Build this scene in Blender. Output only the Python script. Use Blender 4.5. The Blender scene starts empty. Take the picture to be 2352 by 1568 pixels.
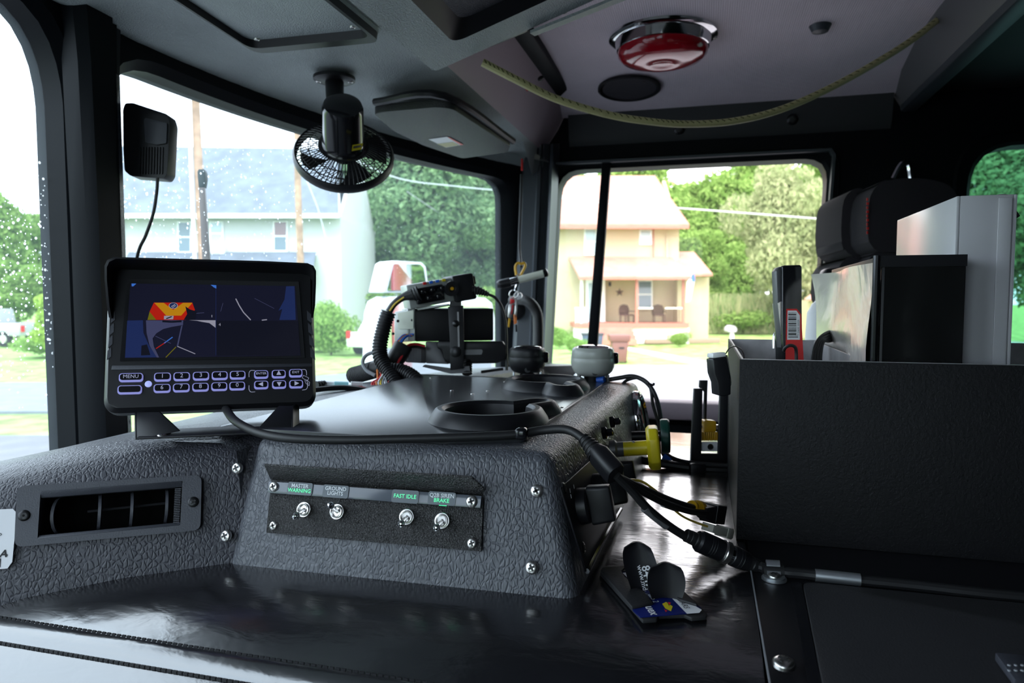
import bpy, bmesh, math, random
import numpy as np
from mathutils import Vector, Matrix
from mathutils.geometry import tessellate_polygon

random.seed(7)
rng = np.random.default_rng(11)
S = bpy.context.scene
COL = S.collection
R = math.radians
V = Vector

# ------------------------------------------------------------------ camera
# world: origin at the camera, +X to the passenger side, +Y to the nose of the truck, +Z up
FPX = 1620.0
YAW, PITCH = R(15.3), R(-3.5)
FW = V((math.cos(YAW) * math.cos(PITCH), math.sin(YAW) * math.cos(PITCH), math.sin(PITCH)))
RT = V((math.sin(YAW), -math.cos(YAW), 0))
UP = RT.cross(FW)
cam_d = bpy.data.cameras.new('camera')
cam_d.sensor_width = 36.0
cam_d.lens = 36.0 * FPX / 2352.0
cam_d.clip_start = 0.02
cam_d.clip_end = 600
cam_d.dof.use_dof = True
cam_d.dof.focus_distance = 0.60
cam_d.dof.aperture_fstop = 11.0
cam = bpy.data.objects.new('camera', cam_d)
COL.objects.link(cam)
cam.matrix_world = Matrix(((RT.x, UP.x, -FW.x, 0), (RT.y, UP.y, -FW.y, 0), (RT.z, UP.z, -FW.z, 0), (0, 0, 0, 1)))
S.camera = cam

# ------------------------------------------------------------------ sky, sun, exposure
W = bpy.data.worlds.new('overcast_sky')
S.world = W
W.use_nodes = True
nt = W.node_tree
bg = nt.nodes['Background']
tc = nt.nodes.new('ShaderNodeTexCoord')
nz = nt.nodes.new('ShaderNodeTexNoise')
nz.inputs['Scale'].default_value = 2.2
nz.inputs['Detail'].default_value = 4
cr = nt.nodes.new('ShaderNodeValToRGB')
cr.color_ramp.elements[0].position = 0.3
cr.color_ramp.elements[0].color = (0.80, 0.88, 0.98, 1)
cr.color_ramp.elements[1].position = 0.7
cr.color_ramp.elements[1].color = (0.95, 0.97, 1.0, 1)
nt.links.new(tc.outputs['Generated'], nz.inputs['Vector'])
nt.links.new(nz.outputs['Fac'], cr.inputs['Fac'])
nt.links.new(cr.outputs['Color'], bg.inputs['Color'])
bg.inputs['Strength'].default_value = 3.0
sun_d = bpy.data.lights.new('sun', 'SUN')
sun_d.energy = 1.7
sun_d.angle = R(25)
sun_d.color = (1.0, 0.93, 0.86)
sun = bpy.data.objects.new('sun', sun_d)
COL.objects.link(sun)
_sd = V((0.62, 0.10, -0.80))          # direction the soft sunlight travels
sun.rotation_euler = _sd.to_track_quat('-Z', 'Y').to_euler()
S.view_settings.view_transform = 'Standard'
S.view_settings.look = 'None'
S.view_settings.gamma = 1.0
S.view_settings.use_curve_mapping = False
S.view_settings.exposure = 1.0

# ------------------------------------------------------------------ pixel -> place helpers
def ray(px, py):
    return FW + RT * ((px - 1176.0) / FPX) + UP * ((784.0 - py) / FPX)
def P(px, py, d):
    return ray(px, py) * d
def PX(px, py, x):
    r = ray(px, py); return r * (x / r.x)
def PY(px, py, y):
    r = ray(px, py); return r * (y / r.y)
def PZ(px, py, z):
    r = ray(px, py); return r * (z / r.z)
def PP(px, py, O, N):
    r = ray(px, py); return r * (O.dot(N) / r.dot(N))

# ------------------------------------------------------------------ materials
def ramp2(nt, a, b, p0=0.35, p1=0.65):
    c = nt.nodes.new('ShaderNodeValToRGB')
    c.color_ramp.elements[0].position = p0; c.color_ramp.elements[0].color = (*a, 1)
    c.color_ramp.elements[1].position = p1; c.color_ramp.elements[1].color = (*b, 1)
    return c
def mat(name, col, rough=0.5, metal=0.0, spec=0.5, var=0.0, vscale=30.0, bump=None, emit=None, es=1.0,
        alpha=1.0, trans=0.0, coat=0.0, ior=1.45, sss=None):
    """bump = (kind, scale, distance[, stretch])"""
    m = bpy.data.materials.new(name); m.use_nodes = True
    nt = m.node_tree; b = nt.nodes['Principled BSDF']
    b.inputs['Base Color'].default_value = (*col, 1)
    b.inputs['Roughness'].default_value = rough
    b.inputs['Metallic'].default_value = metal
    b.inputs['Specular IOR Level'].default_value = spec
    b.inputs['Coat Weight'].default_value = coat; b.inputs['Coat Roughness'].default_value = 0.16
    b.inputs['Transmission Weight'].default_value = trans
    b.inputs['IOR'].default_value = ior
    b.inputs['Alpha'].default_value = alpha
    if emit:
        b.inputs['Emission Color'].default_value = (*emit, 1)
        b.inputs['Emission Strength'].default_value = es
    tc = nt.nodes.new('ShaderNodeTexCoord')
    if var:
        n = nt.nodes.new('ShaderNodeTexNoise'); n.inputs['Scale'].default_value = vscale
        n.inputs['Detail'].default_value = 5
        nt.links.new(tc.outputs['Object'], n.inputs['Vector'])
        c = ramp2(nt, [max(0, x * (1 - var)) for x in col], [min(1, x * (1 + var)) for x in col])
        nt.links.new(n.outputs['Fac'], c.inputs['Fac'])
        nt.links.new(c.outputs['Color'], b.inputs['Base Color'])
    if bump:
        kind, sc, dist = bump[:3]
        st = bump[3] if len(bump) > 3 else (1, 1, 1)
        mp = nt.nodes.new('ShaderNodeMapping'); mp.inputs['Scale'].default_value = st
        nt.links.new(tc.outputs['Object'], mp.inputs['Vector'])
        src = mp.outputs['Vector']
        bp = nt.nodes.new('ShaderNodeBump'); bp.inputs['Distance'].default_value = dist
        bp.inputs['Strength'].default_value = 1.0
        if kind == 'leather':
            n0 = nt.nodes.new('ShaderNodeTexNoise'); n0.inputs['Scale'].default_value = sc * 0.35
            n0.inputs['Detail'].default_value = 2
            nt.links.new(src, n0.inputs['Vector'])
            mx = nt.nodes.new('ShaderNodeVectorMath'); mx.operation = 'MULTIPLY_ADD'
            mx.inputs[1].default_value = (1.5 / sc,) * 3
            nt.links.new(n0.outputs['Color'], mx.inputs[0]); nt.links.new(src, mx.inputs[2])
            vo = nt.nodes.new('ShaderNodeTexVoronoi'); vo.feature = 'DISTANCE_TO_EDGE'
            vo.inputs['Scale'].default_value = sc
            nt.links.new(mx.outputs[0], vo.inputs['Vector'])
            c = nt.nodes.new('ShaderNodeMapRange'); c.inputs['From Max'].default_value = 0.25
            c.interpolation_type = 'SMOOTHSTEP'
            nt.links.new(vo.outputs['Distance'], c.inputs['Value'])
            n1 = nt.nodes.new('ShaderNodeTexNoise'); n1.inputs['Scale'].default_value = sc * 0.8
            nt.links.new(src, n1.inputs['Vector'])
            ad = nt.nodes.new('ShaderNodeMath'); ad.operation = 'MULTIPLY_ADD'; ad.inputs[1].default_value = 1.2
            nt.links.new(n1.outputs['Fac'], ad.inputs[0]); nt.links.new(c.outputs['Result'], ad.inputs[2])
            h = ad.outputs[0]
        elif kind == 'dots':
            vo = nt.nodes.new('ShaderNodeTexVoronoi'); vo.inputs['Scale'].default_value = sc
            vo.inputs['Randomness'].default_value = 0.0
            nt.links.new(src, vo.inputs['Vector'])
            c = nt.nodes.new('ShaderNodeMapRange'); c.inputs['From Min'].default_value = 0.15
            c.inputs['From Max'].default_value = 0.35
            nt.links.new(vo.outputs['Distance'], c.inputs['Value'])
            h = c.outputs['Result']
        elif kind == 'wave':
            wv = nt.nodes.new('ShaderNodeTexWave'); wv.inputs['Scale'].default_value = sc
            wv.bands_direction = 'Z'
            nt.links.new(src, wv.inputs['Vector']); h = wv.outputs['Fac']
        else:
            n0 = nt.nodes.new('ShaderNodeTexNoise'); n0.inputs['Scale'].default_value = sc
            n0.inputs['Detail'].default_value = 4; n0.inputs['Distortion'].default_value = 0.4
            nt.links.new(src, n0.inputs['Vector']); h = n0.outputs['Fac']
        nt.links.new(h, bp.inputs['Height']); nt.links.new(bp.outputs['Normal'], b.inputs['Normal']); nt.links.new(bp.outputs['Normal'], b.inputs['Coat Normal'])
    return m
def glass_mat(name, tint, dirt_haze=0.03, dirt_haze_col=(0.8, 0.9, 1.0), gloss=0.06, spots=0.0):  # translucent dirt film also stands for the bluish glare haze on the view
    m = bpy.data.materials.new(name); m.use_nodes = True
    nt = m.node_tree; nt.nodes.clear()
    o = nt.nodes.new('ShaderNodeOutputMaterial')
    t = nt.nodes.new('ShaderNodeBsdfTransparent'); t.inputs['Color'].default_value = (*tint, 1)
    tr = nt.nodes.new('ShaderNodeBsdfTranslucent'); tr.inputs['Color'].default_value = (*dirt_haze_col, 1)
    g = nt.nodes.new('ShaderNodeBsdfGlossy'); g.inputs['Roughness'].default_value = 0.02
    a = nt.nodes.new('ShaderNodeMixShader'); b = nt.nodes.new('ShaderNodeMixShader')
    tc = nt.nodes.new('ShaderNodeTexCoord'); n = nt.nodes.new('ShaderNodeTexNoise')
    n.inputs['Scale'].default_value = 7; n.inputs['Detail'].default_value = 3
    nt.links.new(tc.outputs['Object'], n.inputs['Vector'])
    mr = nt.nodes.new('ShaderNodeMapRange'); mr.inputs['To Min'].default_value = dirt_haze * 0.5
    mr.inputs['To Max'].default_value = dirt_haze * 1.5
    nt.links.new(n.outputs['Fac'], mr.inputs['Value'])
    nt.links.new(mr.outputs['Result'], a.inputs['Fac'])
    nt.links.new(t.outputs[0], a.inputs[1]); nt.links.new(tr.outputs[0], a.inputs[2])
    fr = nt.nodes.new('ShaderNodeFresnel'); fr.inputs['IOR'].default_value = 1.3
    nt.links.new(fr.outputs[0], b.inputs['Fac'])
    nt.links.new(a.outputs[0], b.inputs[1]); nt.links.new(g.outputs[0], b.inputs[2])
    nt.links.new(b.outputs[0], o.inputs['Surface'])
    return m
def leaf_mat(name, c0, c1, tr=0.35):
    m = bpy.data.materials.new(name); m.use_nodes = True
    nt = m.node_tree; nt.nodes.clear()
    o = nt.nodes.new('ShaderNodeOutputMaterial')
    gi = nt.nodes.new('ShaderNodeNewGeometry'); c = ramp2(nt, c0, c1, 0.0, 1.0)
    nt.links.new(gi.outputs['Random Per Island'], c.inputs['Fac'])
    d = nt.nodes.new('ShaderNodeBsdfDiffuse'); t = nt.nodes.new('ShaderNodeBsdfTranslucent')
    x = nt.nodes.new('ShaderNodeMixShader'); x.inputs['Fac'].default_value = tr
    nt.links.new(c.outputs['Color'], d.inputs['Color']); nt.links.new(c.outputs['Color'], t.inputs['Color'])
    nt.links.new(d.outputs[0], x.inputs[1]); nt.links.new(t.outputs[0], x.inputs[2])
    nt.links.new(x.outputs[0], o.inputs['Surface'])
    return m

M = {}
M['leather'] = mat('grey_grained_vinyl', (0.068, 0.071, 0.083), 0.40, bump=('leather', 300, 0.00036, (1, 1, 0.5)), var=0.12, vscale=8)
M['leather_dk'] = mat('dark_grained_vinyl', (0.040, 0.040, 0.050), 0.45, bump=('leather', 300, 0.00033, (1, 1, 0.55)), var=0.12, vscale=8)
M['cover'] = mat('black_engine_cover_vinyl', (0.008, 0.008, 0.010), 0.22, spec=1.0, coat=1.0, ior=1.6, bump=('noise', 70, 0.0006, (1, 0.4, 1)), var=0.2, vscale=12)
M['header'] = mat('header_grained_panel', (0.36, 0.40, 0.395), 0.5, bump=('leather', 300, 0.0005), var=0.08, vscale=10)
M['ceil'] = mat('perforated_mauve_headliner', (0.80, 0.70, 0.77), 0.7, bump=('dots', 260, 0.0010, (1, 1, 0)), var=0.05, vscale=6)
M['mauve'] = mat('mauve_grey_panel', (0.42, 0.34, 0.38), 0.55, bump=('noise', 300, 0.0003))
M['black'] = mat('black_satin_plastic', (0.008, 0.008, 0.010), 0.42, spec=0.4)
M['blackrough'] = mat('black_matte_plastic', (0.014, 0.014, 0.016), 0.65, bump=('noise', 700, 0.0003))
M['blackgloss'] = mat('black_gloss_plastic', (0.008, 0.008, 0.010), 0.16)
M['rubber'] = mat('black_rubber', (0.012, 0.012, 0.013), 0.5)
M['frame'] = mat('black_window_frame', (0.004, 0.005, 0.007), 0.5, spec=0.12)
M['cove'] = mat('dark_cove_panel', (0.03, 0.032, 0.033), 0.6)
M['pillar'] = mat('dark_slate_pillar_paint', (0.045, 0.052, 0.062), 0.4)
M['plate'] = mat('black_anodised_plate', (0.03, 0.032, 0.037), 0.27, spec=0.9, metal=0.0, var=0.25, vscale=5)
M['crinkle'] = mat('black_crinkle_paint', (0.010, 0.009, 0.009), 0.27, spec=1.0, bump=('noise', 800, 0.0026))
M['steel'] = mat('stainless_steel', (0.62, 0.6, 0.58), 0.28, metal=1.0)
M['chrome'] = mat('chrome', (0.8, 0.8, 0.82), 0.08, metal=1.0)
M['zinc'] = mat('zinc_plate', (0.55, 0.58, 0.6), 0.35, metal=0.9)
M['steeldk'] = mat('dark_screw_slot', (0.02, 0.02, 0.02), 0.6)
M['darkscrew'] = mat('black_oxide_screw', (0.03, 0.03, 0.032), 0.3, metal=0.8)
M['ventgrey'] = mat('vent_dark_plastic', (0.045, 0.047, 0.058), 0.45, bump=('noise', 900, 0.0002))
M['white'] = mat('white_paint', (0.75, 0.75, 0.75), 0.35)
M['alu'] = mat('bare_aluminium', (0.42, 0.41, 0.42), 0.45, metal=0.6, var=0.15, vscale=40)
M['boxblack'] = mat('black_textured_box_paint', (0.007, 0.007, 0.008), 0.6, spec=0.3, bump=('noise', 420, 0.0006))
M['binderwhite'] = mat('white_vinyl_binder', (0.52, 0.51, 0.53), 0.25, var=0.04, vscale=15)
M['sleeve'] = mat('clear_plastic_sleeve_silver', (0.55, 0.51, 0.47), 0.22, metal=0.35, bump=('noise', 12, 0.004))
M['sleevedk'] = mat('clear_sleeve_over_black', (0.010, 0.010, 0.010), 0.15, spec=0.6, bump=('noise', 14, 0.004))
M['yellow'] = mat('yellow_plastic', (0.62, 0.50, 0.015), 0.35)
M['amber'] = mat('amber_yellow_plastic', (0.55, 0.30, 0.01), 0.35)
M['cordyellow'] = mat('pale_yellow_pull_cord', (0.48, 0.44, 0.22), 0.5, bump=('noise', 300, 0.001))
M['red'] = mat('red_print', (0.6, 0.02, 0.02), 0.45)
M['redlens'] = mat('red_lens', (0.55, 0.005, 0.02), 0.06, spec=0.8, coat=1.0, trans=0.25)
M['whitelens'] = mat('clear_lens', (0.75, 0.60, 0.62), 0.1, trans=0.3)
M['blue'] = mat('blue_plastic', (0.02, 0.12, 0.55), 0.4)
M['wred'] = mat('red_wire', (0.6, 0.03, 0.04), 0.4)
M['wwhite'] = mat('white_wire', (0.7, 0.7, 0.72), 0.4)
M['wgrey'] = mat('grey_wire', (0.25, 0.26, 0.28), 0.4)
M['worange'] = mat('orange_wire', (0.7, 0.2, 0.05), 0.4)
M['wyellow'] = mat('yellow_wire', (0.7, 0.5, 0.05), 0.4)
M['cyan'] = mat('pale_cyan_connector', (0.3, 0.65, 0.7), 0.4)
M['paper'] = mat('white_paper_label', (0.72, 0.72, 0.74), 0.5)
M['void'] = mat('duct_shade_black', (0.002, 0.002, 0.002), 0.9, spec=0.05)  # near-black colour puts the cavity's shade into the duct back
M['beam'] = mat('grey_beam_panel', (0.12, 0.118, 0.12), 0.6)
M['ink'] = mat('black_ink', (0.01, 0.01, 0.012), 0.6)
M['greypod'] = mat('light_grey_plastic_pod', (0.36, 0.37, 0.34), 0.25)
M['greyplastic'] = mat('grey_cast_metal', (0.10, 0.10, 0.105), 0.4, metal=0.3)
M['silver'] = mat('silver_radio_case', (0.42, 0.44, 0.42), 0.4, metal=0.5)
M['fabric'] = mat('black_seat_fabric', (0.022, 0.019, 0.024), 0.9, bump=('noise', 500, 0.0006))
M['labelgrey'] = mat('grey_label_plaque', (0.10, 0.115, 0.13), 0.45)
M['lettergrey'] = mat('grey_lettering', (0.62, 0.65, 0.67), 0.5)
M['lettergreen'] = mat('green_backlit_lettering', (0.1, 0.6, 0.3), 0.5, emit=(0.12, 0.85, 0.40), es=0.275)
M['greenglow'] = mat('green_indicator_glow', (0.05, 0.5, 0.2), 0.5, emit=(0.05, 0.9, 0.35), es=0.400)
M['clearstrip'] = mat('clear_acrylic_strip', (0.085, 0.095, 0.115), 0.15, spec=0.6)
M['keyglow'] = mat('lavender_backlit_key_rim', (0.2, 0.2, 0.4), 0.4, emit=(0.30, 0.31, 0.78), es=0.264)
M['keytext'] = mat('lavender_backlit_key_letter', (0.2, 0.2, 0.3), 0.4, emit=(0.36, 0.38, 0.52), es=0.300)
M['led'] = mat('pale_blue_led', (0.3, 0.35, 0.7), 0.4, emit=(0.45, 0.5, 0.95), es=0.297)
M['screen'] = mat('dark_screen', (0.004, 0.004, 0.008), 0.12, emit=(0.008, 0.009, 0.022), es=0.400)
M['scr_navy'] = mat('screen_navy', (0, 0, 0), 0.12, emit=(0.012, 0.022, 0.085), es=0.500)
M['scr_grey'] = mat('screen_slate', (0, 0, 0), 0.12, emit=(0.045, 0.05, 0.11), es=0.500)
M['scr_black'] = mat('screen_black', (0, 0, 0), 0.12, emit=(0.006, 0.007, 0.014), es=0.500)
M['scr_red'] = mat('screen_red', (0, 0, 0), 0.12, emit=(0.60, 0.02, 0.01), es=0.315)
M['scr_yel'] = mat('screen_yellow', (0, 0, 0), 0.12, emit=(0.68, 0.30, 0.01), es=0.315)
M['scr_olive'] = mat('screen_olive', (0, 0, 0), 0.12, emit=(0.20, 0.18, 0.01), es=0.315)
M['scr_white'] = mat('screen_white', (0, 0, 0), 0.12, emit=(0.40, 0.40, 0.50), es=0.315)
M['scr_blue'] = mat('screen_blue', (0, 0, 0), 0.12, emit=(0.06, 0.22, 0.8), es=0.315)
M['ws_glass'] = glass_mat('windshield_glass', (0.66, 0.755, 0.82), 0.035, (0.66, 0.86, 1.0))
M['ds_glass'] = glass_mat('passenger_window_glass', (1.0, 0.95, 0.95), 0.012, (1.0, 0.95, 0.92))  # faint pink tint added to turn the light through this pane pinkish
M['vent_glass'] = glass_mat('quarter_window_glass', (0.80, 0.90, 0.90), 0.02)
M['dark_glass'] = glass_mat('tinted_rear_window_glass', (0.16, 0.36, 0.33), 0.004)
M['drop'] = glass_mat('raindrop', (0.9, 0.95, 1.0), 0.75, (1.0, 1.0, 1.0))
M['mirror'] = mat('mirror_glass', (0.85, 0.9, 0.92), 0.02, metal=1.0)
M['wpaint'] = mat('white_vehicle_paint', (0.68, 0.72, 0.74), 0.25, coat=0.4)
M['rpaint'] = mat('red_vehicle_paint', (0.5, 0.015, 0.012), 0.25, coat=0.4)

# ------------------------------------------------------------------ mesh building
class MB:
    def __init__(s): s.v = []; s.f = []
    def add(s, vs, fs):
        o = len(s.v); s.v += [V(q) for q in vs]; s.f += [tuple(i + o for i in q) for q in fs]; return s
    def box(s, c, size, B=None):
        B = B or (V((1, 0, 0)), V((0, 1, 0)), V((0, 0, 1)))
        c = V(c); h = [x / 2 for x in size]
        vs = [c + B[0] * (sx * h[0]) + B[1] * (sy * h[1]) + B[2] * (sz * h[2]) for sz in (-1, 1) for sy in (-1, 1) for sx in (-1, 1)]
        return s.add(vs, [(0, 2, 3, 1), (4, 5, 7, 6), (0, 1, 5, 4), (2, 6, 7, 3), (0, 4, 6, 2), (1, 3, 7, 5)])
    def hexa(s, b, t):   # bottom 4 points, top 4 points
        return s.add(list(b) + list(t), [(3, 2, 1, 0), (4, 5, 6, 7), (0, 1, 5, 4), (1, 2, 6, 5), (2, 3, 7, 6), (3, 0, 4, 7)])
    def poly(s, pts):
        tr = tessellate_polygon([pts]); return s.add(pts, [tuple(t) for t in tr])
    def prism(s, pts, ext):   # planar outline pushed along vector
        n = len(pts); a = [V(p) for p in pts]; b = [p + ext for p in a]
        tr = tessellate_polygon([a])
        nrm = V((0, 0, 0))
        for i in range(n): nrm += a[i].cross(a[(i + 1) % n])
        fs = []
        tn = (a[tr[0][1]] - a[tr[0][0]]).cross(a[tr[0][2]] - a[tr[0][0]])
        fwdt = tn.dot(ext) > 0
        for t in tr:
            t = tuple(t)
            fs.append(t[::-1] if fwdt else t)
            u = tuple(i + n for i in t)
            fs.append(u if fwdt else u[::-1])
        ccw = nrm.dot(ext) > 0
        for i in range(n):
            j = (i + 1) % n
            q = (i, j, j + n, i + n)
            fs.append(q if ccw else q[::-1])
        return s.add(a + b, fs)
    def loft(s, rings, closed=True, cap0=False, cap1=False):
        n = len(rings[0]); vs = [p for r in rings for p in r]; fs = []
        for k in range(len(rings) - 1):
            for i in range(n if closed else n - 1):
                j = (i + 1) % n
                fs.append((k * n + i, k * n + j, (k + 1) * n + j, (k + 1) * n + i))
        if cap0: fs.append(tuple(range(n))[::-1])
        if cap1: fs.append(tuple((len(rings) - 1) * n + i for i in range(n)))
        return s.add(vs, fs)
    def lathe(s, prof, O, ax, n=24, ref=None, cap=True):   # prof: (r, h) along axis ax
        ax = V(ax).normalized(); u = ax.orthogonal().normalized() if ref is None else (V(ref) - ax * V(ref).dot(ax)).normalized()
        w = ax.cross(u)
        rings = [[V(O) + ax * h + (u * math.cos(2 * math.pi * i / n) + w * math.sin(2 * math.pi * i / n)) * r for i in range(n)] for r, h in prof]
        return s.loft(rings, True, cap, cap)
    def tube(s, pts, r, n=10, res=6, smooth=True, ribs=None):
        pts = [V(p) for p in pts]
        if smooth and len(pts) > 2: pts = crom(pts, res)
        m = len(pts); rr = r if isinstance(r, (list, tuple)) else [r] * m
        if len(rr) != m:
            rr = list(np.interp(np.linspace(0, 1, m), np.linspace(0, 1, len(rr)), rr))
        if ribs:                      # corrugation: (pitch, depth)
            L = 0; out = []; pr = []
            tot = sum((pts[i + 1] - pts[i]).length for i in range(m - 1)); k = max(4, int(tot / ribs[0] * 4))
            cum = [0]
            for i in range(m - 1): cum.append(cum[-1] + (pts[i + 1] - pts[i]).length)
            for q in range(k + 1):
                t = tot * q / k; i = min(m - 2, max(0, int(np.searchsorted(cum, t) - 1)))
                f = (t - cum[i]) / max(1e-9, cum[i + 1] - cum[i])
                out.append(pts[i].lerp(pts[i + 1], min(1, max(0, f)))); base = rr[i] + (rr[i + 1] - rr[i]) * f
                pr.append(base - (ribs[1] if q % 4 in (2, 3) else 0))
            pts, rr, m = out, pr, len(out)
        rings = []; t0 = (pts[1] - pts[0]).normalized(); u = t0.orthogonal().normalized()
        for i in range(m):
            t = (pts[min(i + 1, m - 1)] - pts[max(i - 1, 0)]).normalized()
            u = (u - t * u.dot(t)).normalized(); w = t.cross(u)
            rings.append([pts[i] + (u * math.cos(2 * math.pi * k / n) + w * math.sin(2 * math.pi * k / n)) * rr[i] for k in range(n)])
        return s.loft(rings, True, True, True)
    def strip(s, pts, wv, th):        # flat band along pts: width vector wv, thickness vector th
        rings = [[p - wv / 2, p + wv / 2, p + wv / 2 + th, p - wv / 2 + th] for p in pts]
        return s.loft(rings, True, True, True)
def crom(p, res=6):
    out = []
    q = [p[0] * 2 - p[1]] + list(p) + [p[-1] * 2 - p[-2]]
    for i in range(1, len(q) - 2):
        for k in range(res):
            t = k / res
            out.append(0.5 * ((2 * q[i]) + (q[i + 1] - q[i - 1]) * t + (2 * q[i - 1] - 5 * q[i] + 4 * q[i + 1] - q[i + 2]) * t * t + (3 * q[i] - q[i - 1] - 3 * q[i + 1] + q[i + 2]) * t ** 3))
    out.append(p[-1]); return out
def rrect(w, h, r, n=5):
    out = []
    for cx, cy, a0 in ((w / 2 - r, h / 2 - r, 0), (-w / 2 + r, h / 2 - r, 90), (-w / 2 + r, -h / 2 + r, 180), (w / 2 - r, -h / 2 + r, 270)):
        for k in range(n + 1):
            a = R(a0 + 90 * k / n); out.append((cx + r * math.cos(a), cy + r * math.sin(a)))
    return out
def place(pts, O, U, Vv): return [O + U * x + Vv * y for x, y in pts]
def rootloc(o):
    l = V((0, 0, 0))
    while o is not None: l = l + o.location; o = o.parent
    return l
def finish(me, bevel=0.0, seg=2, ang=35, smooth=True, recalc=True):
    bm = bmesh.new(); bm.from_mesh(me)
    if recalc: bmesh.ops.recalc_face_normals(bm, faces=bm.faces[:])
    if bevel:
        es = [e for e in bm.edges if len(e.link_faces) == 2 and e.calc_face_angle(0) > R(30)]
        bmesh.ops.bevel(bm, geom=es, offset=bevel, segments=seg, affect='EDGES', profile=0.5, clamp_overlap=True)
    bm.to_mesh(me); bm.free()
    if smooth:
        me.shade_smooth(); me.set_sharp_from_angle(angle=R(ang))
def mesh_of(mb, m, loc=V((0, 0, 0)), **k):
    me = bpy.data.meshes.new('m'); me.from_pydata([tuple(p - loc) for p in mb.v], [], mb.f)
    me.materials.append(M[m] if isinstance(m, str) else m); finish(me, **k); return me
def mk(name, mb, m, parent=None, label=None, cat=None, group=None, kind=None, loc=None, **k):
    """one mesh object; vertices given in world space"""
    if loc is None:
        if parent is not None: loc = rootloc(parent)
        else:
            a = np.array([tuple(p) for p in mb.v]); loc = V(((a[:, 0].min() + a[:, 0].max()) / 2, (a[:, 1].min() + a[:, 1].max()) / 2, a[:, 2].min()))
    me = mesh_of(mb, m, loc, **k); me.name = name
    o = bpy.data.objects.new(name, me); COL.objects.link(o)
    if parent is not None: o.parent = parent
    else: o.location = loc
    return tag(o, label, cat, group, kind)
def tag(o, label=None, cat=None, group=None, kind=None):
    if label: o['label'] = label
    if cat: o['category'] = cat
    if group: o['group'] = group
    if kind: o['kind'] = kind
    return o
def thing(name, loc, label, cat, group=None):
    o = bpy.data.objects.new(name, None); COL.objects.link(o); o.location = V(loc); o.empty_display_size = 0.02
    return tag(o, label, cat, group)
def basis(z, ref=V((0, 0, 1))):
    z = V(z).normalized(); x = V(ref).cross(z)
    if x.length < 1e-4: x = V((1, 0, 0)).cross(z)
    x.normalize(); return x, z.cross(x), z
def mtx(O, B): 
    return Matrix(((B[0].x, B[1].x, B[2].x, O.x), (B[0].y, B[1].y, B[2].y, O.y), (B[0].z, B[1].z, B[2].z, O.z), (0, 0, 0, 1)))
def inst(name, me, parent, O, B, scale=1.0):
    o = bpy.data.objects.new(name, me); COL.objects.link(o); o.parent = parent
    O2 = V(O) - (rootloc(parent) if parent is not None else V((0, 0, 0)))
    o.matrix_local = mtx(O2, B) @ Matrix.Scale(scale, 4); return o
def cut(o, cutter_mb):
    me = bpy.data.meshes.new('c'); me.from_pydata([tuple(p) for p in cutter_mb.v], [], cutter_mb.f); finish(me, smooth=False)
    c = bpy.data.objects.new('c', me); COL.objects.link(c)
    md = o.modifiers.new('b', 'BOOLEAN'); md.object = c; md.operation = 'DIFFERENCE'; md.solver = 'EXACT'
    dg = bpy.context.evaluated_depsgraph_get(); dg.update()
    nm = bpy.data.meshes.new_from_object(o.evaluated_get(dg)); nm.name = o.name
    o.modifiers.clear(); o.data = nm
    bpy.data.objects.remove(c)
    nm.shade_smooth(); nm.set_sharp_from_angle(angle=R(30))
_fonts = {}
def text(name, s, size, O, U, Vv, m, parent, shear=0.0, lift=0.0002, bold=0.0, spacing=1.0):
    cu = bpy.data.curves.new('t', 'FONT'); cu.body = s; cu.size = size; cu.align_x = 'CENTER'; cu.align_y = 'CENTER'
    cu.extrude = 0.0; cu.shear = shear; cu.offset = bold; cu.resolution_u = 2; cu.space_character = spacing; cu.space_line = 0.8
    t = bpy.data.objects.new('t', cu); COL.objects.link(t)
    dg = bpy.context.evaluated_depsgraph_get()
    me = bpy.data.meshes.new_from_object(t.evaluated_get(dg)); bpy.data.objects.remove(t); bpy.data.curves.remove(cu)
    me.materials.clear(); me.materials.append(M[m]); me.name = name
    N = U.cross(Vv).normalized()
    o = bpy.data.objects.new(name, me); COL.objects.link(o)
    if parent is not None: o.parent = parent
    O2 = O + N * lift - (rootloc(parent) if parent is not None else V((0, 0, 0)))
    o.matrix_local = mtx(O2, (U.normalized(), Vv.normalized(), N)); return o

# pan-head phillips screw, +Z out of the surface, 10 mm head
def screw_mesh(r=0.005, m='steel', flat=0.45):
    mb = MB(); n = 20
    prof = [(r, -0.001), (r, 0.0004), (r * 0.94, r * flat * 0.5), (r * 0.72, r * flat * 0.82), (r * 0.4, r * flat * 0.96), (0.0001, r * flat)]
    mb.lathe(prof, V((0, 0, 0)), V((0, 0, 1)), n)
    me = mesh_of(mb, m)
    me.materials.append(M['steeldk'])
    b = MB(); w = r * 0.17; L = r * 0.52; z = r * flat * 0.93
    b.box((0, 0, z), (2 * L, 2 * w, r * 0.10)); b.box((0, 0, z), (2 * w, 2 * L, r * 0.10))
    bm = bmesh.new(); bm.from_mesh(me); 
    k = len(bm.faces)
    vs = [bm.verts.new(p) for p in b.v]
    for f in b.f:
        q = bm.faces.new([vs[i] for i in f]); q.material_index = 1
    bm.to_mesh(me); bm.free(); return me
SCREW = screw_mesh(0.005); SCREW_DK = screw_mesh(0.005, 'darkscrew', 0.3)
def screw(parent, O, N, r=0.005, me=None, roll=0.4, name='screw'):
    x, y, z = basis(N); c, s_ = math.cos(roll), math.sin(roll)
    return inst(name, me or SCREW, parent, O, (x * c + y * s_, y * c - x * s_, z), r / 0.005)

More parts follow.
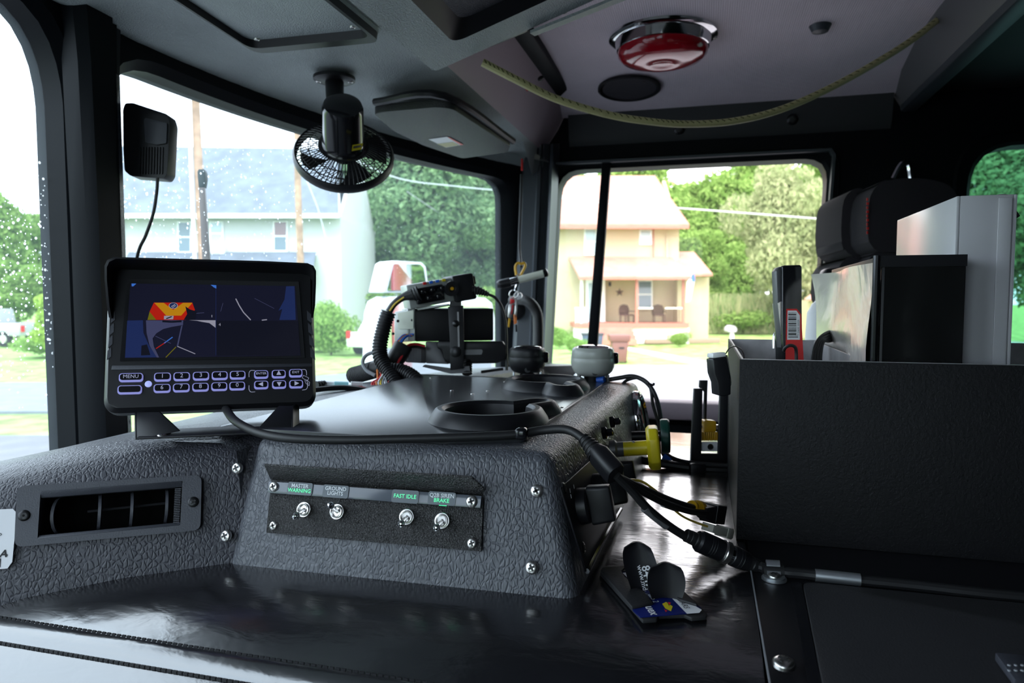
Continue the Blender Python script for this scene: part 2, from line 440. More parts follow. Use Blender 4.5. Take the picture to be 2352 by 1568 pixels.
# ================================================================== CAB SHELL
XR, XL, YB, ZF, ZC = 1.80, -0.36, -1.75, -1.25, 0.50
def Yw(x): return 0.80 - 0.37 * ((x - 0.75) / 1.05) ** 2
def zt(x): return 0.335 - 0.037 * (x - 0.8) / 0.9
def sample_loop(pts, n):
    pts = [V(p) for p in pts]; m = len(pts)
    L = [(pts[(i + 1) % m] - pts[i]).length for i in range(m)]; T = sum(L); out = []
    i = 0; acc = 0.0
    for k in range(n):
        t = T * k / n
        while acc + L[i] < t: acc += L[i]; i += 1
        out.append(pts[i].lerp(pts[(i + 1) % m], (t - acc) / max(L[i], 1e-9)))
    return out
def round_poly(pts, r, n=6):
    out = []; m = len(pts)
    for i in range(m):
        a, b, c = V(pts[i - 1]), V(pts[i]), V(pts[(i + 1) % m]); ri = r[i] if isinstance(r, (list, tuple)) else r
        u = (a - b).normalized(); w = (c - b).normalized(); p0 = b + u * ri; p1 = b + w * ri
        for k in range(n + 1):
            t = k / n; out.append(p0 * (1 - t) ** 2 + b * 2 * t * (1 - t) + p1 * t * t)
    return out
def proj_rect(loop, x0, x1, y0, y1):
    c = sum((V(p) for p in loop), V((0, 0))) / len(loop); out = []
    for p in loop:
        d = V(p) - c; s = 1e9
        if abs(d.x) > 1e-9: s = min(s, ((x1 if d.x > 0 else x0) - c.x) / d.x)
        if abs(d.y) > 1e-9: s = min(s, ((y1 if d.y > 0 else y0) - c.y) / d.y)
        out.append(c + d * s)
    return out
def grow(loop, g):
    m = len(loop); out = []
    for i in range(m):
        t = (V(loop[(i + 1) % m]) - V(loop[i - 1])).normalized(); out.append(V(loop[i]) + V((t.y, -t.x)) * g)
    return out

def PW(px, py, off=0.0):      # point of the curved windshield surface behind a pixel
    rr = ray(px, py); a, b = 0.2, 3.0
    for _ in range(30):
        t = (a + b) / 2
        if rr.y * t > Yw(rr.x * t) + off: b = t
        else: a = t
    return rr * a
# ---- front wall with the split windshield
N = 140
holeR = sample_loop(round_poly([(0.807, -0.42), (1.735, -0.42), (1.735, zt(1.735)), (0.807, zt(0.807))], [0.05, 0.05, 0.05, 0.085]), N)
holeL = sample_loop(round_poly([(-0.28, -0.42), (0.738, -0.42), (0.738, 0.372), (-0.28, 0.372)], [0.05, 0.05, 0.125, 0.1]), N)
def fw(p, off=0.0): return V((p.x, Yw(p.x) + off, p.y))
for nm, hole, (xa, xb), wn, lab in (('wall_front_passenger', holeR, (0.772, XR + .02), 'window_2', None), ('wall_front_driver', holeL, (XL, 0.772), 'window_1', None)):
    outer = proj_rect(hole, xa, xb, -1.25, 0.52)
    mid = [V(h).lerp(V(o), 0.5) for h, o in zip(hole, outer)]
    mb = MB(); mb.loft([[fw(p, 0.045) for p in hole], [fw(p, 0.0) for p in hole], [fw(p, -0.012) for p in grow(hole, 0.014)], [fw(p, -0.012) for p in mid], [fw(p, -0.01) for p in outer]])
    o = mk(nm, mb, 'frame', kind='structure', recalc=True, label='black frame around the split windshield, ' + ('passenger half' if wn == 'window_2' else 'driver half'))
    mb = MB(); x0 = min(p.x for p in hole); x1 = max(p.x for p in hole); nx = 30
    z1 = max(p.y for p in hole)
    rows = [[V((x0 - .01 + (x1 - x0 + .02) * i / nx, Yw(x0 - .01 + (x1 - x0 + .02) * i / nx) + 0.03, z)) for i in range(nx + 1)] for z in (-0.44, -0.1, 0.2, z1 + .01)]
    mb.loft(rows, closed=False)
    g = mk(wn, mb, 'ws_glass', kind='structure', recalc=False, label='large curved windshield pane, ' + ('passenger half' if wn == 'window_2' else 'driver half spotted with raindrops'))
    # raindrops sitting on the outer face of the pane
    dr = MB()
    ico = [(math.cos(a), math.sin(a)) for a in [k * math.pi / 3 for k in range(6)]]
    def drop(px, py, r, fl=1.0):
        c = PW(px, py, 0.032)
        if not (x0 < c.x < x1): return
        dr.add([c + V((x * r, 0.0, y * r * fl)) for x, y in ico] + [c + V((0, 0.55 * r, 0))], [(k, (k + 1) % 6, 6) for k in range(6)])
    if wn == 'window_1':
        for _ in range(520): drop(random.uniform(-20, 172), 330 + 620 * random.betavariate(1.6, 2.0), random.choice([.0006, .0007, .0009, .0011, .0014, .0019]))
    else:
        for _ in range(520):
            x = 255 + 560 * random.betavariate(1.1, 2.2); drop(x, random.uniform(330, 600), random.choice([.0008, .0010, .0013, .0017, .0022]))
        for _ in range(150): drop(random.uniform(860, 1185), random.uniform(400, 640), random.choice([.0006, .0008, .001]))
    mk('raindrops', dr, 'drop', g, kind='stuff', recalc=False, smooth=True)

# ---- centre post and pillars
mb = MB()
prof = [(-.034, -.005), (-.034, -.03), (-.026, -.042), (.006, -.042), (.010, -.034), (.018, -.034), (.018, -.028), (.033, -.022), (.033, -.005)]
rings = []
for z in (-0.6, -0.2, 0.1, 0.30, 0.36, 0.44):
    fl = 1.0 + max(0, z - 0.25) * 2.2
    rings.append([V((0.772 + a * fl, 0.80 + b, z)) for a, b in prof])
mb.loft(rings, False); mk('trim_1', mb, 'frame', kind='structure', label='black upright post between the two windshield panes')
mb = MB(); mb.loft([[V((0.790, 0.7655, z)), V((0.801, 0.770, z)), V((0.806, 0.776, z))] for z in (-0.5, 0, 0.30)], False)
mk('trim_2', mb, M['leather_dk'], kind='structure', label='grained edging strip along the windshield post')
mb = MB(); cols = [(1188, 1.83), (1192, 1.79), (1200, 1.775), (1228, 1.77), (1231, 1.76), (1238, 1.76), (1241, 1.775), (1256, 1.78), (1259, 1.755), (1264, 1.75), (1268, 1.77), (1279, 1.80)]
rings = []
for py, sh in ((330, 6), (420, 3), (600, -5), (780, -13), (960, -21)):
    rings.append([P(px + sh, py, d) for px, d in cols])
mb.loft(rings, False); mk('trim_3', mb, 'pillar', kind='structure', label='dark slate ribbed pillar between windshield and passenger door', ang=20)

# ---- passenger side wall
hole3 = [V((q.y, q.z)) for q in (PX(1252, 930, XR), PX(1862, 930, XR), PX(1903, 362, XR), PX(1283, 392, XR))]
loop3 = sample_loop(round_poly(hole3, [.03, .03, .055, .06]), 120)
hole4 = [V((q.y, q.z)) for q in (PX(2195, 900, XR), PX(2210, 338, XR))]
loop4 = sample_loop(round_poly([V((-1.35, -.33)), V((-0.555, -.33)), V((-0.565, .335)), V((-1.35, .335))][::1], [.05, .05, .09, .09]), 100)
def sw(p, off=0.0): return V((XR + off, p.x, p.y))
for nm, lp, (ya, yb) in (('wall_right_front', loop3, (-0.46, 0.47)), ('wall_right_rear', loop4, (YB, -0.46))):
    outer = proj_rect(lp, ya, yb, ZF, 0.52)
    sgn = 1 if nm == 'wall_right_front' else 1
    cc = sum(lp, V((0, 0))) / len(lp)
    big = [cc + (p - cc) * 1.075 for p in lp]
    mb = MB()
    mb.loft([[sw(p, 0.06) for p in lp], [sw(p, 0.0) for p in lp], [sw(p, -0.008) for p in [cc + (p - cc) * 1.02 for p in lp]], [sw(p, -0.010) for p in big], [sw(p, -0.0) for p in [cc + (p - cc) * 1.085 for p in lp]], [sw(p, 0) for p in outer]])
    mk(nm, mb, 'frame', kind='structure', label='black passenger side wall ' + ('around the front door window' if 'front' in nm else 'around the rear crew window'))
# raised moulding round the passenger door window
cc = sum(loop3, V((0, 0))) / len(loop3)
mb = MB(); fr = sample_loop(round_poly([V((q.y, q.z)) for q in (PX(1246, 960, XR), PX(1868, 960, XR), PX(1916, 345, XR), PX(1270, 378, XR))], [.01] * 4), 120)
mb.loft([[sw(p, -0.006) for p in fr], [sw(p, -0.030) for p in fr], [sw(p, -0.030) for p in grow(fr, 0.006)], [sw(p, -0.0) for p in grow(fr, 0.006)]])
mk('trim_4', mb, 'pillar', kind='structure', label='slim raised moulding framing the passenger door window')
mb = MB()
a, b, c, d = PX(1385, 372, XR), PX(1405, 372, XR), PX(1364, 930, XR), PX(1340, 930, XR)
ox = V((-0.018, 0, 0)); mb.hexa([a, b, c, d], [a + ox, b + ox, c + ox, d + ox])
mk('trim_5', mb, 'frame', kind='structure', bevel=.003, label='slanted black divider bar in the passenger door window')
def pane(nm, quad, m, lab):
    mb = MB(); mb.add(quad, [(0, 1, 2, 3)]); mk(nm, mb, m, kind='structure', recalc=False, label=lab)
o3 = V((0.03, 0, 0))
pane('window_3', [PX(1395, 340, XR) + o3, PX(1930, 340, XR) + o3, PX(1880, 950, XR) + o3, PX(1352, 950, XR) + o3], 'ds_glass', 'wide clear passenger door pane facing the cream house')
pane('window_4', [PX(1255, 350, XR) + o3, PX(1395, 340, XR) + o3, PX(1352, 950, XR) + o3, PX(1230, 950, XR) + o3], 'vent_glass', 'narrow quarter pane ahead of the divider bar')
pane('window_5', [V((XR + .03, -.53, -.36)), V((XR + .03, -1.38, -.36)), V((XR + .03, -1.38, .36)), V((XR + .03, -.53, .36))], 'dark_glass', 'dark tinted rear crew window at the right edge')
# door panel below the passenger window
mb = MB(); mb.box((XR - .02, 0.05, -0.275), (0.06, 0.82, 0.045)); mk('trim_6', mb, 'mauve', kind='structure', bevel=.008, label='grey sill along the bottom of the passenger window')
mb = MB(); mb.box((XR - .012, 0.05, -0.70), (0.03, 0.84, 0.78))
dp = mk('door_1', mb, 'frame', kind='structure', bevel=.01, label='dark inner panel of the passenger door')
mb = MB(); mb.box((XR - .05, 0.16, -0.352), (0.04, 0.24, 0.05)); mk('armrest', mb, 'blackrough', dp, bevel=.008)
mb = MB(); mb.box((XR - .05, 0.02, -0.352), (0.02, 0.05, 0.03)); mk('door_latch', mb, 'chrome', dp, bevel=.004)
mb = MB(); mb.box((XR - .05, -0.12, -0.345), (0.04, 0.2, 0.03)); mk('door_pocket', mb, 'ventgrey', dp, bevel=.006)
# outer skin of the cab, seen only in the wing mirror
mb = MB(); mb.box((XR + .075, -0.6, -0.82), (0.02, 2.3, 0.86)); mb.box((XR + .075, -4.6, -0.495), (0.02, 5.6, 1.55)); mk('wall_right_skin', mb, 'rpaint', kind='structure', bevel=.005, label='red lower outside panel of the truck cab')
mb = MB(); mb.box((XR + .075, -0.47, 0.0), (0.02, 0.14, 0.7)); mb.box((XR + .075, -4.6, 0.78), (0.02, 5.6, 1.0)); mb.box((XR + .075, -0.6, 0.46), (0.02, 2.3, 0.2))
mk('wall_right_skin', mb, 'wpaint', kind='structure', bevel=.005, label='white upper outside panel of the truck cab')

# ---- driver side, rear, floor
loop6 = sample_loop(round_poly([V((0.02, -.30)), V((0.50, -.30)), V((0.50, .34)), V((0.02, .34))], .05), 80)  # unseen window opening narrowed to the front to cut light on the box
outer = proj_rect(loop6, YB, 0.62, ZF, 0.52)
mb = MB(); mb.loft([[V((XL - .05, p.x, p.y)) for p in loop6], [V((XL, p.x, p.y)) for p in loop6], [V((XL, p.x, p.y)) for p in outer]])
mk('wall_left', mb, 'frame', kind='structure', label='driver side wall beside the camera')
pane('window_6', [V((XL - .03, -.44, -.32)), V((XL - .03, .48, -.32)), V((XL - .03, .48, .38)), V((XL - .03, -.44, .38))], 'ws_glass', 'driver door window beside the camera')
mb = MB(); mb.box(((XL + XR) / 2, YB - .02, -0.36), (XR - XL, .04, 1.8)); mk('wall_rear', mb, 'frame', kind='structure', label='dark rear wall of the cab')
mb = MB(); mb.box(((XL + XR) / 2, -0.45, ZF - .02), (XR - XL + .1, 2.7, .04)); mk('floor', mb, 'blackrough', kind='structure', label='black cab floor')

# ---- ceiling
CP = [(XL - .03, ZC), (.5, ZC), (1.40, ZC), (1.55, .494), (1.68, .480), (1.79, .456)]
mb = MB(); mb.loft([[V((x, y, z)) for x, z in CP] + [V((x, y, z + .04)) for x, z in CP[::-1]] for y in (-.43, .37)], True, True, True); mk('ceiling', mb, 'ceil', kind='structure', label='perforated mauve grey headliner')
mb = MB(); mb.box(((XL + XR) / 2, -1.1, ZC - .02), (XR - XL + .06, 1.34, .04)); mk('ceiling_rear', mb, 'blackrough', kind='structure', label='dark rear headliner behind the cross beam')
mb = MB(); mb.box(((XL + XR) / 2, -0.435, ZC - .035), (XR - XL, 0.035, .09))
bm_ = mk('trim_7', mb, 'pillar', kind='structure', bevel=.006, label='sloping cross beam over the passenger seat')
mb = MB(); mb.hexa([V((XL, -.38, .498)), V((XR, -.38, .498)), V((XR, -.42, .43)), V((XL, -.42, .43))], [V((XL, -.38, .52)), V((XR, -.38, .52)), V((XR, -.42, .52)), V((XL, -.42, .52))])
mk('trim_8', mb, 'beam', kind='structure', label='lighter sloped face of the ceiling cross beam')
# cove between headliner and passenger wall
mb = MB(); mb.loft([[V((1.775, y, .462)), V((1.778, y, .450)), V((1.788, y, .40)), V((1.80, y, .385))] for y in (.34, -.40)], False)
tr = mk('trim_9', mb, 'cove', kind='structure', label='dark grey cove panel above the passenger window')
bolt = screw_mesh(0.013, 'darkscrew', 0.5)
for px, py in ((1560, 297), (1820, 274)):
    inst('bolt', bolt, tr, PX(px, py, 1.784), basis(V((-1, 0, -.25))), 1.0)

# header over the windshield
def hz(x, y):      # height of the underside of the header
    ya = Yw(x) - 0.075; za = zt(x) + 0.045
    t = (ya - y) / (ya - 0.41); return za + (0.372 - za) * t
xs = np.linspace(XL, XR, 26)
mb = MB(); mb.loft([[V((x, Yw(x) - .008, zt(x) + .03 if x > .8 else .37)), V((x, Yw(x) - .03, max(zt(x), .335) + .028)), V((x, Yw(x) - .075, hz(x, Yw(x) - .075))), V((x, (Yw(x) + .335) / 2, hz(x, (Yw(x) + .335) / 2))), V((x, .418, hz(x, .418))), V((x, .408, .374))] for x in xs], False)
mk('trim_10', mb, 'header', kind='structure', label='greenish grey grained header panel above the windshield', ang=60)
mb = MB(); mb.loft([[V((x, .408, .374)), V((x, .37, .43)), V((x, .335, .502))] for x in xs], False)
st = mk('trim_11', mb, 'mauve', kind='structure', label='mauve step panel between header and headliner')
mb = MB(); mb.hexa([V((.9, .352, .478)), V((XR, .352, .478)), V((XR, .315, .484)), V((.9, .315, .484))], [V((.9, .352, .51)), V((XR, .352, .51)), V((XR, .315, .51)), V((.9, .315, .51))])
o = mk('trim_12', mb, 'frame', kind='structure', bevel=.004, label='black strip along the front edge of the headliner')
inst('bolt', bolt, o, PY(1242, 180, .335), basis(V((-.3, -.6, -1))), .55)

# hatch panel set in the header, with black gasket
h = thing('header_hatch', V((.5, .54, hz(.5, .54))), 'grey grained hatch with thick black gasket in the header, left of the fan', 'hatch')
c4 = [(0.05, .44), (.925, .44), (.925, .64), (0.05, .64)]
c4p = [V((x, y, hz(x, y) - .004)) for x, y in c4]
mb = MB(); rp = [V((p.x, p.y)) for p in round_poly([V(q) for q in c4], .02)]
top = [V((p.x, p.y, hz(p.x, p.y) - .001)) for p in rp]; low = [p - V((0, 0, .006)) for p in top]
mb.prism(low, V((0, 0, .006))); mk('panel', mb, 'header', h)
mb = MB(); ring = [[q for q in [p + V((0, 0, .006)), p + V((0, 0, -.010)) + V((p.x - .5, p.y - .54, 0)).normalized() * -.004, p + V((0, 0, -.010)) + V((p.x - .5, p.y - .54, 0)).normalized() * -.024, p + V((0, 0, .004)) + V((p.x - .5, p.y - .54, 0)).normalized() * -.030]] for p in low]
ring.append(ring[0]); mb.loft(ring, True); mk('gasket', mb, 'black', h)
for px, py in ((590, 90), (810, 62)):
    screw(h, PZ(px, py, .352), V((0, .12, -1)), .004)

# overhead console hanging above the driver's side
oc = thing('overhead_console', V((.6, .15, .36)), 'dark grained overhead console with recessed panel at the top centre', 'console')
def oz(y): return 0.330 + (0.387 - y) * 0.30
out = [V((-.2, .387)), V((.985, .387)), V((.968, .10)), V((.968, -.15)), V((-.2, -.15))]
inn = [V((-.17, .335)), V((.925, .335)), V((.910, .09)), V((.910, -.12)), V((-.17, -.12))]
inn2 = [V((-.15, .318)), V((.905, .318)), V((.890, .08)), V((.890, -.10)), V((-.15, -.10))]
rr = lambda q, r: [V((p.x, p.y)) for p in round_poly(q, r)]
ro, ri, r2 = rr(out, [.01, .012, .01, .01, .01]), rr(inn, .02), rr(inn2, .02)
L = lambda q, dz: [V((p.x, p.y, oz(p.y) + dz)) for p in q]
mb = MB(); mb.loft([[V((p.x, p.y, .499)) for p in ro], L(ro, .0), L(ri, 0.0)]); mk('shell', mb, 'header', oc, ang=50)
mb = MB(); mb.loft([L(ri, .0), L(r2, .016)], True); mk('recess_bevel', mb, 'black', oc)
mb = MB(); mb.poly(L(r2, .016)); mk('recessed_panel', mb, M['leather_dk'], oc)
mb = MB(); mb.hexa([V((.972, .05, .42)), V((1.0, .05, .425)), V((1.0, .24, .372)), V((.972, .24, .366))], [V((.972, .05, .424)), V((1.0, .05, .429)), V((1.0, .24, .376)), V((.972, .24, .370))])
mk('side_flange', mb, 'header', oc)
mb = MB(); mb.hexa([V((.96, .25, .385)), V((1.005, .25, .38)), V((1.005, .31, .362)), V((.96, .31, .365))], [V((.96, .25, .43)), V((1.005, .25, .43)), V((1.005, .31, .41)), V((.96, .31, .41))]); mk('end_cap', mb, 'black', oc, bevel=.004)
screw(oc, PX(1293, 28, .99), V((.2, 0, -1)), .006, SCREW_DK)

# ================================================================== ENGINE COVER, DASH, CONSOLE
ZE = -0.215
prof = [(.315, -.60), (.322, -.34), (.336, -.285), (.355, -.255), (.378, -.237), (.405, -.2255), (.44, -.2185), (.48, -.2155), (.52, ZE), (.70, ZE), (.95, ZE), (1.15, ZE), (1.178, -.222), (1.188, -.245), (1.19, -.6)]
ec = thing('engine_cover', V((.76, .2, -.6)), 'glossy black wrinkled vinyl engine cover under the console', 'engine cover')
mb = MB(); ys = np.linspace(-.037, .62, 20)
mb.loft([[V((x, y, z)) for x, z in prof] for y in ys], False)
mk('vinyl_top', mb, 'cover', ec, ang=70)
# sewn seam along the driver side
sx, sz = .3775, -.2362
mb = MB(); rings = []
for y in np.linspace(-.03, .60, 24):
    rings.append([V((sx - .007, y, sz - .0062)), V((sx - .005, y, sz - .0015)), V((sx, y, sz + .0022)), V((sx + .005, y, sz + .0045)), V((sx + .0075, y, sz + .0035))])
mb.loft(rings, False); mk('seam_bead', mb, 'cover', ec, ang=70)
mb = MB()
for k in range(150):
    y = .58 - k * .0042
    mb.box((sx + .0078, y, sz + .0042), (.0012, .0030, .0012)); mb.box((sx - .0072, y, sz - .0056), (.0016, .0034, .0016))
mk('stitching', mb, 'ink', ec, kind='stuff', smooth=False)
# flat rear plate and hatch of the cover
rp = thing('cover_rear_plate', V((.76, -.5, -.6)), 'flat black rear plate of the engine cover with a raised hatch', 'cover plate')
mb = MB(); mb.loft([[V((x, y, z + .0008)) for x, z in prof] for y in (-.039, -.5, -1.2)], False); mk('plate', mb, 'black', rp, ang=70)
mb = MB(); ya = -.0735
mb.prism([V((p.x, p.y, ZE + .0006)) for p in round_poly([V((.552, ya, 0)), V((.552, -.9, 0)), V((.33, -.9, 0)), V((.33, ya + .012, 0))], .008)], V((0, 0, .0042)))
mk('hatch', mb, 'blackrough', rp, bevel=.001)
mb = MB(); mb.strip([V((.556, ya + .004, ZE + .0008)), V((.33, ya + .016, ZE + .0008))], V((0, .007, 0)), V((0, 0, .0012))); mk('gap_edge', mb, 'blackgloss', rp)
mb = MB(); mb.strip([V((.60, -.038, ZE + .0008)), V((.33, -.038, ZE + .0008))], V((0, .0010, 0)), V((0, 0, .0010))); mk('edge_binding', mb, 'wgrey', rp)
screw(rp, PZ(1800, 1523, ZE + .001), V((-.1, 0, 1)), .0065, roll=.9)
q = [PZ(px, py, ZE + .006) for px, py in ((2284, 1516), (2360, 1522), (2380, 1580), (2330, 1580))]
mb = MB(); mb.prism(q, V((0, 0, .005))); lt = mk('latch_plate', mb, 'ventgrey', rp, bevel=.001)
mb = MB()
for i in range(3):
    for j in range(2):
        c = PZ(2318 + i * 15, 1528 + j * 12, ZE + .0112); mb.lathe([(.001, 0), (.0008, .0006)], c, V((0, 0, 1)), 8)
mk('rivet_dots', mb, 'wgrey', lt)

# ---- dashboard
dash = thing('dashboard', V((.45, .45, -.25)), 'grey grained dashboard with shade-darkened face and rounded top left of the console', 'dashboard')
stn = [((.215, .785), -.205), ((.30, .655), -.172), ((.360, .562), -.150), ((.396, .506), -.138), ((.420, .468), -.130), ((.445, .429), -.123), ((.477, .379), -.1185), ((.530, .296), -.122)]
nrm = V((.85, .53, 0)).normalized()
rings = []
for (bx, by), z in stn:
    b = V((bx, by, 0))
    pr = [(-.002, -.26), (0, -.215), (.020, z - .034), (.024, z - .022), (.031, z - .011), (.041, z - .004), (.055, z), (.080, z + .002), (.14, z - .002), (.2, z - .035), (.24, z - .12), (.24, -.26)]
    rings.append([b + nrm * o + V((0, 0, zz)) for o, zz in pr])
mb = MB(); mb.loft(rings, True, True, True); face = mk('padded_face', mb, 'leather_dk', dash, ang=60)  # darker copy of the console vinyl puts the angled face's shade into colour
mb = MB(); rings = []
for x in np.linspace(.50, 1.80, 18):
    yw = min(Yw(x) - .05, .66); k = max(0, x - 1.0)
    rings.append([V((x, .36 - .0 * k, -.30)), V((x, .375, -.127 - .06 * k)), V((x, .39, -.121 - .06 * k)), V((x, min(.47, yw - .12), -.123 - .06 * k)), V((x, yw - .06, -.145 - .06 * k)), V((x, yw, -.21 - .06 * k)), V((x, yw + .02, -.4))])
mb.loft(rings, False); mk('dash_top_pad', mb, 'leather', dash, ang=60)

# vent in the dashboard face
O0 = V((.396, .506, ZE)); DU = (V((.477, .379, 0)) - V((.396, .506, 0))).normalized()
DV = (nrm * .020 + V((0, 0, .063 + .0))).normalized()
DN = DU.cross(DV).normalized()
if DN.dot(-O0) < 0: DN = -DN
def dp(px, py, lift=0.0): return PP(px, py, O0, DN) + DN * lift
vt = thing('air_vent', dp(250, 1235), 'rectangular black air vent with barrel louvres in the dashboard', 'air vent')
fo = [dp(*q, .0005) for q in ((44, 1117), (465, 1091), (462, 1217), (38, 1256))]
fi = [dp(*q, .0005) for q in ((98, 1129), (421, 1105), (416, 1206), (91, 1237))]
fo_r = round_poly(fo, .006, 4); fi_r = round_poly(fi, .001, 4)
mb = MB(); t = DN * .0045
mb.loft([[p for p in fo_r], [p + t for p in fo_r], [p + t for p in fi_r], [p - DN * .026 for p in fi_r]]); mk('face_plate', mb, 'ventgrey', vt, bevel=0, ang=25)
mb = MB(); mb.add([p - DN * .026 for p in fi], [(0, 1, 2, 3)]); mk('duct_back', mb, 'void', vt)
cb = MB(); cb.hexa([p + DN * .01 for p in fi], [p - DN * .03 for p in fi]); cut(face, cb)
# inner rim: top lip, bottom lip, right serrated dial
def lerp4(u, v, lift): return fi[0].lerp(fi[1], u).lerp(fi[3].lerp(fi[2], u), v) + DN * lift
mb = MB(); mb.hexa([lerp4(0, 0, .006), lerp4(1, 0, .006), lerp4(1, .14, .003), lerp4(0, .14, .003)], [lerp4(0, 0, -.004), lerp4(1, 0, -.004), lerp4(1, .14, -.006), lerp4(0, .14, -.006)]); mk('top_lip', mb, 'ventgrey', vt, bevel=.0006)
mb = MB(); mb.hexa([lerp4(0, .93, .003), lerp4(1, .93, .003), lerp4(1, 1, .005), lerp4(0, 1, .005)], [lerp4(0, .93, -.006), lerp4(1, .93, -.006), lerp4(1, 1, -.006), lerp4(0, 1, -.006)]); mk('bottom_lip', mb, 'ventgrey', vt, bevel=.0006)
mb = MB()
for k in range(20):
    v = .16 + .75 * k / 19
    mb.hexa([lerp4(.945, v, .003), lerp4(.99, v, .003), lerp4(.99, v + .022, .003), lerp4(.945, v + .022, .003)], [lerp4(.945, v, -.008), lerp4(.99, v, -.008), lerp4(.99, v + .022, -.008), lerp4(.945, v + .022, -.008)])
mk('thumb_dial', mb, 'ventgrey', vt)
for k, u in enumerate((.13, .40, .63, .885)):
    mb = MB(); pts = []
    for i in range(13):
        a = R(-82 + 164 * i / 12); pts.append(lerp4(u - .03 + .03 * math.cos(a) * (1 if k else -1), .53 + .40 * math.sin(a), -.012 + .011 * math.cos(a)))
    mb.strip(pts, DU * .0022, -DN * .004 ); mk('louvre', mb, 'ventgrey', vt)
mb = MB(); mb.tube([lerp4(.30, .5, -.008), lerp4(.86, .46, -.008)], .0010, 6); mk('louvre_link', mb, 'black', vt)
for px, py in ((61, 1184), (446, 1153)): screw(vt, dp(px, py, .0052), DN, .0042, SCREW_DK, .7)
# sticker on the dashboard
q = [dp(px, py, .0006) for px, py in ((-160, 1178), (30, 1168), (40, 1178), (29, 1290), (18, 1305), (-175, 1322))]
mb = MB(); mb.prism(q, DN * .0003); stk = mk('warning_sticker', mb, 'paper', None, 'white rounded sticker at the left edge of the dashboard', 'sticker')
text('lettering', 'A', .0075, dp(8, 1272, .0010), DU, DV, 'ink', stk, shear=.25, bold=.0002)
text('lettering', '.', .008, dp(17, 1268, .0010), DU, DV, 'ink', stk, bold=.0002)
text('lettering', 'I', .0085, dp(0, 1293, .0010), DU, DV, 'ink', stk, bold=.0003)
text('lettering', 'o', .005, dp(1, 1226, .0010), DU, DV, 'ink', stk)

# ---- centre console
bot = [V((.4776, .374, ZE - .01)), V((.4848, .083, ZE - .01)), V((.965, .070, ZE - .01)), V((.99, .42, ZE - .01))]
top = [V((.5155, .366, -.117)), V((.5155, .111, -.117)), V((.965, .086, -.113)), V((.99, .42, -.113))]
cons = thing('centre_console', V((.72, .25, ZE)), 'grey grained console block on the engine cover with a flat top plate', 'console')
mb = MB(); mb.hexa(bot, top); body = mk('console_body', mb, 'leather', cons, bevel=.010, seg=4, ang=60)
# driver side face plane, rear face plane
FO = V((.4848, .083, ZE)); FU = (bot[1] - bot[0]).normalized(); FV = ((top[1] + top[0]) / 2 - (bot[1] + bot[0]) / 2).normalized()
FN = FU.cross(FV).normalized(); FN = FN if FN.dot(FO) < 0 else -FN
FV = FN.cross(FU).normalized()
RU = (bot[2] - bot[1]).normalized(); RN = RU.cross((top[1] + top[2]) / 2 - (bot[1] + bot[2]) / 2).normalized(); RN = RN if RN.y < 0 else -RN
RV = RN.cross(RU); RV = RV if RV.z > 0 else -RV
def fp(px, py, lift=0.0): return PP(px, py, FO, FN) + FN * lift
def rp_(px, py, lift=0.0): return PP(px, py, FO, RN) + RN * lift
for px, py in ((545, 1075), (519, 1230), (1233, 1127), (1222, 1303)): screw(cons, fp(px, py, .0002), FN, .0049, roll=.5)
# keyhole cup holders
def keyhole(R0, w, ang, L, d, c, z, n=40):
    """outline of circle R0 with a slot of width w and length L at angle ang, grown by d"""
    r = R0 + d; hw = w / 2 + d; a0 = math.asin(min(.98, hw / r)); pts = []
    for k in range(n): 
        a = a0 + (2 * math.pi - 2 * a0) * k / (n - 1); pts.append((r * math.cos(a), r * math.sin(a)))
    for k in range(9):
        a = -math.pi / 2 + math.pi * k / 8; pts.append((L + hw * .98 * math.cos(a), hw * math.sin(a)))
    ca, sa = math.cos(ang), math.sin(ang)
    return [V((c.x + x * ca - y * sa, c.y + x * sa + y * ca, z)) for x, y in pts]
ZP = -.1125
cups = [(V((.620, .192, 0)), math.atan2(-.040, .066), 'near'), (V((.868, .193, 0)), math.atan2(-.046, -.074), 'far')]
mb = MB(); mb.prism([V((p.x, p.y, -.1165)) for p in round_poly([V((.548, .139, 0)), V((.955, .128, 0)), V((.955, .405, 0)), V((.525, .412, 0)), V((.525, .20, 0))], .006)], V((0, 0, .004)))
tp = mk('top_plate', mb, 'plate', cons, bevel=.0004)
for c, a, w in cups:
    cm = MB(); ol = keyhole(.0435, .022, a, .066, -.003, c, -.16); cm.loft([ol, [p + V((0, 0, .1)) for p in ol]], True, True, True)
    for o in (tp, body):
        l2 = MB(); l2.v = list(cm.v); l2.f = cm.f; cut(o, l2)
    ch = thing('cup_holder', V((c.x, c.y, ZP)), 'black keyhole mug holder ring, ' + ('nearer one beside the monitor cable' if w == 'near' else 'farther one below the grey pod'), 'cup holder', 'mug holders in the console top')
    mb = MB(); K = lambda d, z: keyhole(.0435, .022, a, .066, d, c, z)
    mb.loft([K(.0125, ZP), K(.0115, ZP + .003), K(.0065, ZP + .0105), K(.004, ZP + .012), K(.000, ZP + .012), K(-.0025, ZP + .009), K(-.004, ZP - .002), K(-.0055, ZP - .046)])
    mk('rim', mb, 'black', ch, ang=30)
    mb = MB(); mb.poly(K(-.0055, ZP - .046)); mk('well_floor', mb, 'rubber', ch)
for px, py in ((1085, 905), (1160, 877), (1236, 921), (1120, 898), (1290, 935), (1038, 897), (1410, 889), (990, 868)):
    mb = MB(); c = PZ(px, py, ZP + .0002); mb.lathe([(.0022, 0), (.0018, .0007), (.0002, .0009)], c, V((0, 0, 1)), 10); mk('rivet', mb, 'steel', cons)

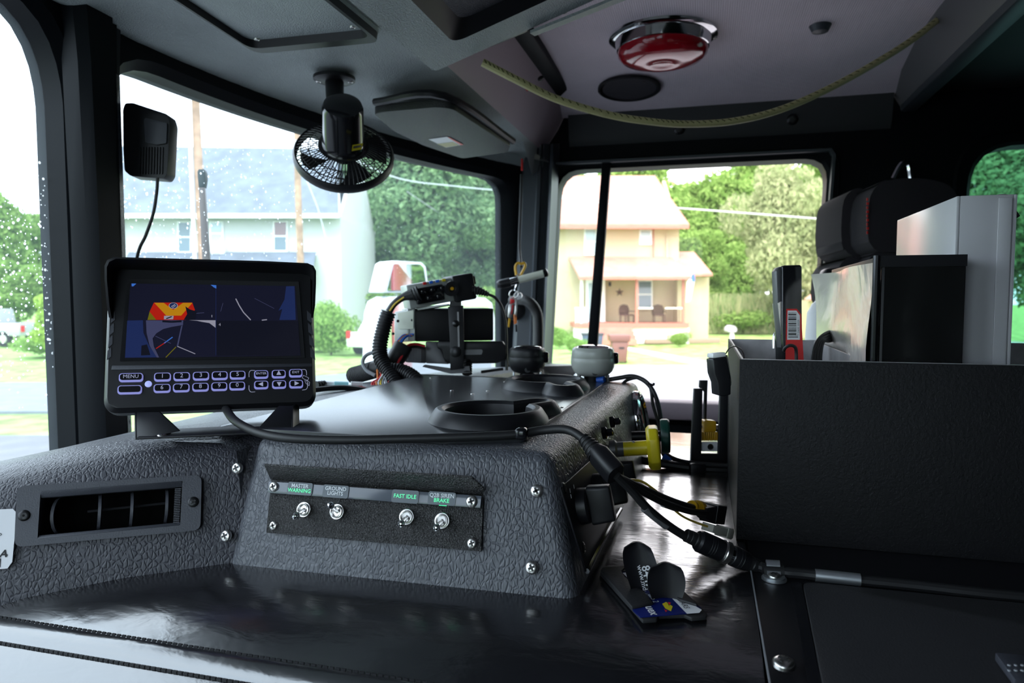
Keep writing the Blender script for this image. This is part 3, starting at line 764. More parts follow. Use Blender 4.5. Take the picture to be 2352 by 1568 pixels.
# ---- switch panel on the driver side face
sp = thing('switch_panel', fp(860, 1240), 'black crinkle-painted switch panel with four toggles and a folded hood', 'switch panel')
pl = [fp(*q, .0004) for q in ((626, 1103), (1112, 1136), (1107, 1266), (615, 1223))]
mb = MB(); mb.prism(pl, FN * .0022); mk('plate', mb, 'crinkle', sp, bevel=.0006)
hinge0, hinge1 = fp(626, 1103, .0025), fp(1112, 1139, .0025)
cu = hinge0 + FN * .020 + FV * .0010; cv = hinge1 + FN * .020 + FV * .0010
f0, f1, f2, f3, f4 = hinge0, PP(606, 1068, cu, FN), PP(1083, 1096, cu, FN), PP(1111, 1122, hinge1 + FN * .011, FN), hinge1
th = (f1 - f0).cross(f2 - f0).normalized(); th = th if th.z > 0 else -th
mb = MB(); mb.prism([f0, f1, f2, f3, f4], th * .0016); mk('hood_flap', mb, 'crinkle', sp, bevel=.0004)
st = [fp(*q, .0028) for q in ((625, 1106), (1110, 1139), (1107, 1167), (622, 1132))]
mb = MB(); mb.prism(st, FN * .0020); sb = mk('label_strip', mb, 'clearstrip', sp, bevel=.0003)
GUx = (fp(1020, 1145) - fp(696, 1123)).normalized(); GVx = FN.cross(GUx); GVx = GVx if GVx.z > 0 else -GVx
for (px, py), lines in (((696.5, 1122.7), (('MASTER', 'lettergrey'), ('WARNING', 'lettergreen'))), ((778, 1129), (('GROUND', 'lettergrey'), ('LIGHTS', 'lettergrey'))), ((936.3, 1140.5), (('FAST IDLE', 'lettergreen'),)), ((1020, 1145), (('Q2B SIREN', 'lettergrey'), ('BRAKE', 'lettergreen')))):
    c = fp(px, py, .0050); mb = MB(); mb.prism(place(rrect(.0222, .0098, .0018), c, GUx, GVx), FN * .0005); pq = mk('label_plaque', mb, 'labelgrey', sp)
    for i, (s, mm) in enumerate(lines):
        off = 0 if len(lines) == 1 else (.0020 if i == 0 else -.0016)
        text('lettering', s, .0042, c + GVx * off, GUx, GVx, mm, pq, lift=.0008, bold=.00008)
for px in (938, 1022):
    c = fp(px, 1154 if px < 1000 else 1161, .0050); mb = MB(); mb.box(c, (.006, .0006, .0007), (GUx, GVx, FN)); mk('indicator_glow', mb, 'greenglow', sp)
for px, py, s in ((636.6, 1118, .0041), (1088, 1152, .0047), (632.4, 1206.6, .0036), (1087, 1247, .0040)):
    screw(sp, fp(px, py, .0050 if py < 1160 else .0027), FN, s)
for (nx, ny), (tx, ty) in (((703.3, 1170), (678.6, 1184)), ((779, 1175), (759, 1161)), ((938, 1186.7), (921, 1202)), ((1018.8, 1195.6), (1002, 1210.5))):
    c = fp(nx, ny, .0027); mb = MB()
    mb.lathe([(.0062, 0), (.0062, .0012), (.0058, .0016), (.0052, .0016), (.0050, .0034), (.0043, .0036), (.0036, .0030), (.0034, .0012)], c, FN, 24)
    tg = mk('toggle_switch', mb, 'steel', sp, ang=30)
    tip = PP(tx, ty, c + FN * .016, FN); ax = (tip - (c + FN * .002)).normalized(); mb = MB()
    Lh = (tip - c).length
    mb.lathe([(.0014, 0), (.0016, Lh * .4), (.0021, Lh * .75), (.0027, Lh * .93), (.0026, Lh), (.0016, Lh + .0018), (.0002, Lh + .0021)], c + FN * .001, ax, 14)
    mk('bat_lever', mb, 'chrome', tg, ang=40)

# ---- controls on the rear face of the console
cp = thing('climate_panel', rp_(1350, 1200), 'dark climate control plate with three knobs on the rear face of the console', 'control panel')
q = [rp_(*p, .0004) for p in ((1283, 1120), (1372, 1040), (1424, 1165), (1342, 1313))]
mb = MB(); mb.prism(q, RN * .0015); mk('plate', mb, 'black', cp, bevel=.0004)
mb = MB(); mb.tube([rp_(1342, 1312, .002), rp_(1380, 1240, .002), rp_(1421, 1170, .002)], .0022, 8); mk('edge_bead', mb, 'blackgloss', cp)
for px, py, s in ((1348, 1163, 1.0), (1385, 1125, 1.0), (1421, 1095, .9)):
    c = rp_(px - 22, py, .002); mb = MB(); mb.lathe([(.014 * s, 0), (.0135 * s, .007), (.012 * s, .0085)], c, RN, 24); kb = mk('knob', mb, 'black', cp, ang=30)
    mb = MB(); pr = place([(x, y) for x, y in rrect(.012 * s, .030 * s, .003)], c + RN * .008, RU, RV)
    pr2 = place([(x * .8, y * .92) for x, y in rrect(.012 * s, .030 * s, .003)], c + RN * .026 * s, RU, RV)
    mb.loft([pr, pr2], True, True, True); mk('grip', mb, 'black', kb, bevel=.0012)
for px, py in ((1303, 1127), (1305, 1140), (1312, 1118), (1320, 1128)):
    mb = MB(); mb.box(rp_(px, py, .0022), (.0012, .003, .0003), (RU, RV, RN)); mk('scale_mark', mb, 'lettergrey', cp)
for px, py in ((1290, 1123), (1334, 1258)):
    screw(cp, rp_(px, py, .0018), RN, .0045, SCREW_DK)
# yellow parking brake knob
pk = thing('parking_brake_knob', rp_(1404, 1030), 'yellow square push-pull knob sticking out of the console rear face', 'knob')
c = rp_(1400, 1033, 0.0); ax = V((.10, -1, .10)).normalized(); s0 = c
mb = MB(); mb.lathe([(.0095, 0), (.0095, .006), (.0075, .008), (.0075, .014)], s0, ax, 20); mk('collar', mb, 'greyplastic', pk, ang=30)
mb = MB(); mb.lathe([(.0070, .012), (.0072, .014), (.0074, .040)], s0, ax, 20); mk('shaft', mb, 'yellow', pk, ang=30)
x, y, z = basis(ax); mb = MB()
pr = lambda k, h: [s0 + ax * h + (x * a + y * b) * k for a, b in ((1, .55), (.55, 1), (-.55, 1), (-1, .55), (-1, -.55), (-.55, -1), (.55, -1), (1, -.55))]
mb.loft([pr(.0175, .037), pr(.0205, .040), pr(.0205, .047), pr(.019, .049)], True, True, True); mk('head', mb, 'yellow', pk, bevel=.0008)
mb = MB(); mb.lathe([(.012, .0488), (.012, .0496)], s0, ax, 20); mk('face_mark', mb, 'amber', pk)
screw(pk, s0 + ax * .024 + V((0, 0, .0072)) + V((-.003, 0, 0)), V((-.4, -.1, 1)), .0016)
# green-faced knob, gauge and small bolts
gk = thing('green_knob', rp_(1452, 1000), 'small knob with a dark green round face behind the yellow knob', 'knob')
c = PX(1462, 1003, .80); c.y = .078; ax = V((.1, -1, .05)).normalized(); mb = MB(); mb.lathe([(.006, 0), (.006, .035)], c, ax, 14); mk('shaft', mb, 'black', gk)
mb = MB(); mb.lathe([(.0185, .032), (.0195, .034), (.0195, .040), (.018, .042)], c, ax, 24); mk('head', mb, mat('dark_green_plastic', (.01, .06, .045), .35), gk, ang=30)
gg = thing('round_gauge', rp_(1462, 960), 'round gauge with chrome bezel on the far end of the console rear face', 'gauge')
c = rp_(1462, 962, .0005); mb = MB(); mb.lathe([(.036, 0), (.037, .004), (.035, .009), (.031, .011), (.028, .008)], c, RN, 30, cap=False); mk('bezel', mb, 'chrome', gg, ang=40)
mb = MB(); mb.lathe([(.029, .006), (.0001, .0062)], c, RN, 30); mk('dial', mb, mat('pale_gauge_dial', (.45, .45, .36), .2, coat=.6), gg)
mb = MB(); mb.box(c + RN * .007 + RU * .004 + RV * .006, (.002, .026, .001), (RU, RV, RN)); mk('needle', mb, 'red', gg)
for px, py in ((1384, 995), (1402, 970)):
    c = rp_(px, py); mb = MB(); mb.lathe([(.0065, 0), (.0065, .004), (.004, .005), (.004, .010), (.001, .011)], c, RN, 6); mk('bolt', mb, 'blackgloss', cons)

# ================================================================== MONITOR
mo = P(483, 790, .637)
MU = (P(725, 767, .668) - P(240, 767, .607)).normalized()
MV = P(483, 600, .652) - P(483, 937, .622); MV = (MV - MU * MV.dot(MU)).normalized()
MN = MU.cross(MV); 
if MN.dot(mo) > 0: MN = -MN
def mp(px, py, lift=0.0): return PP(px, py, mo, MN) + MN * lift
def mq(px, py, lift): return PP(px, py, mo + MN * lift, MN)
mon = thing('camera_monitor', PZ(490, 1002, -.113), 'black four-way camera monitor with sun hood and backlit keypad on the console', 'monitor')
ol = round_poly([mp(250, 600), mp(718, 612), mp(727, 931), mp(236, 949)], [.006, .006, .012, .012], 6)
mb = MB(); back = [p - MN * .030 for p in ol]
inn = round_poly([mp(256, 608), mp(712, 620), mp(719, 922), mp(246, 938)], [.004, .004, .010, .010], 6)
mb.loft([[p + (mo - p) * .10 for p in back], [p + MN * .012 for p in back], [p - MN * .003 for p in ol], [p + MN * .0006 for p in inn]], True, True, True); mk('housing', mb, 'black', mon, ang=40)
# bezel step under the screen
mb = MB(); mb.prism([mp(*q, .0004) for q in ((258, 840), (716, 835), (716, 842), (256, 850))], MN * .0012); mk('bezel_step', mb, 'ventgrey', mon, bevel=.0004)
for sx in (0, 1):
    for k in range(4):
        y = 725 + 28 * k
        x = 262 - 3.0 * k if sx == 0 else 709 + 2.4 * k
        mb = MB(); mb.prism([mp(x + a, y + b, .0003) for a, b in (((-5, -3), (3, -11), (3, 10), (-7, 18)) if sx == 0 else ((-4, -11), (5, -3), (8, 18), (-3, 10)))], MN * .0010); mk('side_grip', mb, 'ventgrey', mon)
# sun hood
hp = [(250, 728), (245, 700), (240, 640), (240, 610), (246, 597), (262, 590), (380, 593), (600, 599), (706, 604), (720, 610), (726, 622), (726, 650), (724, 700), (720, 726)]
lifts = [.004, .012, .022, .026, .028, .028, .028, .028, .028, .028, .026, .022, .012, .004]
rings = []
for (px, py), l in zip(hp, lifts):
    f = mq(px, py, l); b = f - MN * (l + .016); c = (mo - f); c = (c - MN * c.dot(MN)).normalized() * .0022
    rings.append([f, b, b + c, f + c])
mb = MB(); mb.loft(rings, True, True, True); mk('sun_hood', mb, 'black', mon, ang=40)
# screen with frame
sc = [(300, 651.7), (678, 657.6), (690, 817), (287.4, 823)]
mb = MB(); so = [mp(*q, .0009) for q in ((293, 642), (686, 648), (700, 822), (276, 830))]; si = [mp(*q, .0009) for q in sc]
mb.loft([so, [p + MN * .0008 for p in so], [p + MN * .0001 for p in si]]); mk('screen_bezel', mb, 'black', mon)
mb = MB(); mb.prism(si, MN * .0002); scr = mk('screen', mb, 'screen', mon)
def sz(x, y, l): return mp(260 + x / 5.113, 640 + y / 5.113, .0013 + l)
def img(name, pts, m, l=.0002):
    mb = MB(); mb.poly([sz(x, y, l) for x, y in pts]); return mk(name, mb, m, scr, recalc=False, smooth=False)
def iline(name, pts, w, m, l=.0004):
    mb = MB(); P3 = [sz(x, y, l) for x, y in pts]
    for a, b in zip(P3[:-1], P3[1:]):
        n = (b - a).cross(MN).normalized() * (w * .00006); mb.add([a - n, b - n, b + n, a + n], [(0, 1, 2, 3)])
    mk(name, mb, m, scr, recalc=False, smooth=False)
img('image_panel', [(1212, 498), (2172, 498), (2192, 903), (1212, 908)], 'scr_black', .0001)
img('image_shape', [(480, 285), (930, 285), (962, 372), (856, 488), (405, 488), (432, 385)], 'scr_red', .0002)
img('image_shape', [(485, 288), (595, 288), (707, 372), (822, 288), (932, 288), (800, 438), (625, 438)], 'scr_yel', .0003)
img('image_shape', [(430, 392), (508, 488), (405, 488)], 'scr_olive', .0003)
cir = lambda cx, cy, r: [(cx + r * math.cos(a), cy + r * .68 * math.sin(a)) for a in [k * math.pi / 8 for k in range(16)]]
img('image_shape', cir(708, 322, 54), 'scr_white', .0004); img('image_shape', cir(708, 322, 46), 'scr_navy', .0005)
iline('image_line', [(685, 335), (730, 308)], 7, 'scr_white', .0006); iline('image_line', [(695, 350), (740, 320)], 5, 'scr_white', .0006)
img('image_shape', [(600, 441), (712, 441), (706, 482), (598, 482)], 'scr_white', .0004); iline('image_line', [(625, 475), (690, 450)], 8, 'scr_black', .0005)
img('image_shape', [(850, 330), (900, 365), (985, 390), (960, 488), (830, 488), (870, 420)], 'scr_black', .0004)
img('image_shape', [(2030, 95), (2128, 92), (2143, 488), (1950, 488), (1985, 360), (1940, 380), (2010, 250)], 'scr_navy', .0002)
img('image_shape', [(218, 62), (275, 62), (240, 95), (220, 95)], 'scr_blue', .0002); img('image_shape', [(1145, 76), (1212, 82), (1212, 122), (1180, 105)], 'scr_blue', .0002)
iline('image_line', [(1440, 240), (1480, 320), (1530, 400), (1615, 490)], 8, 'scr_white'); iline('image_line', [(1660, 235), (1890, 355)], 3, 'scr_grey'); iline('image_line', [(1290, 290), (1262, 390)], 3, 'scr_grey')
iline('image_line', [(975, 412), (1070, 405)], 4, 'scr_grey'); iline('image_line', [(1745, 492), (1805, 485)], 8, 'scr_white'); iline('image_line', [(1160, 430), (1160, 458)], 5, 'scr_white')
img('image_shape', [(168, 496), (352, 492), (358, 640), (430, 800), (530, 926), (142, 930)], 'scr_navy', .0002)
img('image_shape', [(388, 494), (825, 494), (822, 548), (690, 570), (590, 595), (510, 645), (465, 705), (480, 800), (542, 928), (515, 928), (430, 790), (395, 640)], 'scr_grey', .0003)
img('image_shape', [(800, 560), (818, 550), (765, 800), (748, 795)], 'scr_grey', .0003)
img('image_shape', [(335, 790), (400, 775), (440, 900), (330, 905)], 'scr_black', .0004)
iline('image_line', [(580, 505), (690, 512), (805, 505)], 14, 'scr_black')
iline('image_line', [(505, 825), (620, 750)], 6, 'scr_red'); iline('image_line', [(600, 762), (700, 690)], 7, 'scr_blue'); iline('image_line', [(498, 678), (680, 765)], 4, 'scr_grey'); iline('image_line', [(755, 798), (965, 886)], 6, 'scr_white'); iline('image_line', [(740, 805), (620, 928)], 6, 'scr_olive')
img('image_shape', [(890, 490), (1203, 492), (1203, 580), (1130, 525), (1040, 510), (985, 498)], 'scr_white', .0002)
iline('image_line', [(1207, 120), (1207, 905)], 3, 'scr_navy'); text('image_digit', '4', .0038, sz(1252, 545, .0004), MU, MV, 'scr_white', scr)
# keys
def key(px, py, w, h, s=None, arrow=None, ts=.0052):
    c = mp(px, py, .0006); mb = MB()
    mb.prism(place(rrect(w, h, h * .32), c, MU, MV), MN * .0022); b = mk('key', mb, 'keyglow', mon)
    mb = MB(); mb.prism(place(rrect(w - .0018, h - .0023, h * .25), c + MV * .0005 + MN * .0014, MU, MV), MN * .0014); k = mk('key_cap', mb, 'blackgloss', b)
    if s: text('key_letter', s, ts, c + MV * .0007 + MN * .0029, MU, MV, 'keytext', b)
    if arrow is not None:
        a = R(arrow); r = .0026; mb = MB(); o = c + MV * .0006 + MN * .0031
        mb.poly([o + MU * (r * math.cos(a + t)) + MV * (r * math.sin(a + t)) for t in (0, 2.2, -2.2)]); mk('key_arrow', mb, 'keytext', b, recalc=False)
key(302, 868, .0185, .0076, 'MENU', ts=.0044); key(299, 896, .0185, .0076)
for i, x in enumerate((374, 418, 462, 505, 546)):
    key(x, 867 - i * 1.1, .0132, .0076, str(i + 1)); key(x - 1, 893 - i * 1.4, .0132, .0076, str((i + 6) % 10))
key(600, 861, .0122, .0076, 'ENTER', ts=.0030); key(640, 860, .0122, .0076, arrow=90); key(679, 858, .0118, .0076, 'EXIT', ts=.0032)
key(600, 885, .0122, .0076, arrow=180); key(641, 884, .0122, .0076, arrow=270); key(680, 883, .0122, .0076, arrow=0)
mb = MB(); mb.lathe([(.0029, 0), (.0026, .0012), (.0004, .0016)], mp(341, 882, .0006), MN, 16); mk('status_light', mb, 'led', mon)
for pts in (((586, 851), (576, 851), (572, 857), (572, 866)), ((572, 885), (572, 894), (576, 900), (586, 900)), ((692, 849), (701, 849), (704, 855), (704, 862)), ((706, 880), (706, 888), (703, 894), (694, 896))):
    mb = MB(); mb.tube([mp(*q, .0008) for q in pts], .00025, 5); mk('key_bracket', mb, 'keytext', mon)
# small card-in-hand icon
mb = MB()
for pts in (((697, 862), (709, 868), (706, 875), (694, 868), (697, 862)), ((703, 872), (711, 878), (710, 886), (702, 880), (700, 873)), ((704, 876), (708, 881))):
    for a, b in zip(pts[:-1], pts[1:]): mb.tube([mp(*a, .0008), mp(*b, .0008)], .00018, 4, smooth=False)
mk('key_icon', mb, 'keytext', mon)
# mounting bracket
mb = MB()
gl = [P(313, 946, .606), P(313, 1009, .580), P(413, 990, .592), P(366, 946, .606)]; mb.prism(gl, V((.0022, .0008, 0)))
gr = [P(673, 932, .640), P(672, 993, .612), P(588, 988, .614), P(640, 932, .640)]; mb.prism(gr, V((.0022, .0008, 0)))
mb.prism([P(313, 1010, .579), P(672, 994, .611), P(660, 976, .634), P(340, 992, .60)], V((0, 0, .0018)))
for a, b in (((313, 946, .606), (313, 1010, .579)), ((673, 932, .640), (673, 994, .611))):
    p, q = P(*a), P(*b); f = V((.020, .006, 0)); mb.prism([p, q, q + f, p + f], V((0, .0020, 0)))
mk('bracket', mb, 'black', mon, bevel=.0004)
for px, py, d in ((371, 1000, .588), (382, 991, .597), (618, 986, .618), (619, 978, .626)): screw(mon, P(px, py, d), V((-.1, -.1, 1)), .0035)

# ---- monitor cable, clip, splitter and its tails
cab = thing('monitor_cable', PZ(900, 1008, -.112), 'thick black monitor cable with splitter hanging over the console edge', 'cable')
mc = [P(518, 938, .632), P(540, 966, .603), P(590, 992, .580), P(660, 1006, .566), P(780, 1010, .560), P(900, 1008, .560), P(1050, 1004, .562), P(1180, 998, .565), P(1245, 988, .568), P(1300, 986, .562), P(1336, 1004, .552), P(1352, 1026, .545)]
mb = MB(); mb.tube(mc, .0036, 12); mk('sheath', mb, 'rubber', cab)
a, b = P(1340, 1006, .551), P(1372, 1042, .540); mb = MB(); mb.tube([a, a.lerp(b, .3), a.lerp(b, .6), b], [.0050, .0058, .0070, .0085], 12, ribs=(.0035, .0008)); mk('strain_relief', mb, 'rubber', cab)
a, b = P(1366, 1034, .541), P(1416, 1092, .524); ax = (b - a).normalized(); up = (V((-.5, 0, 1)) - ax * V((-.5, 0, 1)).dot(ax)).normalized(); sd = ax.cross(up)
mb = MB(); mb.loft([place(rrect(w, h, min(w, h) * .4), a + ax * t, up, sd) for w, h, t in ((.013, .012, 0), (.019, .015, .006), (.019, .015, .024), (.0175, .014, .0265))], True, True, True); mk('splitter_body', mb, 'black', cab, ang=50)
cl = thing('cable_clip', P(1198, 1003, .562), 'small black plastic clip holding the monitor cable to the console top', 'clip')
mb = MB(); cc_ = P(1198, 998, .564); mb.box(cc_ + V((0, 0, .001)), (.010, .0105, .0095), (V((0.05, -1, 0)).normalized(), V((1, .05, 0)).normalized(), V((0, 0, 1)))); mk('clip_body', mb, 'blackgloss', cl, bevel=.003, seg=3)
def tail(pts, r, m, nm='lead', n=10): mb = MB(); mb.tube(pts, r, n); return mk(nm, mb, m, cab)
j = b
tail([j, P(1450, 1125, .530), P(1490, 1170, .536), P(1540, 1210, .545), P(1585, 1238, .552)], .0033, 'rubber')
tail([j, P(1460, 1120, .535), P(1520, 1152, .560), P(1570, 1170, .590), P(1600, 1176, .61), P(1640, 1178, .63)], .0028, 'rubber')
tail([j, P(1470, 1118, .54), P(1540, 1148, .575), P(1590, 1164, .61), P(1605, 1165, .625)], .0026, 'rubber')
tail([P(1408, 1088, .526), P(1432, 1100, .532), P(1470, 1104, .545), P(1500, 1122, .555), P(1520, 1140, .566), P(1560, 1180, .585), P(1600, 1200, .603), P(1650, 1216, .622)], .0010, 'wyellow', 'thin_lead', 8)
for u, nm in (((1506, 1186, .5395), 0), ((1540, 1160, .574), 1)):
    c = P(*u); dr = (P(1540, 1210, .545) - P(1490, 1170, .536)).normalized() if nm == 0 else (P(1570, 1170, .590) - P(1520, 1152, .560)).normalized()
    mb = MB(); mb.lathe([(.0036, -.013), (.0036, .013)], c, dr, 14); mk('heat_shrink_sleeve', mb, mat('grey_clear_sleeve', (.10, .10, .105), .25), cab)
dr = (P(1512, 1196, .541) - P(1498, 1180, .538)).normalized(); text('lettering', 'MDVR', .0050, P(1506, 1186, .5362), dr, (MN.cross(dr)).normalized(), 'ink', cab, bold=.0001)
# connectors at the tails
rca = thing('yellow_video_plug', P(1605, 1165, .626), 'yellow ribbed video plug lying against the black box', 'plug')
mb = MB(); a = P(1586, 1163, .612); b = P(1625, 1170, .64); ax = (b - a).normalized(); mb.lathe([(.003, 0), (.0055, .002), (.0058, .005), (.0050, .006), (.0060, .0075), (.0052, .009), (.0062, .0105), (.0054, .012), (.0066, .014), (.0066, .021)], a, ax, 16); mk('plug_body', mb, 'amber', rca, ang=20)
eth = thing('network_jack', P(1645, 1180, .637), 'black ribbed network cable socket by the box corner', 'plug')
a = P(1612, 1176, .622); b = P(1674, 1181, .652); ax = (b - a).normalized(); up = V((0, 0, 1)); up = (up - ax * up.dot(ax)).normalized(); sd = ax.cross(up)
mb = MB(); mb.loft([place(rrect(w, h, .001), a + ax * t, up, sd) for w, h, t in ((.009, .010, 0), (.011, .012, .003), (.010, .011, .0032), (.013, .014, .007), (.012, .013, .0072), (.015, .016, .011), (.0165, .017, .0112), (.0165, .017, .026))], True, True, True); mk('socket_body', mb, 'black', eth, ang=20)
wp = thing('white_wire_connector', P(1650, 1220, .62), 'small white plastic wire connector with a yellow lead', 'connector')
a = P(1625, 1210, .612); b = P(1672, 1224, .632); ax = (b - a).normalized(); sd = ax.cross(V((0, 0, 1))).normalized(); up = sd.cross(ax)
mb = MB(); mb.box(a.lerp(b, .5), ((b - a).length, .012, .007), (ax, sd, up)); mb.box(a.lerp(b, .8), (.008, .0135, .0095), (ax, sd, up)); mk('connector_body', mb, mat('ivory_plastic', (.6, .58, .5), .4), wp, bevel=.0005)
din = thing('round_cable_coupling', P(1660, 1262, .56), 'black threaded round cable coupling with knurled steel ring', 'coupling')
a = P(1574, 1228, .552); b = P(1752, 1306, .558); ax = (b - a).normalized(); L = (b - a).length
def seg(nm, m, pr, **k): mb = MB(); mb.lathe([(r, t * L) for r, t in pr], a, ax, 20); mk(nm, mb, m, din, ang=25)
seg('boot', 'rubber', [(.0046, 0), (.0052, .01), (.0052, .05), (.0045, .055), (.0054, .065), (.0054, .11), (.0047, .115), (.0060, .13), (.0060, .15)])
seg('plug_body', 'black', [(.0075, .15), (.0088, .18), (.0088, .28), (.0084, .285), (.0088, .29), (.0088, .31), (.0084, .315), (.0088, .32), (.0088, .34), (.0084, .345), (.0088, .35), (.0085, .46)])
seg('knurled_ring', 'steel', [(.0090, .46), (.0092, .47), (.0086, .48), (.0090, .49), (.0090, .545), (.0082, .55)])
seg('thread', 'chrome', [(.0070, .55), (.0070, .60)])
seg('socket_body', 'black', [(.0080, .60), (.0082, .62), (.0082, .66), (.0078, .665), (.0082, .67), (.0082, .70), (.0078, .705), (.0080, .71), (.0072, .80)])
seg('tail_boot', 'rubber', [(.0062, .80), (.0062, .84), (.0052, .845), (.0058, .86), (.0054, .95), (.0045, 1.0)])
# cable from the coupling along the foot of the box, with clamp
rc = thing('camera_cable', PZ(2000, 1340, ZE + .003), 'black cable with a clear tag along the foot of the storage box', 'cable')
cpts = [b - ax * .006, PZ(1790, 1312, ZE + .0050), PZ(1850, 1318, ZE + .0050), PZ(1930, 1328, ZE + .0050), PZ(2100, 1345, ZE + .0050), PZ(2250, 1362, ZE + .0050), PZ(2420, 1378, ZE + .0050)]
mb = MB(); mb.tube(cpts, .0040, 10); mk('sheath', mb, 'rubber', rc)
c = PZ(1924, 1326, ZE + .0055); dr = (cpts[4] - cpts[2]).normalized(); mb = MB(); mb.lathe([(.0047, -.0155), (.0047, .0155)], c, dr, 14); mk('tag_sleeve', mb, 'zinc', rc)
pc = thing('cable_clamp', PZ(1777, 1325, ZE), 'zinc P-clamp with rubber lining and screw holding the cable', 'clamp')
c = PZ(1778, 1330, ZE + .0012); mb = MB(); mb.lathe([(.0092, 0), (.0092, .0012), (.004, .0014)], c, V((0, 0, 1)), 22); mb.lathe([(.0080, .0014), (.0080, .0026)], c, V((0, 0, 1)), 22); mk('washer', mb, 'zinc', pc, ang=30)
mb = MB(); d2 = V((.5, .05, 0)).normalized(); w2 = V((0.1, -1, 0)).normalized() * .010
e0 = PZ(1775, 1310, ZE + .0050)
pts = [c + V((0, 0, .0026)), c.lerp(e0, .5) + V((0, 0, .0040)), e0 + V((-.003, 0, .0045)), e0 + V((.001, 0, .0068)), e0 + V((.006, 0, .004)), e0 + V((.0075, 0, -.002))]
pts = [V(p) for p in crom(pts, 4)]; mb.strip(pts, w2, V((0, 0, .0012))); mk('strap', mb, 'zinc', pc, ang=50)
mb = MB(); mb.lathe([(.0062, -.0075), (.0062, .0075)], e0 - V((0, 0, .0005)), w2.normalized(), 14); mk('rubber_lining', mb, 'rubber', pc)
screw(pc, c + V((0, 0, .0026)), V((0, 0, 1)), .0052)

# ================================================================== CARD WALLET
wl = thing('card_wallet', PZ(1500, 1360, ZE), 'black stick-on card wallet with a curled snap stand on the engine cover', 'card holder')
zc = ZE + .0005
def wz(px, py, h=0.0): return PZ(px, py, zc + h)
base = [(1378, 1318), (1398, 1303), (1475, 1306), (1500, 1306), (1626, 1420), (1585, 1422), (1572, 1414), (1520, 1416), (1510, 1430), (1470, 1432)]
base = [(1378, 1322), (1384, 1310), (1440, 1306), (1530, 1326), (1624, 1416), (1622, 1424), (1588, 1427), (1572, 1420), (1512, 1422), (1508, 1430), (1476, 1432)]
mb = MB(); mb.prism([wz(*q) for q in base], V((0, 0, .0028))); mk('backing', mb, 'blackrough', wl, bevel=.0007)
fl = [(1379, 1315), (1386, 1308), (1440, 1304), (1427, 1316), (1435, 1330), (1480, 1365), (1500, 1390), (1452, 1400)]
mb = MB(); mb.prism([wz(*q, .0036) for q in fl], V((0, 0, .0022))); mk('pocket_flap', mb, 'blackrough', wl, bevel=.0007)
fl = [(1532, 1328), (1598, 1388), (1600, 1394), (1560, 1382), (1540, 1366), (1530, 1352)]
mb = MB(); mb.prism([wz(*q, .0036) for q in fl], V((0, 0, .0022))); mk('pocket_flap', mb, 'blackrough', wl, bevel=.0007)
card = thing('plastic_card', wz(1530, 1385, .003), 'blue and silver plastic card slid into the card wallet', 'card')
cq = [(1428, 1314), (1520, 1312), (1610, 1398), (1604, 1408), (1470, 1419), (1454, 1404)]
def cz(px, py, h): return wz(px, py, .0030 + h)
mb = MB(); mb.prism([cz(*q, 0) for q in cq], V((0, 0, .0008))); mk('card_body', mb, mat('dark_blue_card', (.006, .012, .10), .25), card, bevel=.0002)
for nm, pts, m_ in (('silver_band', [(1531, 1354), (1566, 1373), (1612, 1400), (1606, 1407), (1578, 1409), (1536, 1366)], 'paper'), ('silver_band', [(1430, 1315), (1450, 1313), (1480, 1334), (1452, 1336)], 'paper'), ('emblem', [(1521, 1386), (1530, 1382), (1545, 1392), (1541, 1403), (1528, 1397)], 'yellow'), ('emblem', [(1534, 1382), (1541, 1384), (1536, 1392)], 'red'), ('emblem', [(1525, 1398), (1533, 1402), (1529, 1405)], 'red')):
    mb = MB(); mb.poly([cz(*q, .0009 if nm == 'silver_band' else .0010) for q in pts]); mk(nm, mb, m_, card, recalc=False, smooth=False)
cu_ = (cz(1505, 1412, 0) - cz(1486, 1386, 0)).normalized(); cv_ = V((0, 0, 1)).cross(cu_)
text('lettering', 'uex', .0090, cz(1497, 1402, .0011), cu_, cv_, 'paper', card, bold=.0002)
text('lettering', 'uno 2', .0060, cz(1500, 1374, .0011), cu_, cv_, 'lettergrey', card)
text('lettering', 'ARS', .0060, cz(1572, 1390, .0011), cu_, cv_, 'ink', card)
text('lettering', '5SSU', .0055, cz(1452, 1325, .0011), cu_, cv_, 'ink', card)
# curled snap stand: two slap bands rising out of the pocket
def band(base_c, axis, wdir, hgt, wid, curl, nm):
    pts = []; n = 10
    for k in range(n + 1):
        t = k / n; off = curl * (math.sin(t * math.pi * .5) ** 2)
        pts.append(base_c + axis * off + V((0, 0, hgt * t)))
    rings = []
    for k, p in enumerate(pts):
        t = k / n; w = wid * (.80 + .25 * math.sin(min(1, t * 1.25) * math.pi * .8)) * (1.0 if t < .78 else math.sqrt(max(0.04, 1 - ((t - .78) / .24) ** 2)))
        nrm = V((wdir.y, -wdir.x, 0)); row = []
        for i in range(9):
            s = i / 8 - .5; row.append(p + wdir * (w * s) + nrm * ((s * s) * 4 * .004))
        back = [q + nrm * .0022 for q in row[::-1]]; rings.append(row + back)
    mb = MB(); mb.loft(rings, True, True, True); return mk(nm, mb, 'black', wl, ang=50)
bc = wz(1497, 1358, .004); wd = (wz(1530, 1356) - wz(1470, 1354)).normalized()
b1 = band(bc + V((.004, .006, 0)), V((.35, .94, 0)), wd, .034, .023, .006, 'snap_band')
b2 = band(bc + V((-.006, -.010, 0)), V((-.4, -.3, 0)), wd, .025, .025, -.002, 'snap_band')
tU = V((0, 0, -1)); tV = wd
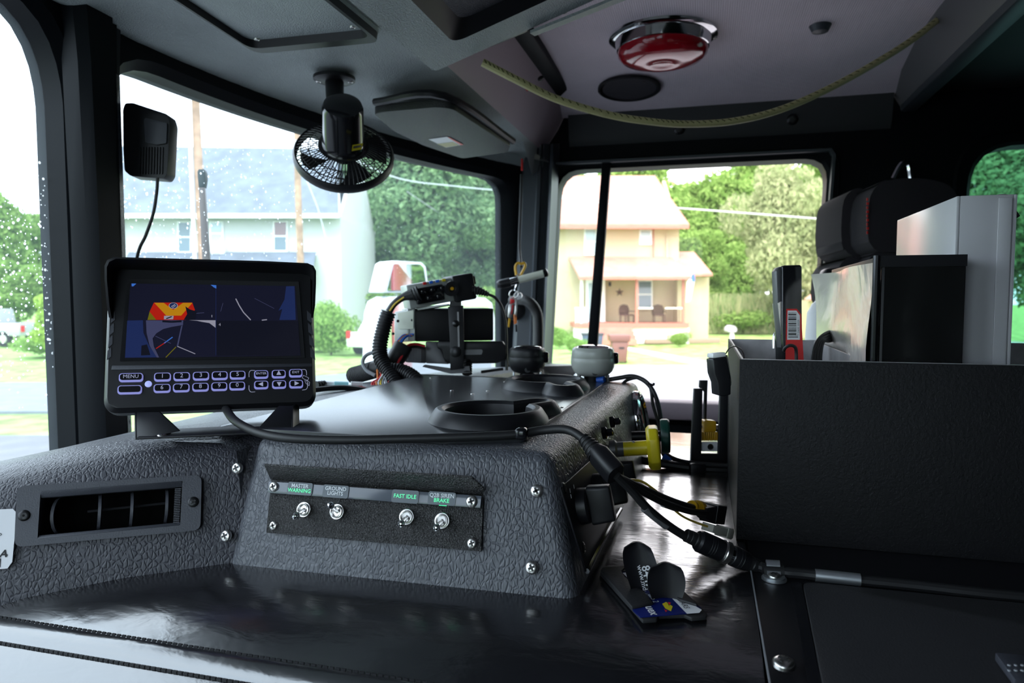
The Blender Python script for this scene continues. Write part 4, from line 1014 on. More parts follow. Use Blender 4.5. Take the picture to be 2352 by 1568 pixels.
text('lettering', 'www.mdcar', .0052, PP(1476, 1334, bc + V((.002, .004, 0)), FW) - FW * .002, V((.05, -.25, -1)).normalized(), V((.1, .9, -.25)).normalized().cross(V((0, 0, 1))).cross(V((0, 0, 0.0001))) if False else V((.26, -.93, .25)).normalized(), 'paper', wl)
text('lettering', '8447', .0085, PP(1486, 1322, bc + V((.002, .004, 0)), FW) - FW * .002, V((.05, -.25, -1)).normalized(), V((.26, -.93, .25)).normalized(), 'paper', wl, bold=.0001)

# ================================================================== STORAGE BOX AND CONTENTS
BX0, BX1, BY0, BY1, BZ0, BZ1 = .647, .975, -.030, -.52, ZE + .0012, -.0535
sb_ = thing('storage_box', V((.81, -.27, BZ0)), 'open black metal storage box with bare aluminium inside', 'box')
t = .0016
mb = MB(); mb.box(((BX0 + t / 2), (BY0 + BY1) / 2, (BZ0 + BZ1) / 2), (t, BY0 - BY1, BZ1 - BZ0)); mk('front_wall', mb, 'boxblack', sb_, bevel=.0006)
mb = MB(); mb.box((BX0 + t * 1.5, (BY0 + BY1) / 2, (BZ0 + BZ1) / 2 + .0005), (t, BY0 - BY1 - 2 * t, BZ1 - BZ0)); mk('front_lining', mb, 'alu', sb_)
mb = MB(); mb.box(((BX0 + BX1) / 2 + t, BY0 - t / 2, (BZ0 + BZ1) / 2), (BX1 - BX0 - t, t, BZ1 - BZ0)); mk('side_wall', mb, 'boxblack', sb_)
mb = MB(); mb.box(((BX0 + BX1) / 2 + t, BY0 - t * 1.5, (BZ0 + BZ1) / 2 + .0005), (BX1 - BX0 - 4 * t, t, BZ1 - BZ0)); mk('side_lining', mb, 'alu', sb_)
mb = MB(); mb.box((BX1 - t / 2, (BY0 + BY1) / 2, (BZ0 + BZ1) / 2), (t, BY0 - BY1 - 4 * t, BZ1 - BZ0)); mk('back_wall', mb, 'alu', sb_)
mb = MB(); mb.box(((BX0 + BX1) / 2, BY1, (BZ0 + BZ1) / 2), (BX1 - BX0, t, BZ1 - BZ0)); mk('side_wall', mb, 'alu', sb_)
mb = MB(); mb.box(((BX0 + BX1) / 2, (BY0 + BY1) / 2, BZ0 + t / 2), (BX1 - BX0 - 4 * t, BY0 - BY1 - 4 * t, t)); mk('bottom', mb, 'alu', sb_)
mb = MB(); mb.box(((BX0 + BX1) / 2, -.1355, (BZ0 + BZ1) / 2), (BX1 - BX0 - 5 * t, t, BZ1 - BZ0 - .002)); mk('divider', mb, 'alu', sb_)
# black binder
bb = thing('black_binder', V((.80, -.17, BZ0 + .002)), 'black ring binder with clear cover pockets standing in the box', 'binder')
zb, zt_ = BZ0 + .003, .0360
A0, A1, A2, A3 = V((.660, -.1395, 0)), V((.660, -.2065, 0)), V((.945, -.2075, 0)), V((.945, -.1495, 0))
up = V((0, 0, 1))
def slab(name, a, b, th, z0, z1, m, par, bev=.001):
    n = V((b.y - a.y, a.x - b.x, 0)).normalized() * th; mb = MB(); mb.hexa([V((*q.xy, z0)) for q in (a, b, b + n, a + n)], [V((*q.xy, z1)) for q in (a, b, b + n, a + n)]); return mk(name, mb, m, par, bevel=bev)
slab('spine', A0 - V((0, .004, 0)), A1, -.003, zb, zt_, 'black', bb)
slab('cover_left', A0, A3, .003, zb, zt_ - .001, 'black', bb)
slab('cover_right', A1, A2, -.003, zb, zt_ - .001, 'black', bb)
mb = MB(); mb.hexa([V((.672, -.147, zb)), V((.672, -.203, zb)), V((.93, -.203, zb)), V((.93, -.155, zb))], [V((.672, -.147, zt_ - .02)), V((.672, -.203, zt_ - .02)), V((.93, -.203, zt_ - .02)), V((.93, -.155, zt_ - .02))]); mk('pages', mb, 'paper', bb)
# spine pocket and side sleeve as rippled clear sheets
mb = MB(); rows = []
for i in range(14):
    u = i / 13; rows.append([V((.6588 - .0012 * math.sin(u * 9 + v * .7) * math.sin(v * .55), A0.y - .006 + (A1.y - A0.y + .007) * u, zb + (zt_ - .0095 - zb) * v / 13)) for v in range(14)])
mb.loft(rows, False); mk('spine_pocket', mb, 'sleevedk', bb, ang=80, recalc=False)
mb = MB(); rows = []
for i in range(18):
    u = i / 17; yb_ = A0.y + (A3.y - A0.y) * u + .0045 + .004 * math.sin(u * 5) * (1 - u) ; fl = max(0, u - .8) * .09
    rows.append([V((.6605 + (.285 + fl * .5) * u, yb_ + .0020 * math.sin(v * .9 + u * 7) + fl * (v / 13) ** 2, zb + (zt_ - .006 - zb) * v / 13)) for v in range(14)])
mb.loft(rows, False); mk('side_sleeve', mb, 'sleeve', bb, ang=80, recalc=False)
mb = MB(); mb.tube([A0 + V((-.0012, .0005, zb)), A0 + V((-.0012, .0005, zt_))], .0028, 10, smooth=False); mk('hinge_weld', mb, 'blackgloss', bb)
mb = MB(); mb.box(V((.6588, (A0.y + A1.y) / 2, zt_ - .0048)), (.0016, A0.y - A1.y, .0095)); mk('top_weld', mb, 'black', bb)
# white binder
wb = thing('white_binder', V((.785, -.23, BZ0 + .002)), 'tall white binder with a scuffed spine behind the black binder', 'binder')
W0, W1, W2, W3 = V((.690, -.2095, 0)), V((.690, -.2490, 0)), V((.885, -.2490, 0)), V((.885, -.2095, 0)); zw = .0875
slab('side_cover', W0, W3, -.003, BZ0 + .003, zw, 'binderwhite', wb); slab('spine', W0, W1, -.003, BZ0 + .003, zw, 'binderwhite', wb, .0006)
slab('side_cover', W1, W2, .003, BZ0 + .003, zw, 'binderwhite', wb); slab('back_cover', W3, W2, .003, BZ0 + .003, zw - .003, 'binderwhite', wb)
mb = MB(); mb.box(V((.6885, -.2425, (BZ0 + zw) / 2)), (.0015, .010, zw - BZ0 - .006)); mk('spine_edge_strip', mb, 'binderwhite', wb, bevel=.0005)
bcl = thing('binder_clip', V((.70, -.252, .07)), 'dark metal spring clip on the top corner of the white binder', 'clip')
mb = MB(); q = [PY(px, py, -.252) for px, py in ((2301, 458), (2318, 466), (2338, 496), (2303, 522))]
mb.prism(q, V((0, -.002, 0))); q = [P(px, py, .60) for px, py in ((2300, 462), (2320, 462), (2340, 494), (2302, 518))]; mb.prism(q, V((.012, -.002, 0))); mk('clip_body', mb, 'blackgloss', bcl, bevel=.0005)
mb = MB(); mb.tube([P(2270, 457, .602), P(2295, 448, .600), P(2318, 450, .596), P(2300, 458, .6)], .0008, 6); mk('wire_handle', mb, 'steel', bcl)
# stapler standing on end
stp = thing('stapler', P(1820, 850, .742), 'black and chrome stapler with a red barcode label standing in the box', 'stapler')
dS = .742
so_ = [P(px, py, dS) for px, py in ((1797, 612), (1800, 609), (1838, 608), (1842, 612), (1842, 700), (1846, 960), (1803, 960), (1797, 760))]
mb = MB(); mb.prism(so_, FW * .022); mk('base', mb, 'blackgloss', stp, bevel=.002, seg=3)
q = [P(px, py, dS + .004) for px, py in ((1783, 622), (1790, 612), (1797, 612), (1796, 700), (1801, 800), (1795, 800), (1786, 700))]
mb = MB(); mb.prism(q, FW * .014); mk('arm', mb, 'greyplastic', stp, bevel=.001)
mb = MB(); mb.prism([P(px, py, dS + .003) for px, py in ((1787, 696), (1797, 690), (1800, 790), (1797, 790))], FW * .016); mk('magazine', mb, 'steel', stp)
mb = MB(); mb.prism([P(px, py, dS - .0004) for px, py in ((1806, 709), (1830, 709), (1840, 722), (1846, 830), (1804, 830))], -FW * .0003); rl = mk('label', mb, 'red', stp)
mb = MB(); mb.prism([P(px, py, dS - .0008) for px, py in ((1809, 713), (1829, 713), (1837, 724), (1837, 780), (1808, 780))], -FW * .0002); bl_ = mk('barcode_patch', mb, 'paper', rl)
y = 718
for w in (1, 3, 1, 2, 4, 1, 1, 3, 2, 1, 1, 2, 3, 1, 4, 1, 2):
    mb = MB(); mb.prism([P(px, py, dS - .0012) for px, py in ((1810.5, y), (1829 if y < 768 else 1833, y), (1829 if y < 768 else 1833, y + w * .9), (1810.5, y + w * .9))], -FW * .0001); mk('bar', mb, 'ink', bl_, smooth=False); y += w * .9 + 1.7
text('lettering', '7 23635 35529', .0027, P(1834, 752, dS - .0013), UP, -RT, 'ink', bl_)
mb = MB(); mb.tube([P(1800, 806, .725), P(1804, 798, .722), P(1815, 793, .718), P(1826, 797, .718), P(1829, 812, .72), P(1829, 850, .72)], .0017, 8); 
cz1 = thing('black_cord_loop', P(1815, 850, .72), 'short black cord loop in front of the stapler label', 'cord'); mk('cord', mb, 'rubber', cz1)
mb = MB(); mb.tube([P(1800, 850, .78), P(1792, 790, .78), P(1789, 770, .785), P(1783, 765, .79), P(1779, 775, .79), P(1778, 800, .79)], .0022, 8); mk('metal_hook', mb, 'steel', None, 'bent steel hook beside the stapler in the box', 'hook')
cz2 = thing('coiled_cord', P(1880, 850, .80), 'coiled black cords beside the silver sleeve in the box', 'cord')
for k in range(4):
    mb = MB(); mb.tube([P(1866 + 6 * k, 860, .79), P(1867 + 6 * k, 815, .79), P(1876 + 5 * k, 785, .795), P(1892 + 4 * k, 768 + 5 * k, .81), P(1915 + 4 * k, 760 + 6 * k, .84), P(1935, 770 + 6 * k, .87)], .0019, 8); mk('loop', mb, 'rubber', cz2)
# hand microphone hung on the box corner
mic = thing('hand_microphone', P(1660, 900, .645), 'black hand microphone hooked on the left corner of the storage box', 'microphone')
q = [P(px, py, .640) for px, py in ((1637, 824), (1669, 819), (1679, 867), (1679, 906), (1664, 910), (1650, 908), (1648, 880), (1640, 858))]
mb = MB(); mb.prism(q, FW * .022); mk('handle', mb, 'black', mic, bevel=.003, seg=3)
mb = MB(); mb.prism([P(px, py, .641) for px, py in ((1637, 811), (1668, 808), (1669, 819), (1637, 823))], FW * .020); mk('end_cap', mb, 'white', mic, bevel=.0015)
mb = MB(); mb.prism([P(px, py, .645) for px, py in ((1668, 815), (1671, 815), (1681, 880), (1678, 890))], FW * .012); mk('hang_plate', mb, 'steel', mic)
mb = MB(); mb.tube([P(1667, 812, .648), P(1675, 800, .65), P(1686, 795, .655), P(1700, 800, .66), P(1708, 812, .665), P(1708, 824, .668)], .0006, 6); mk('wire_bail', mb, 'steel', mic)
# gear lever gate beyond the console
gl_ = thing('lever_gate', PZ(1635, 1068, ZE), 'black lever gate with a yellow roller on the engine cover behind the box', 'lever')
dL = .905
def lp(px, py, dd=0.0): return P(px, py, dL + dd)
for pts, nm in ((((1595, 892), (1614, 892), (1611, 1042), (1650, 1042), (1654, 905), (1679, 905), (1676, 1074), (1586, 1070), (1590, 985)), 'gate_frame'),):
    mb = MB(); mb.prism([lp(*q) for q in pts], FW * .006); mk(nm, mb, 'black', gl_, bevel=.0006)
mb = MB(); mb.prism([lp(*q, .03) for q in ((1608, 873), (1626, 873), (1625, 900), (1623, 968), (1617, 968), (1619, 900), (1607, 889))], FW * .006); mk('lever_arm', mb, 'black', gl_, bevel=.0006)
mb = MB(); mb.prism([lp(*q, .012) for q in ((1617, 967), (1621, 965), (1643, 966), (1646, 970), (1645, 991), (1618, 993))], FW * .018); mk('roller', mb, 'amber', gl_, bevel=.003, seg=3)
mb = MB(); mb.tube([lp(1609, 979, .02), lp(1654, 980, .02)], .003, 10); mk('axle', mb, 'chrome', gl_)
for k in range(8):
    x = 1612 + 4.8 * k; mb = MB(); mb.prism([lp(*q, .01) for q in ((x, 992), (x + 3.6, 992), (x + 3.4, 1012), (x - .2, 1012))], FW * .012); mk('amber_rib', mb, 'amber', gl_, bevel=.0005)
mb = MB(); mb.prism([lp(*q, .008) for q in ((1610, 1015), (1651, 1015), (1651, 1036), (1610, 1036))], FW * .003); mk('base_label', mb, 'paper', gl_)
mb = MB(); mb.lathe([(.004, 0), (.002, .004)], lp(1632, 1026, .006), -FW, 10); mk('base_bolt', mb, 'darkscrew', gl_)
# wiring from the pods down to the gate
pw = thing('power_lead', PZ(1540, 1050, ZE), 'looping black power leads from the grey pod down to the engine cover', 'cable')
mb = MB(); mb.tube([P(1390, 873, .96), P(1420, 868, .955), P(1455, 864, .95), P(1485, 878, .94), P(1505, 908, .93), P(1516, 950, .925), P(1521, 1000, .92), P(1526, 1034, .91), P(1545, 1052, .90), P(1590, 1063, .885), P(1690, 1070, .87)], .0030, 10); mk('lead', mb, 'rubber', pw)
mb = MB(); mb.tube([P(1375, 905, .93), P(1420, 890, .94), P(1440, 873, .948), P(1470, 868, .945), P(1493, 888, .935), P(1500, 930, .93), P(1514, 980, .925), P(1518, 1030, .915), P(1530, 1056, .905)], .0022, 8); mk('lead', mb, 'rubber', pw)
for px, py, d in ((1494, 886, .936), (1530, 1038, .91)):
    mb = MB(); mb.tube([P(px - 6, py - 6, d - .003), P(px + 6, py - 2, d - .004), P(px + 8, py - 7, d - .004)], .0016, 6); mk('cable_tie', mb, 'black', pw)
mb = MB(); mb.tube([P(1524, 1048, .905), P(1540, 1058, .90)], .0042, 10); mk('crimp', mb, 'blue', pw)
tk = thing('ground_cable', PZ(1560, 1062, ZE), 'thick black cable crossing the engine cover behind the yellow knob', 'cable')
mb = MB(); mb.tube([P(1474, 1056, .905), P(1520, 1064, .895), P(1590, 1074, .885), P(1650, 1078, .88), P(1690, 1080, .88)], .0055, 10); mk('sheath', mb, 'rubber', tk)
mb = MB(); mb.box(P(1602, 1076, .878), (.020, .010, .014), (RT, FW, UP)); mk('clamp', mb, 'black', tk, bevel=.003)

# ================================================================== RADIO STACK
def obox(px, py, d, yaw, roll, tilt):
    """axes of a box in front of the camera: yaw turns its right end away, roll tips it in the picture"""
    r = (RT * math.cos(yaw) + V((FW.x, FW.y, 0)).normalized() * math.sin(yaw)).normalized()
    u = V((0, 0, 1)); u = (u * math.cos(tilt) + FW * math.sin(tilt)); u = (u - r * u.dot(r)).normalized()
    r, u = r * math.cos(roll) + u * math.sin(roll), u * math.cos(roll) - r * math.sin(roll)
    return P(px, py, d), (r, r.cross(u) * -1, u)     # right, away, up
rb = thing('mobile_radio', P(1048, 790, 1.10), 'black two-way radio box with silver end, held in a bracket on the dash', 'radio')
O, B = obox(1046, 746, 1.10, R(14), R(0), 0)
def bb_(O, B, a, s): return O + B[0] * a[0] + B[1] * a[1] + B[2] * a[2], s, B
mb = MB(); mb.box(*bb_(O, B, (0, .05, 0), (.124, .09, .051))); mk('case', mb, 'black', rb, bevel=.002)
mb = MB(); mb.box(*bb_(O, B, (-.068, .048, 0.001), (.011, .086, .048))); mk('end_plate', mb, 'silver', rb, bevel=.001)
mb = MB(); mb.box(*bb_(O, B, (-.0745, .048, .006), (.002, .052, .036))); mk('rating_label', mb, mat('pale_foil_label', (.5, .52, .48), .4), rb)
mb = MB(); mb.box(*bb_(O, B, (.064, .03, -.002), (.004, .012, .013))); mk('red_button', mb, 'red', rb, bevel=.001)
mb = MB(); mb.box(*bb_(O, B, (-.074, .03, -.018), (.006, .03, .012))); mk('wire_port', mb, 'ink', rb)
# left end seen obliquely: finned silver flank
q = [P(px, py, d) for px, py, d in ((953, 707, 1.085), (906, 716, 1.10), (906, 785, 1.10), (953, 783, 1.085))]
mb = MB(); mb.prism(q, FW * .06); mk('flank', mb, 'silver', rb, bevel=.0015)
q = [P(px, py, d) for px, py, d in ((950, 712, 1.083), (914, 719, 1.095), (914, 756, 1.095), (950, 755, 1.083))]
mb = MB(); mb.prism(q, -FW * .0015); mk('foil_label', mb, mat('cream_foil_label', (.55, .58, .48), .35), rb)
for px, py in ((914, 737), (947, 735), (903, 766)): screw(rb, P(px, py, 1.083), -FW, .0022, SCREW_DK)
lr = thing('radio_power_unit', P(1048, 838, 1.10), 'grey and black rounded speaker unit under the radio box', 'speaker')
q = [P(px, py, 1.095) for px, py in ((1004, 783), (1155, 783), (1164, 800), (1162, 826), (1140, 834), (1032, 836), (1020, 826), (1014, 803), (1003, 800))]
mb = MB(); mb.prism(q, FW * .075); mk('front_shell', mb, 'black', lr, bevel=.003)
q = [P(px, py, 1.10) for px, py in ((977, 784), (1004, 784), (1014, 806), (1024, 830), (1032, 836), (978, 834))]
mb = MB(); mb.prism(q, FW * .075); mk('rear_shell', mb, 'greyplastic', lr, bevel=.002)
q = [P(px, py, 1.105) for px, py in ((926, 802), (945, 796), (978, 796), (978, 834), (932, 832), (924, 822))]
mb = MB(); mb.prism(q, FW * .075); mk('heat_sink', mb, 'greyplastic', lr, bevel=.002)
for k in range(9):
    mb = MB(); x = 936 + 3.6 * k; mb.prism([P(a, b, 1.1035) for a, b in ((x, 798), (x + 1.8, 798), (x + 1.8, 831), (x, 831))], FW * .004); mk('cooling_fin', mb, 'wgrey', lr)
q = [P(px, py, 1.0945) for px, py in ((1066, 803), (1106, 802), (1109, 806), (1106, 814), (1066, 815))]
mb = MB(); mb.prism(q, -FW * .0008); mk('name_strip', mb, 'greyplastic', lr)
brk = thing('radio_bracket', P(1048, 856, 1.09), 'black slotted metal bracket clamping the radio stack', 'bracket')
q = [P(px, py, 1.075) for px, py in ((1029, 704), (1064, 701), (1066, 800), (1064, 846), (1034, 850), (1034, 800))]
mb = MB(); mb.prism(q, FW * .004); mk('upright', mb, 'black', brk, bevel=.0006)
mb = MB(); mb.prism([P(px, py, 1.074) for px, py in ((1050, 716), (1054, 716), (1056, 796), (1052, 796))], -FW * .0012); mk('slot_rib', mb, 'blackgloss', brk)
mb = MB(); mb.lathe([(.0055, 0), (.005, .004), (.002, .006)], P(1047, 743, 1.073), -FW, 14); mk('clamp_bolt', mb, 'darkscrew', brk)
mb = MB(); mb.lathe([(.0085, 0), (.008, .003), (.004, .004)], P(1046, 808, 1.073), -FW, 12); mk('star_knob', mb, 'darkscrew', brk, ang=20)
mb = MB(); mb.prism([P(px, py, 1.09) for px, py in ((974, 838), (1032, 846), (1036, 852), (1035, 858), (970, 842))], FW * .02); mb.prism([P(px, py, 1.085) for px, py in ((1034, 846), (1078, 840), (1080, 856), (1036, 858))], FW * .03); mk('foot', mb, 'greyplastic', brk)
mb = MB(); mb.tube([P(1073, 830, 1.10), P(1073, 858, 1.09)], .008, 10, ribs=(.004, .001)); mk('swivel', mb, 'black', brk)
# control head
ch_ = thing('radio_control_head', P(1020, 700, 1.08), 'black radio control head with knobs and coloured tabs on top of the stack', 'radio')
O, B = obox(1022, 668, 1.07, R(20), R(10), 0)
mb = MB(); mb.box(*bb_(O, B, (-.012, .03, 0), (.088, .05, .036))); mk('case', mb, 'silver', ch_, bevel=.002)
mb = MB(); mb.box(*bb_(O, B, (.030, .025, .000), (.034, .062, .040))); mk('end_block', mb, 'black', ch_, bevel=.003)
mb = MB(); mb.box(*bb_(O, B, (.050, .03, .008), (.016, .016, .014))); mk('end_knob', mb, 'black', ch_, bevel=.002)
mb = MB(); mb.box(*bb_(O, B, (-.024, .002, -.001), (.044, .008, .024))); mk('connector_block', mb, 'blackgloss', ch_, bevel=.002)
for k in range(6):
    mb = MB(); mb.lathe([(.0042, 0), (.0042, .006), (.002, .007)], O + B[0] * (-.042 + .0075 * k) + B[2] * (.005 if k % 2 else -.006) - B[1] * .002, -B[1], 10); mk('connector_boss', mb, 'blackgloss', ch_)
mb = MB(); mb.lathe([(.0115, 0), (.011, .006), (.006, .006), (.004, .004)], O + B[0] * .009 - B[1] * .004 + B[2] * .002, -B[1], 18); kn = mk('volume_knob', mb, 'black', ch_, ang=30)
mb = MB(); mb.lathe([(.0025, .004), (.0025, .0068)], O + B[0] * .009 - B[1] * .004 + B[2] * .002, -B[1], 10); mk('brass_pin', mb, 'amber', kn)
for k, m_ in enumerate(('red', 'blue', 'blue', 'yellow')):
    mb = MB(); mb.box(*bb_(O, B, (-.028 + .010 * k, .004, .0165), (.005, .003, .004))); mk('colour_tab', mb, m_, ch_)
mb = MB(); mb.prism([P(px, py, 1.075) for px, py in ((955, 706), (1030, 697), (1028, 700), (960, 712))], FW * .03); mk('underplate', mb, 'silver', ch_)
mb = MB(); mb.prism([P(px, py, 1.08) for px, py in ((1034, 690), (1058, 690), (1058, 706), (1032, 706))], FW * .02); mk('neck', mb, 'black', ch_)
mb = MB(); mb.tube([P(1085, 668, 1.08), P(1100, 668, 1.08), P(1122, 676, 1.08)], [.0085, .007, .004], 10, ribs=(.004, .0012)); mk('mic_plug', mb, 'rubber', ch_)
mcb = thing('microphone_cord', P(1163, 800, 1.10), 'thin black cord arching from the control head down to the dash', 'cord')
mb = MB(); mb.tube([P(1120, 675, 1.08), P(1138, 684, 1.08), P(1152, 704, 1.085), P(1160, 735, 1.09), P(1163, 770, 1.095), P(1163, 800, 1.10), P(1164, 850, 1.10)], .0022, 8); mk('cord', mb, 'rubber', mcb)
# wiring loom left of the radio
lm = thing('corrugated_loom', P(905, 880, 1.02), 'thick black corrugated wiring loom rising to the control head', 'wiring loom')
mb = MB(); mb.tube([P(893, 716, 1.05), P(883, 745, 1.05), P(873, 790, 1.045), P(874, 820, 1.04), P(888, 846, 1.03), P(905, 872, 1.015), P(914, 892, 1.005)], .0115, 14, ribs=(.0045, .0014)); mk('conduit', mb, 'black', lm)
mb = MB(); mb.tube([P(893, 716, 1.05), P(905, 698, 1.05), P(925, 683, 1.05), P(948, 676, 1.05)], [.0055, .005, .0055, .009], 10); mk('harness', mb, 'rubber', lm)
mb = MB(); mb.tube([P(948, 678, 1.05), P(962, 672, 1.05)], [.009, .012], 10, ribs=(.004, .001)); mk('boot', mb, 'rubber', lm)
mb = MB(); mb.tube([P(895, 714, 1.045), P(908, 697, 1.045), P(928, 682, 1.045)], .0014, 6); mk('yellow_lead', mb, 'wyellow', lm)
l2 = thing('radio_harness', P(895, 835, 1.06), 'black taped harness with blue wires entering the radio end', 'wiring loom')
mb = MB(); mb.tube([P(926, 794, 1.075), P(915, 815, 1.07), P(898, 836, 1.065), P(880, 850, 1.06)], [.015, .015, .013, .011], 12); mk('tape_wrap', mb, 'rubber', l2)
for k, m_ in enumerate(('blue', 'blue', 'wgrey', 'amber', 'wred', 'blue')):
    mb = MB(); mb.tube([P(950 - k, 768 + k * .6, 1.08), P(938 - 2 * k, 770, 1.08), P(926 - 2.6 * k, 780 + k, 1.075), P(917 - 2.5 * k, 800 + k, 1.065)], .0019, 6); mk('wire', mb, m_, l2)
for m_, dy in (('wred', 0), ('ink', 6)):
    mb = MB(); mb.tube([P(976, 795 + dy, 1.09), P(955, 790 + dy, 1.085), P(935, 795 + dy, 1.075), P(924, 815 + dy, 1.06), P(908, 845, 1.05)], .0022, 6); mk('power_wire', mb, m_, l2)
l3 = thing('split_conduit', P(850, 855, 1.05), 'short grey-black corrugated conduit end with loose coloured wires', 'wiring loom')
mb = MB(); mb.tube([P(812, 862, 1.10), P(835, 856, 1.08), P(862, 848, 1.05)], .0135, 14, ribs=(.005, .001)); mk('conduit', mb, 'blackrough', l3)
mb = MB(); mb.tube([P(862, 848, 1.05), P(880, 844, 1.04)], [.0135, .011], 12); mk('sleeve_end', mb, 'rubber', l3)
rnd = random.Random(5)
for k, m_ in enumerate(('wred', 'wred', 'worange', 'wwhite', 'wyellow', 'wgrey', 'wwhite', 'wgrey', 'wred', 'ink')):
    x0 = 866 + rnd.uniform(0, 16); x1 = 858 + 5 * k; mb = MB()
    mb.tube([P(x0, 846 + rnd.uniform(-3, 3), 1.035), P(x0 - 4 + 4 * k * .6, 864 + rnd.uniform(-6, 6), 1.02), P(x1 - 4, 880, 1.005), P(x1 + 5, 900, .99)], .0015, 6); mk('loose_wire', mb, m_, l3)
mb = MB(); mb.tube([P(870, 805, 1.045), P(842, 815, 1.045), P(833, 832, 1.04), P(842, 850, 1.035), P(862, 862, 1.03)], .0028, 8); mk('grey_wire', mb, 'wgrey', l3)
l4 = thing('conduit_to_console', P(940, 860, 1.0), 'black corrugated conduit curving into the console top', 'wiring loom')
mb = MB(); mb.tube([P(892, 850, 1.03), P(920, 852, 1.03), P(945, 864, 1.02), P(962, 880, 1.01)], .0115, 12, ribs=(.0045, .0012)); mk('conduit', mb, 'black', l4)
l5 = thing('dash_lead', P(800, 890, .95), 'black lead with red wires and pale connectors along the dash top', 'cable')
mb = MB(); mb.tube([P(690, 900, .90), P(740, 893, .92), P(790, 890, .94), P(840, 896, .95), P(866, 902, .95)], .0036, 8); mk('lead', mb, 'rubber', l5)
mb = MB(); mb.tube([P(800, 892, .95), P(830, 890, .96), P(858, 900, .96)], .0020, 6); mk('red_lead', mb, 'wred', l5)
mb = MB(); mb.tube([P(727, 884, .96), P(745, 882, .97)], .0055, 10, ribs=(.004, .0012)); mk('ribbed_boot', mb, 'rubber', l5)
for x0, x1, m_ in ((746, 768, 'wwhite'), (768, 800, 'cyan'), (806, 832, 'wwhite')):
    mb = MB(); mb.tube([P(x0, 883, .97), P(x1, 884, .975)], .0045, 8); mk('connector', mb, m_, l5)

# ================================================================== PODS ON THE CONSOLE EDGE
def pod(name, px, py, d, wpx, hpx, m, lab, topm):
    c = P(px, py + hpx / 2, d); Rr = wpx / 2 * d / FPX; H = hpx * d / FPX
    t = thing(name, c, lab, 'dash pod')
    mb = MB(); prof = [(.50, 0), (.70, .05), (.86, .16), (.96, .32), (1.0, .48), (1.0, .62), (.985, .64), (.985, .65), (.99, .66), (.955, .86), (.93, .95), (.86, 1.0)]
    n = 30; rings = []
    for r, h in prof:
        rings.append([c + V((math.copysign(abs(math.cos(a)) ** .8, math.cos(a)) * r * Rr, math.copysign(abs(math.sin(a)) ** .8, math.sin(a)) * r * Rr, h * H)) for a in [2 * math.pi * k / n for k in range(n)]])
    mb.loft(rings, True, True, True); mk('body', mb, m, t, ang=40)
    mb = MB(); mb.lathe([(Rr * .80, H * .985), (Rr * .74, H * 1.04), (Rr * .45, H * 1.085), (.001, H * 1.10)], c, V((0, 0, 1)), 28); mk('lens_cap', mb, topm, t, ang=40)
    cl_ = c + RT * (Rr * .93) + V((0, 0, H * .62)); mb = MB(); mb.box(cl_, (.012, .022, .016), (RT, FW, V((0, 0, 1)))); mk('side_catch', mb, 'blackgloss', t, bevel=.003)
    mb = MB(); mb.lathe([(Rr * .42, -.010), (Rr * .42, .002)], c, V((0, 0, 1)), 16); mk('neck', mb, 'black', t)
    mb = MB(); mb.box(c - V((0, 0, .009)), (.040, .030, .003), (RT, FW, V((0, 0, 1))))
    for s in (-1, 1): mb.box(c + RT * (.019 * s) - V((0, 0, .004)), (.003, .030, .012), (RT, FW, V((0, 0, 1))))
    mk('mount_bracket', mb, 'zinc' if m == 'black' else 'greyplastic', t, bevel=.0005)
    mb = MB(); mb.lathe([(.0042, 0), (.0042, .002), (.002, .0022)], c - FW * (Rr * .80) + V((0, 0, H * .16)), -FW + V((0, 0, -.5)), 14); mk('vent_boss', mb, 'greyplastic', t)
    return t
pod('dash_pod', 1211, 827, 1.0, 84, 58, 'black', 'black rounded plastic pod on a metal bracket at the far console edge', 'blackgloss')
gp = pod('dash_pod', 1362, 830, .965, 100, 66, 'greypod', 'light grey rounded plastic pod with chrome cap at the far console edge', 'chrome')
mb = MB(); mb.tube([P(1372, 873, .955), P(1388, 871, .95)], .0045, 10); mk('blue_terminal', mb, 'blue', gp)
mb = MB(); mb.tube([P(1105, 854, 1.12), P(1156, 847, 1.12)], .0022, 8); mk('antenna_stub', mb, 'rubber', None, 'thin black rod lying on the dash beside the black pod', 'rod')

# ================================================================== FAN
fan = thing('dash_fan', PZ(770, 182, .362), 'small black caged fan hanging from the header', 'fan')
fa = (RT * -.17 + UP * -.56 + FW * .80).normalized(); fc = P(790, 352, 1.16); Rf = .0785
b0 = PZ(768, 180, .362)
mb = MB(); mb.lathe([(.034, .002), (.034, -.003), (.028, -.006), (.012, -.008)], b0, V((0, 0, 1)), 24); mk('base_flange', mb, 'black', fan, ang=30)
for s in (-1, 1): screw(fan, b0 + V((.3, -.95, 0)).normalized() * (.026 * s) - V((0, 0, .005)), V((0, 0, -1)), .005)
mb = MB(); mb.tube([b0, P(770, 252, 1.14)], [.0155, .0135], 16); mk('stem', mb, 'black', fan)
mcx = fc - fa * .028
mb = MB(); mb.tube([P(770, 250, 1.14), P(762, 275, 1.12), P(760, 300, 1.115)], .005, 8); mb.tube([P(775, 250, 1.15), P(785, 258, 1.16)], .006, 8); mk('yoke', mb, 'chrome', fan)
mb = MB(); mb.lathe([(.0001, -.072), (.022, -.071), (.029, -.067), (.0315, -.060), (.0325, .0), (.036, .008), (.040, .010)], mcx, fa, 32); mk('motor_housing', mb, 'blackgloss', fan, ang=40)
lbU = RT; 
c = P(820, 340, 1.075); mb = MB(); q = [P(px, py, d) for px, py, d in ((810, 333, 1.080), (834, 329, 1.092), (830, 343, 1.092), (808, 347, 1.080))]; mb.prism(q, -FW * .0005); mk('yellow_label', mb, 'yellow', fan)
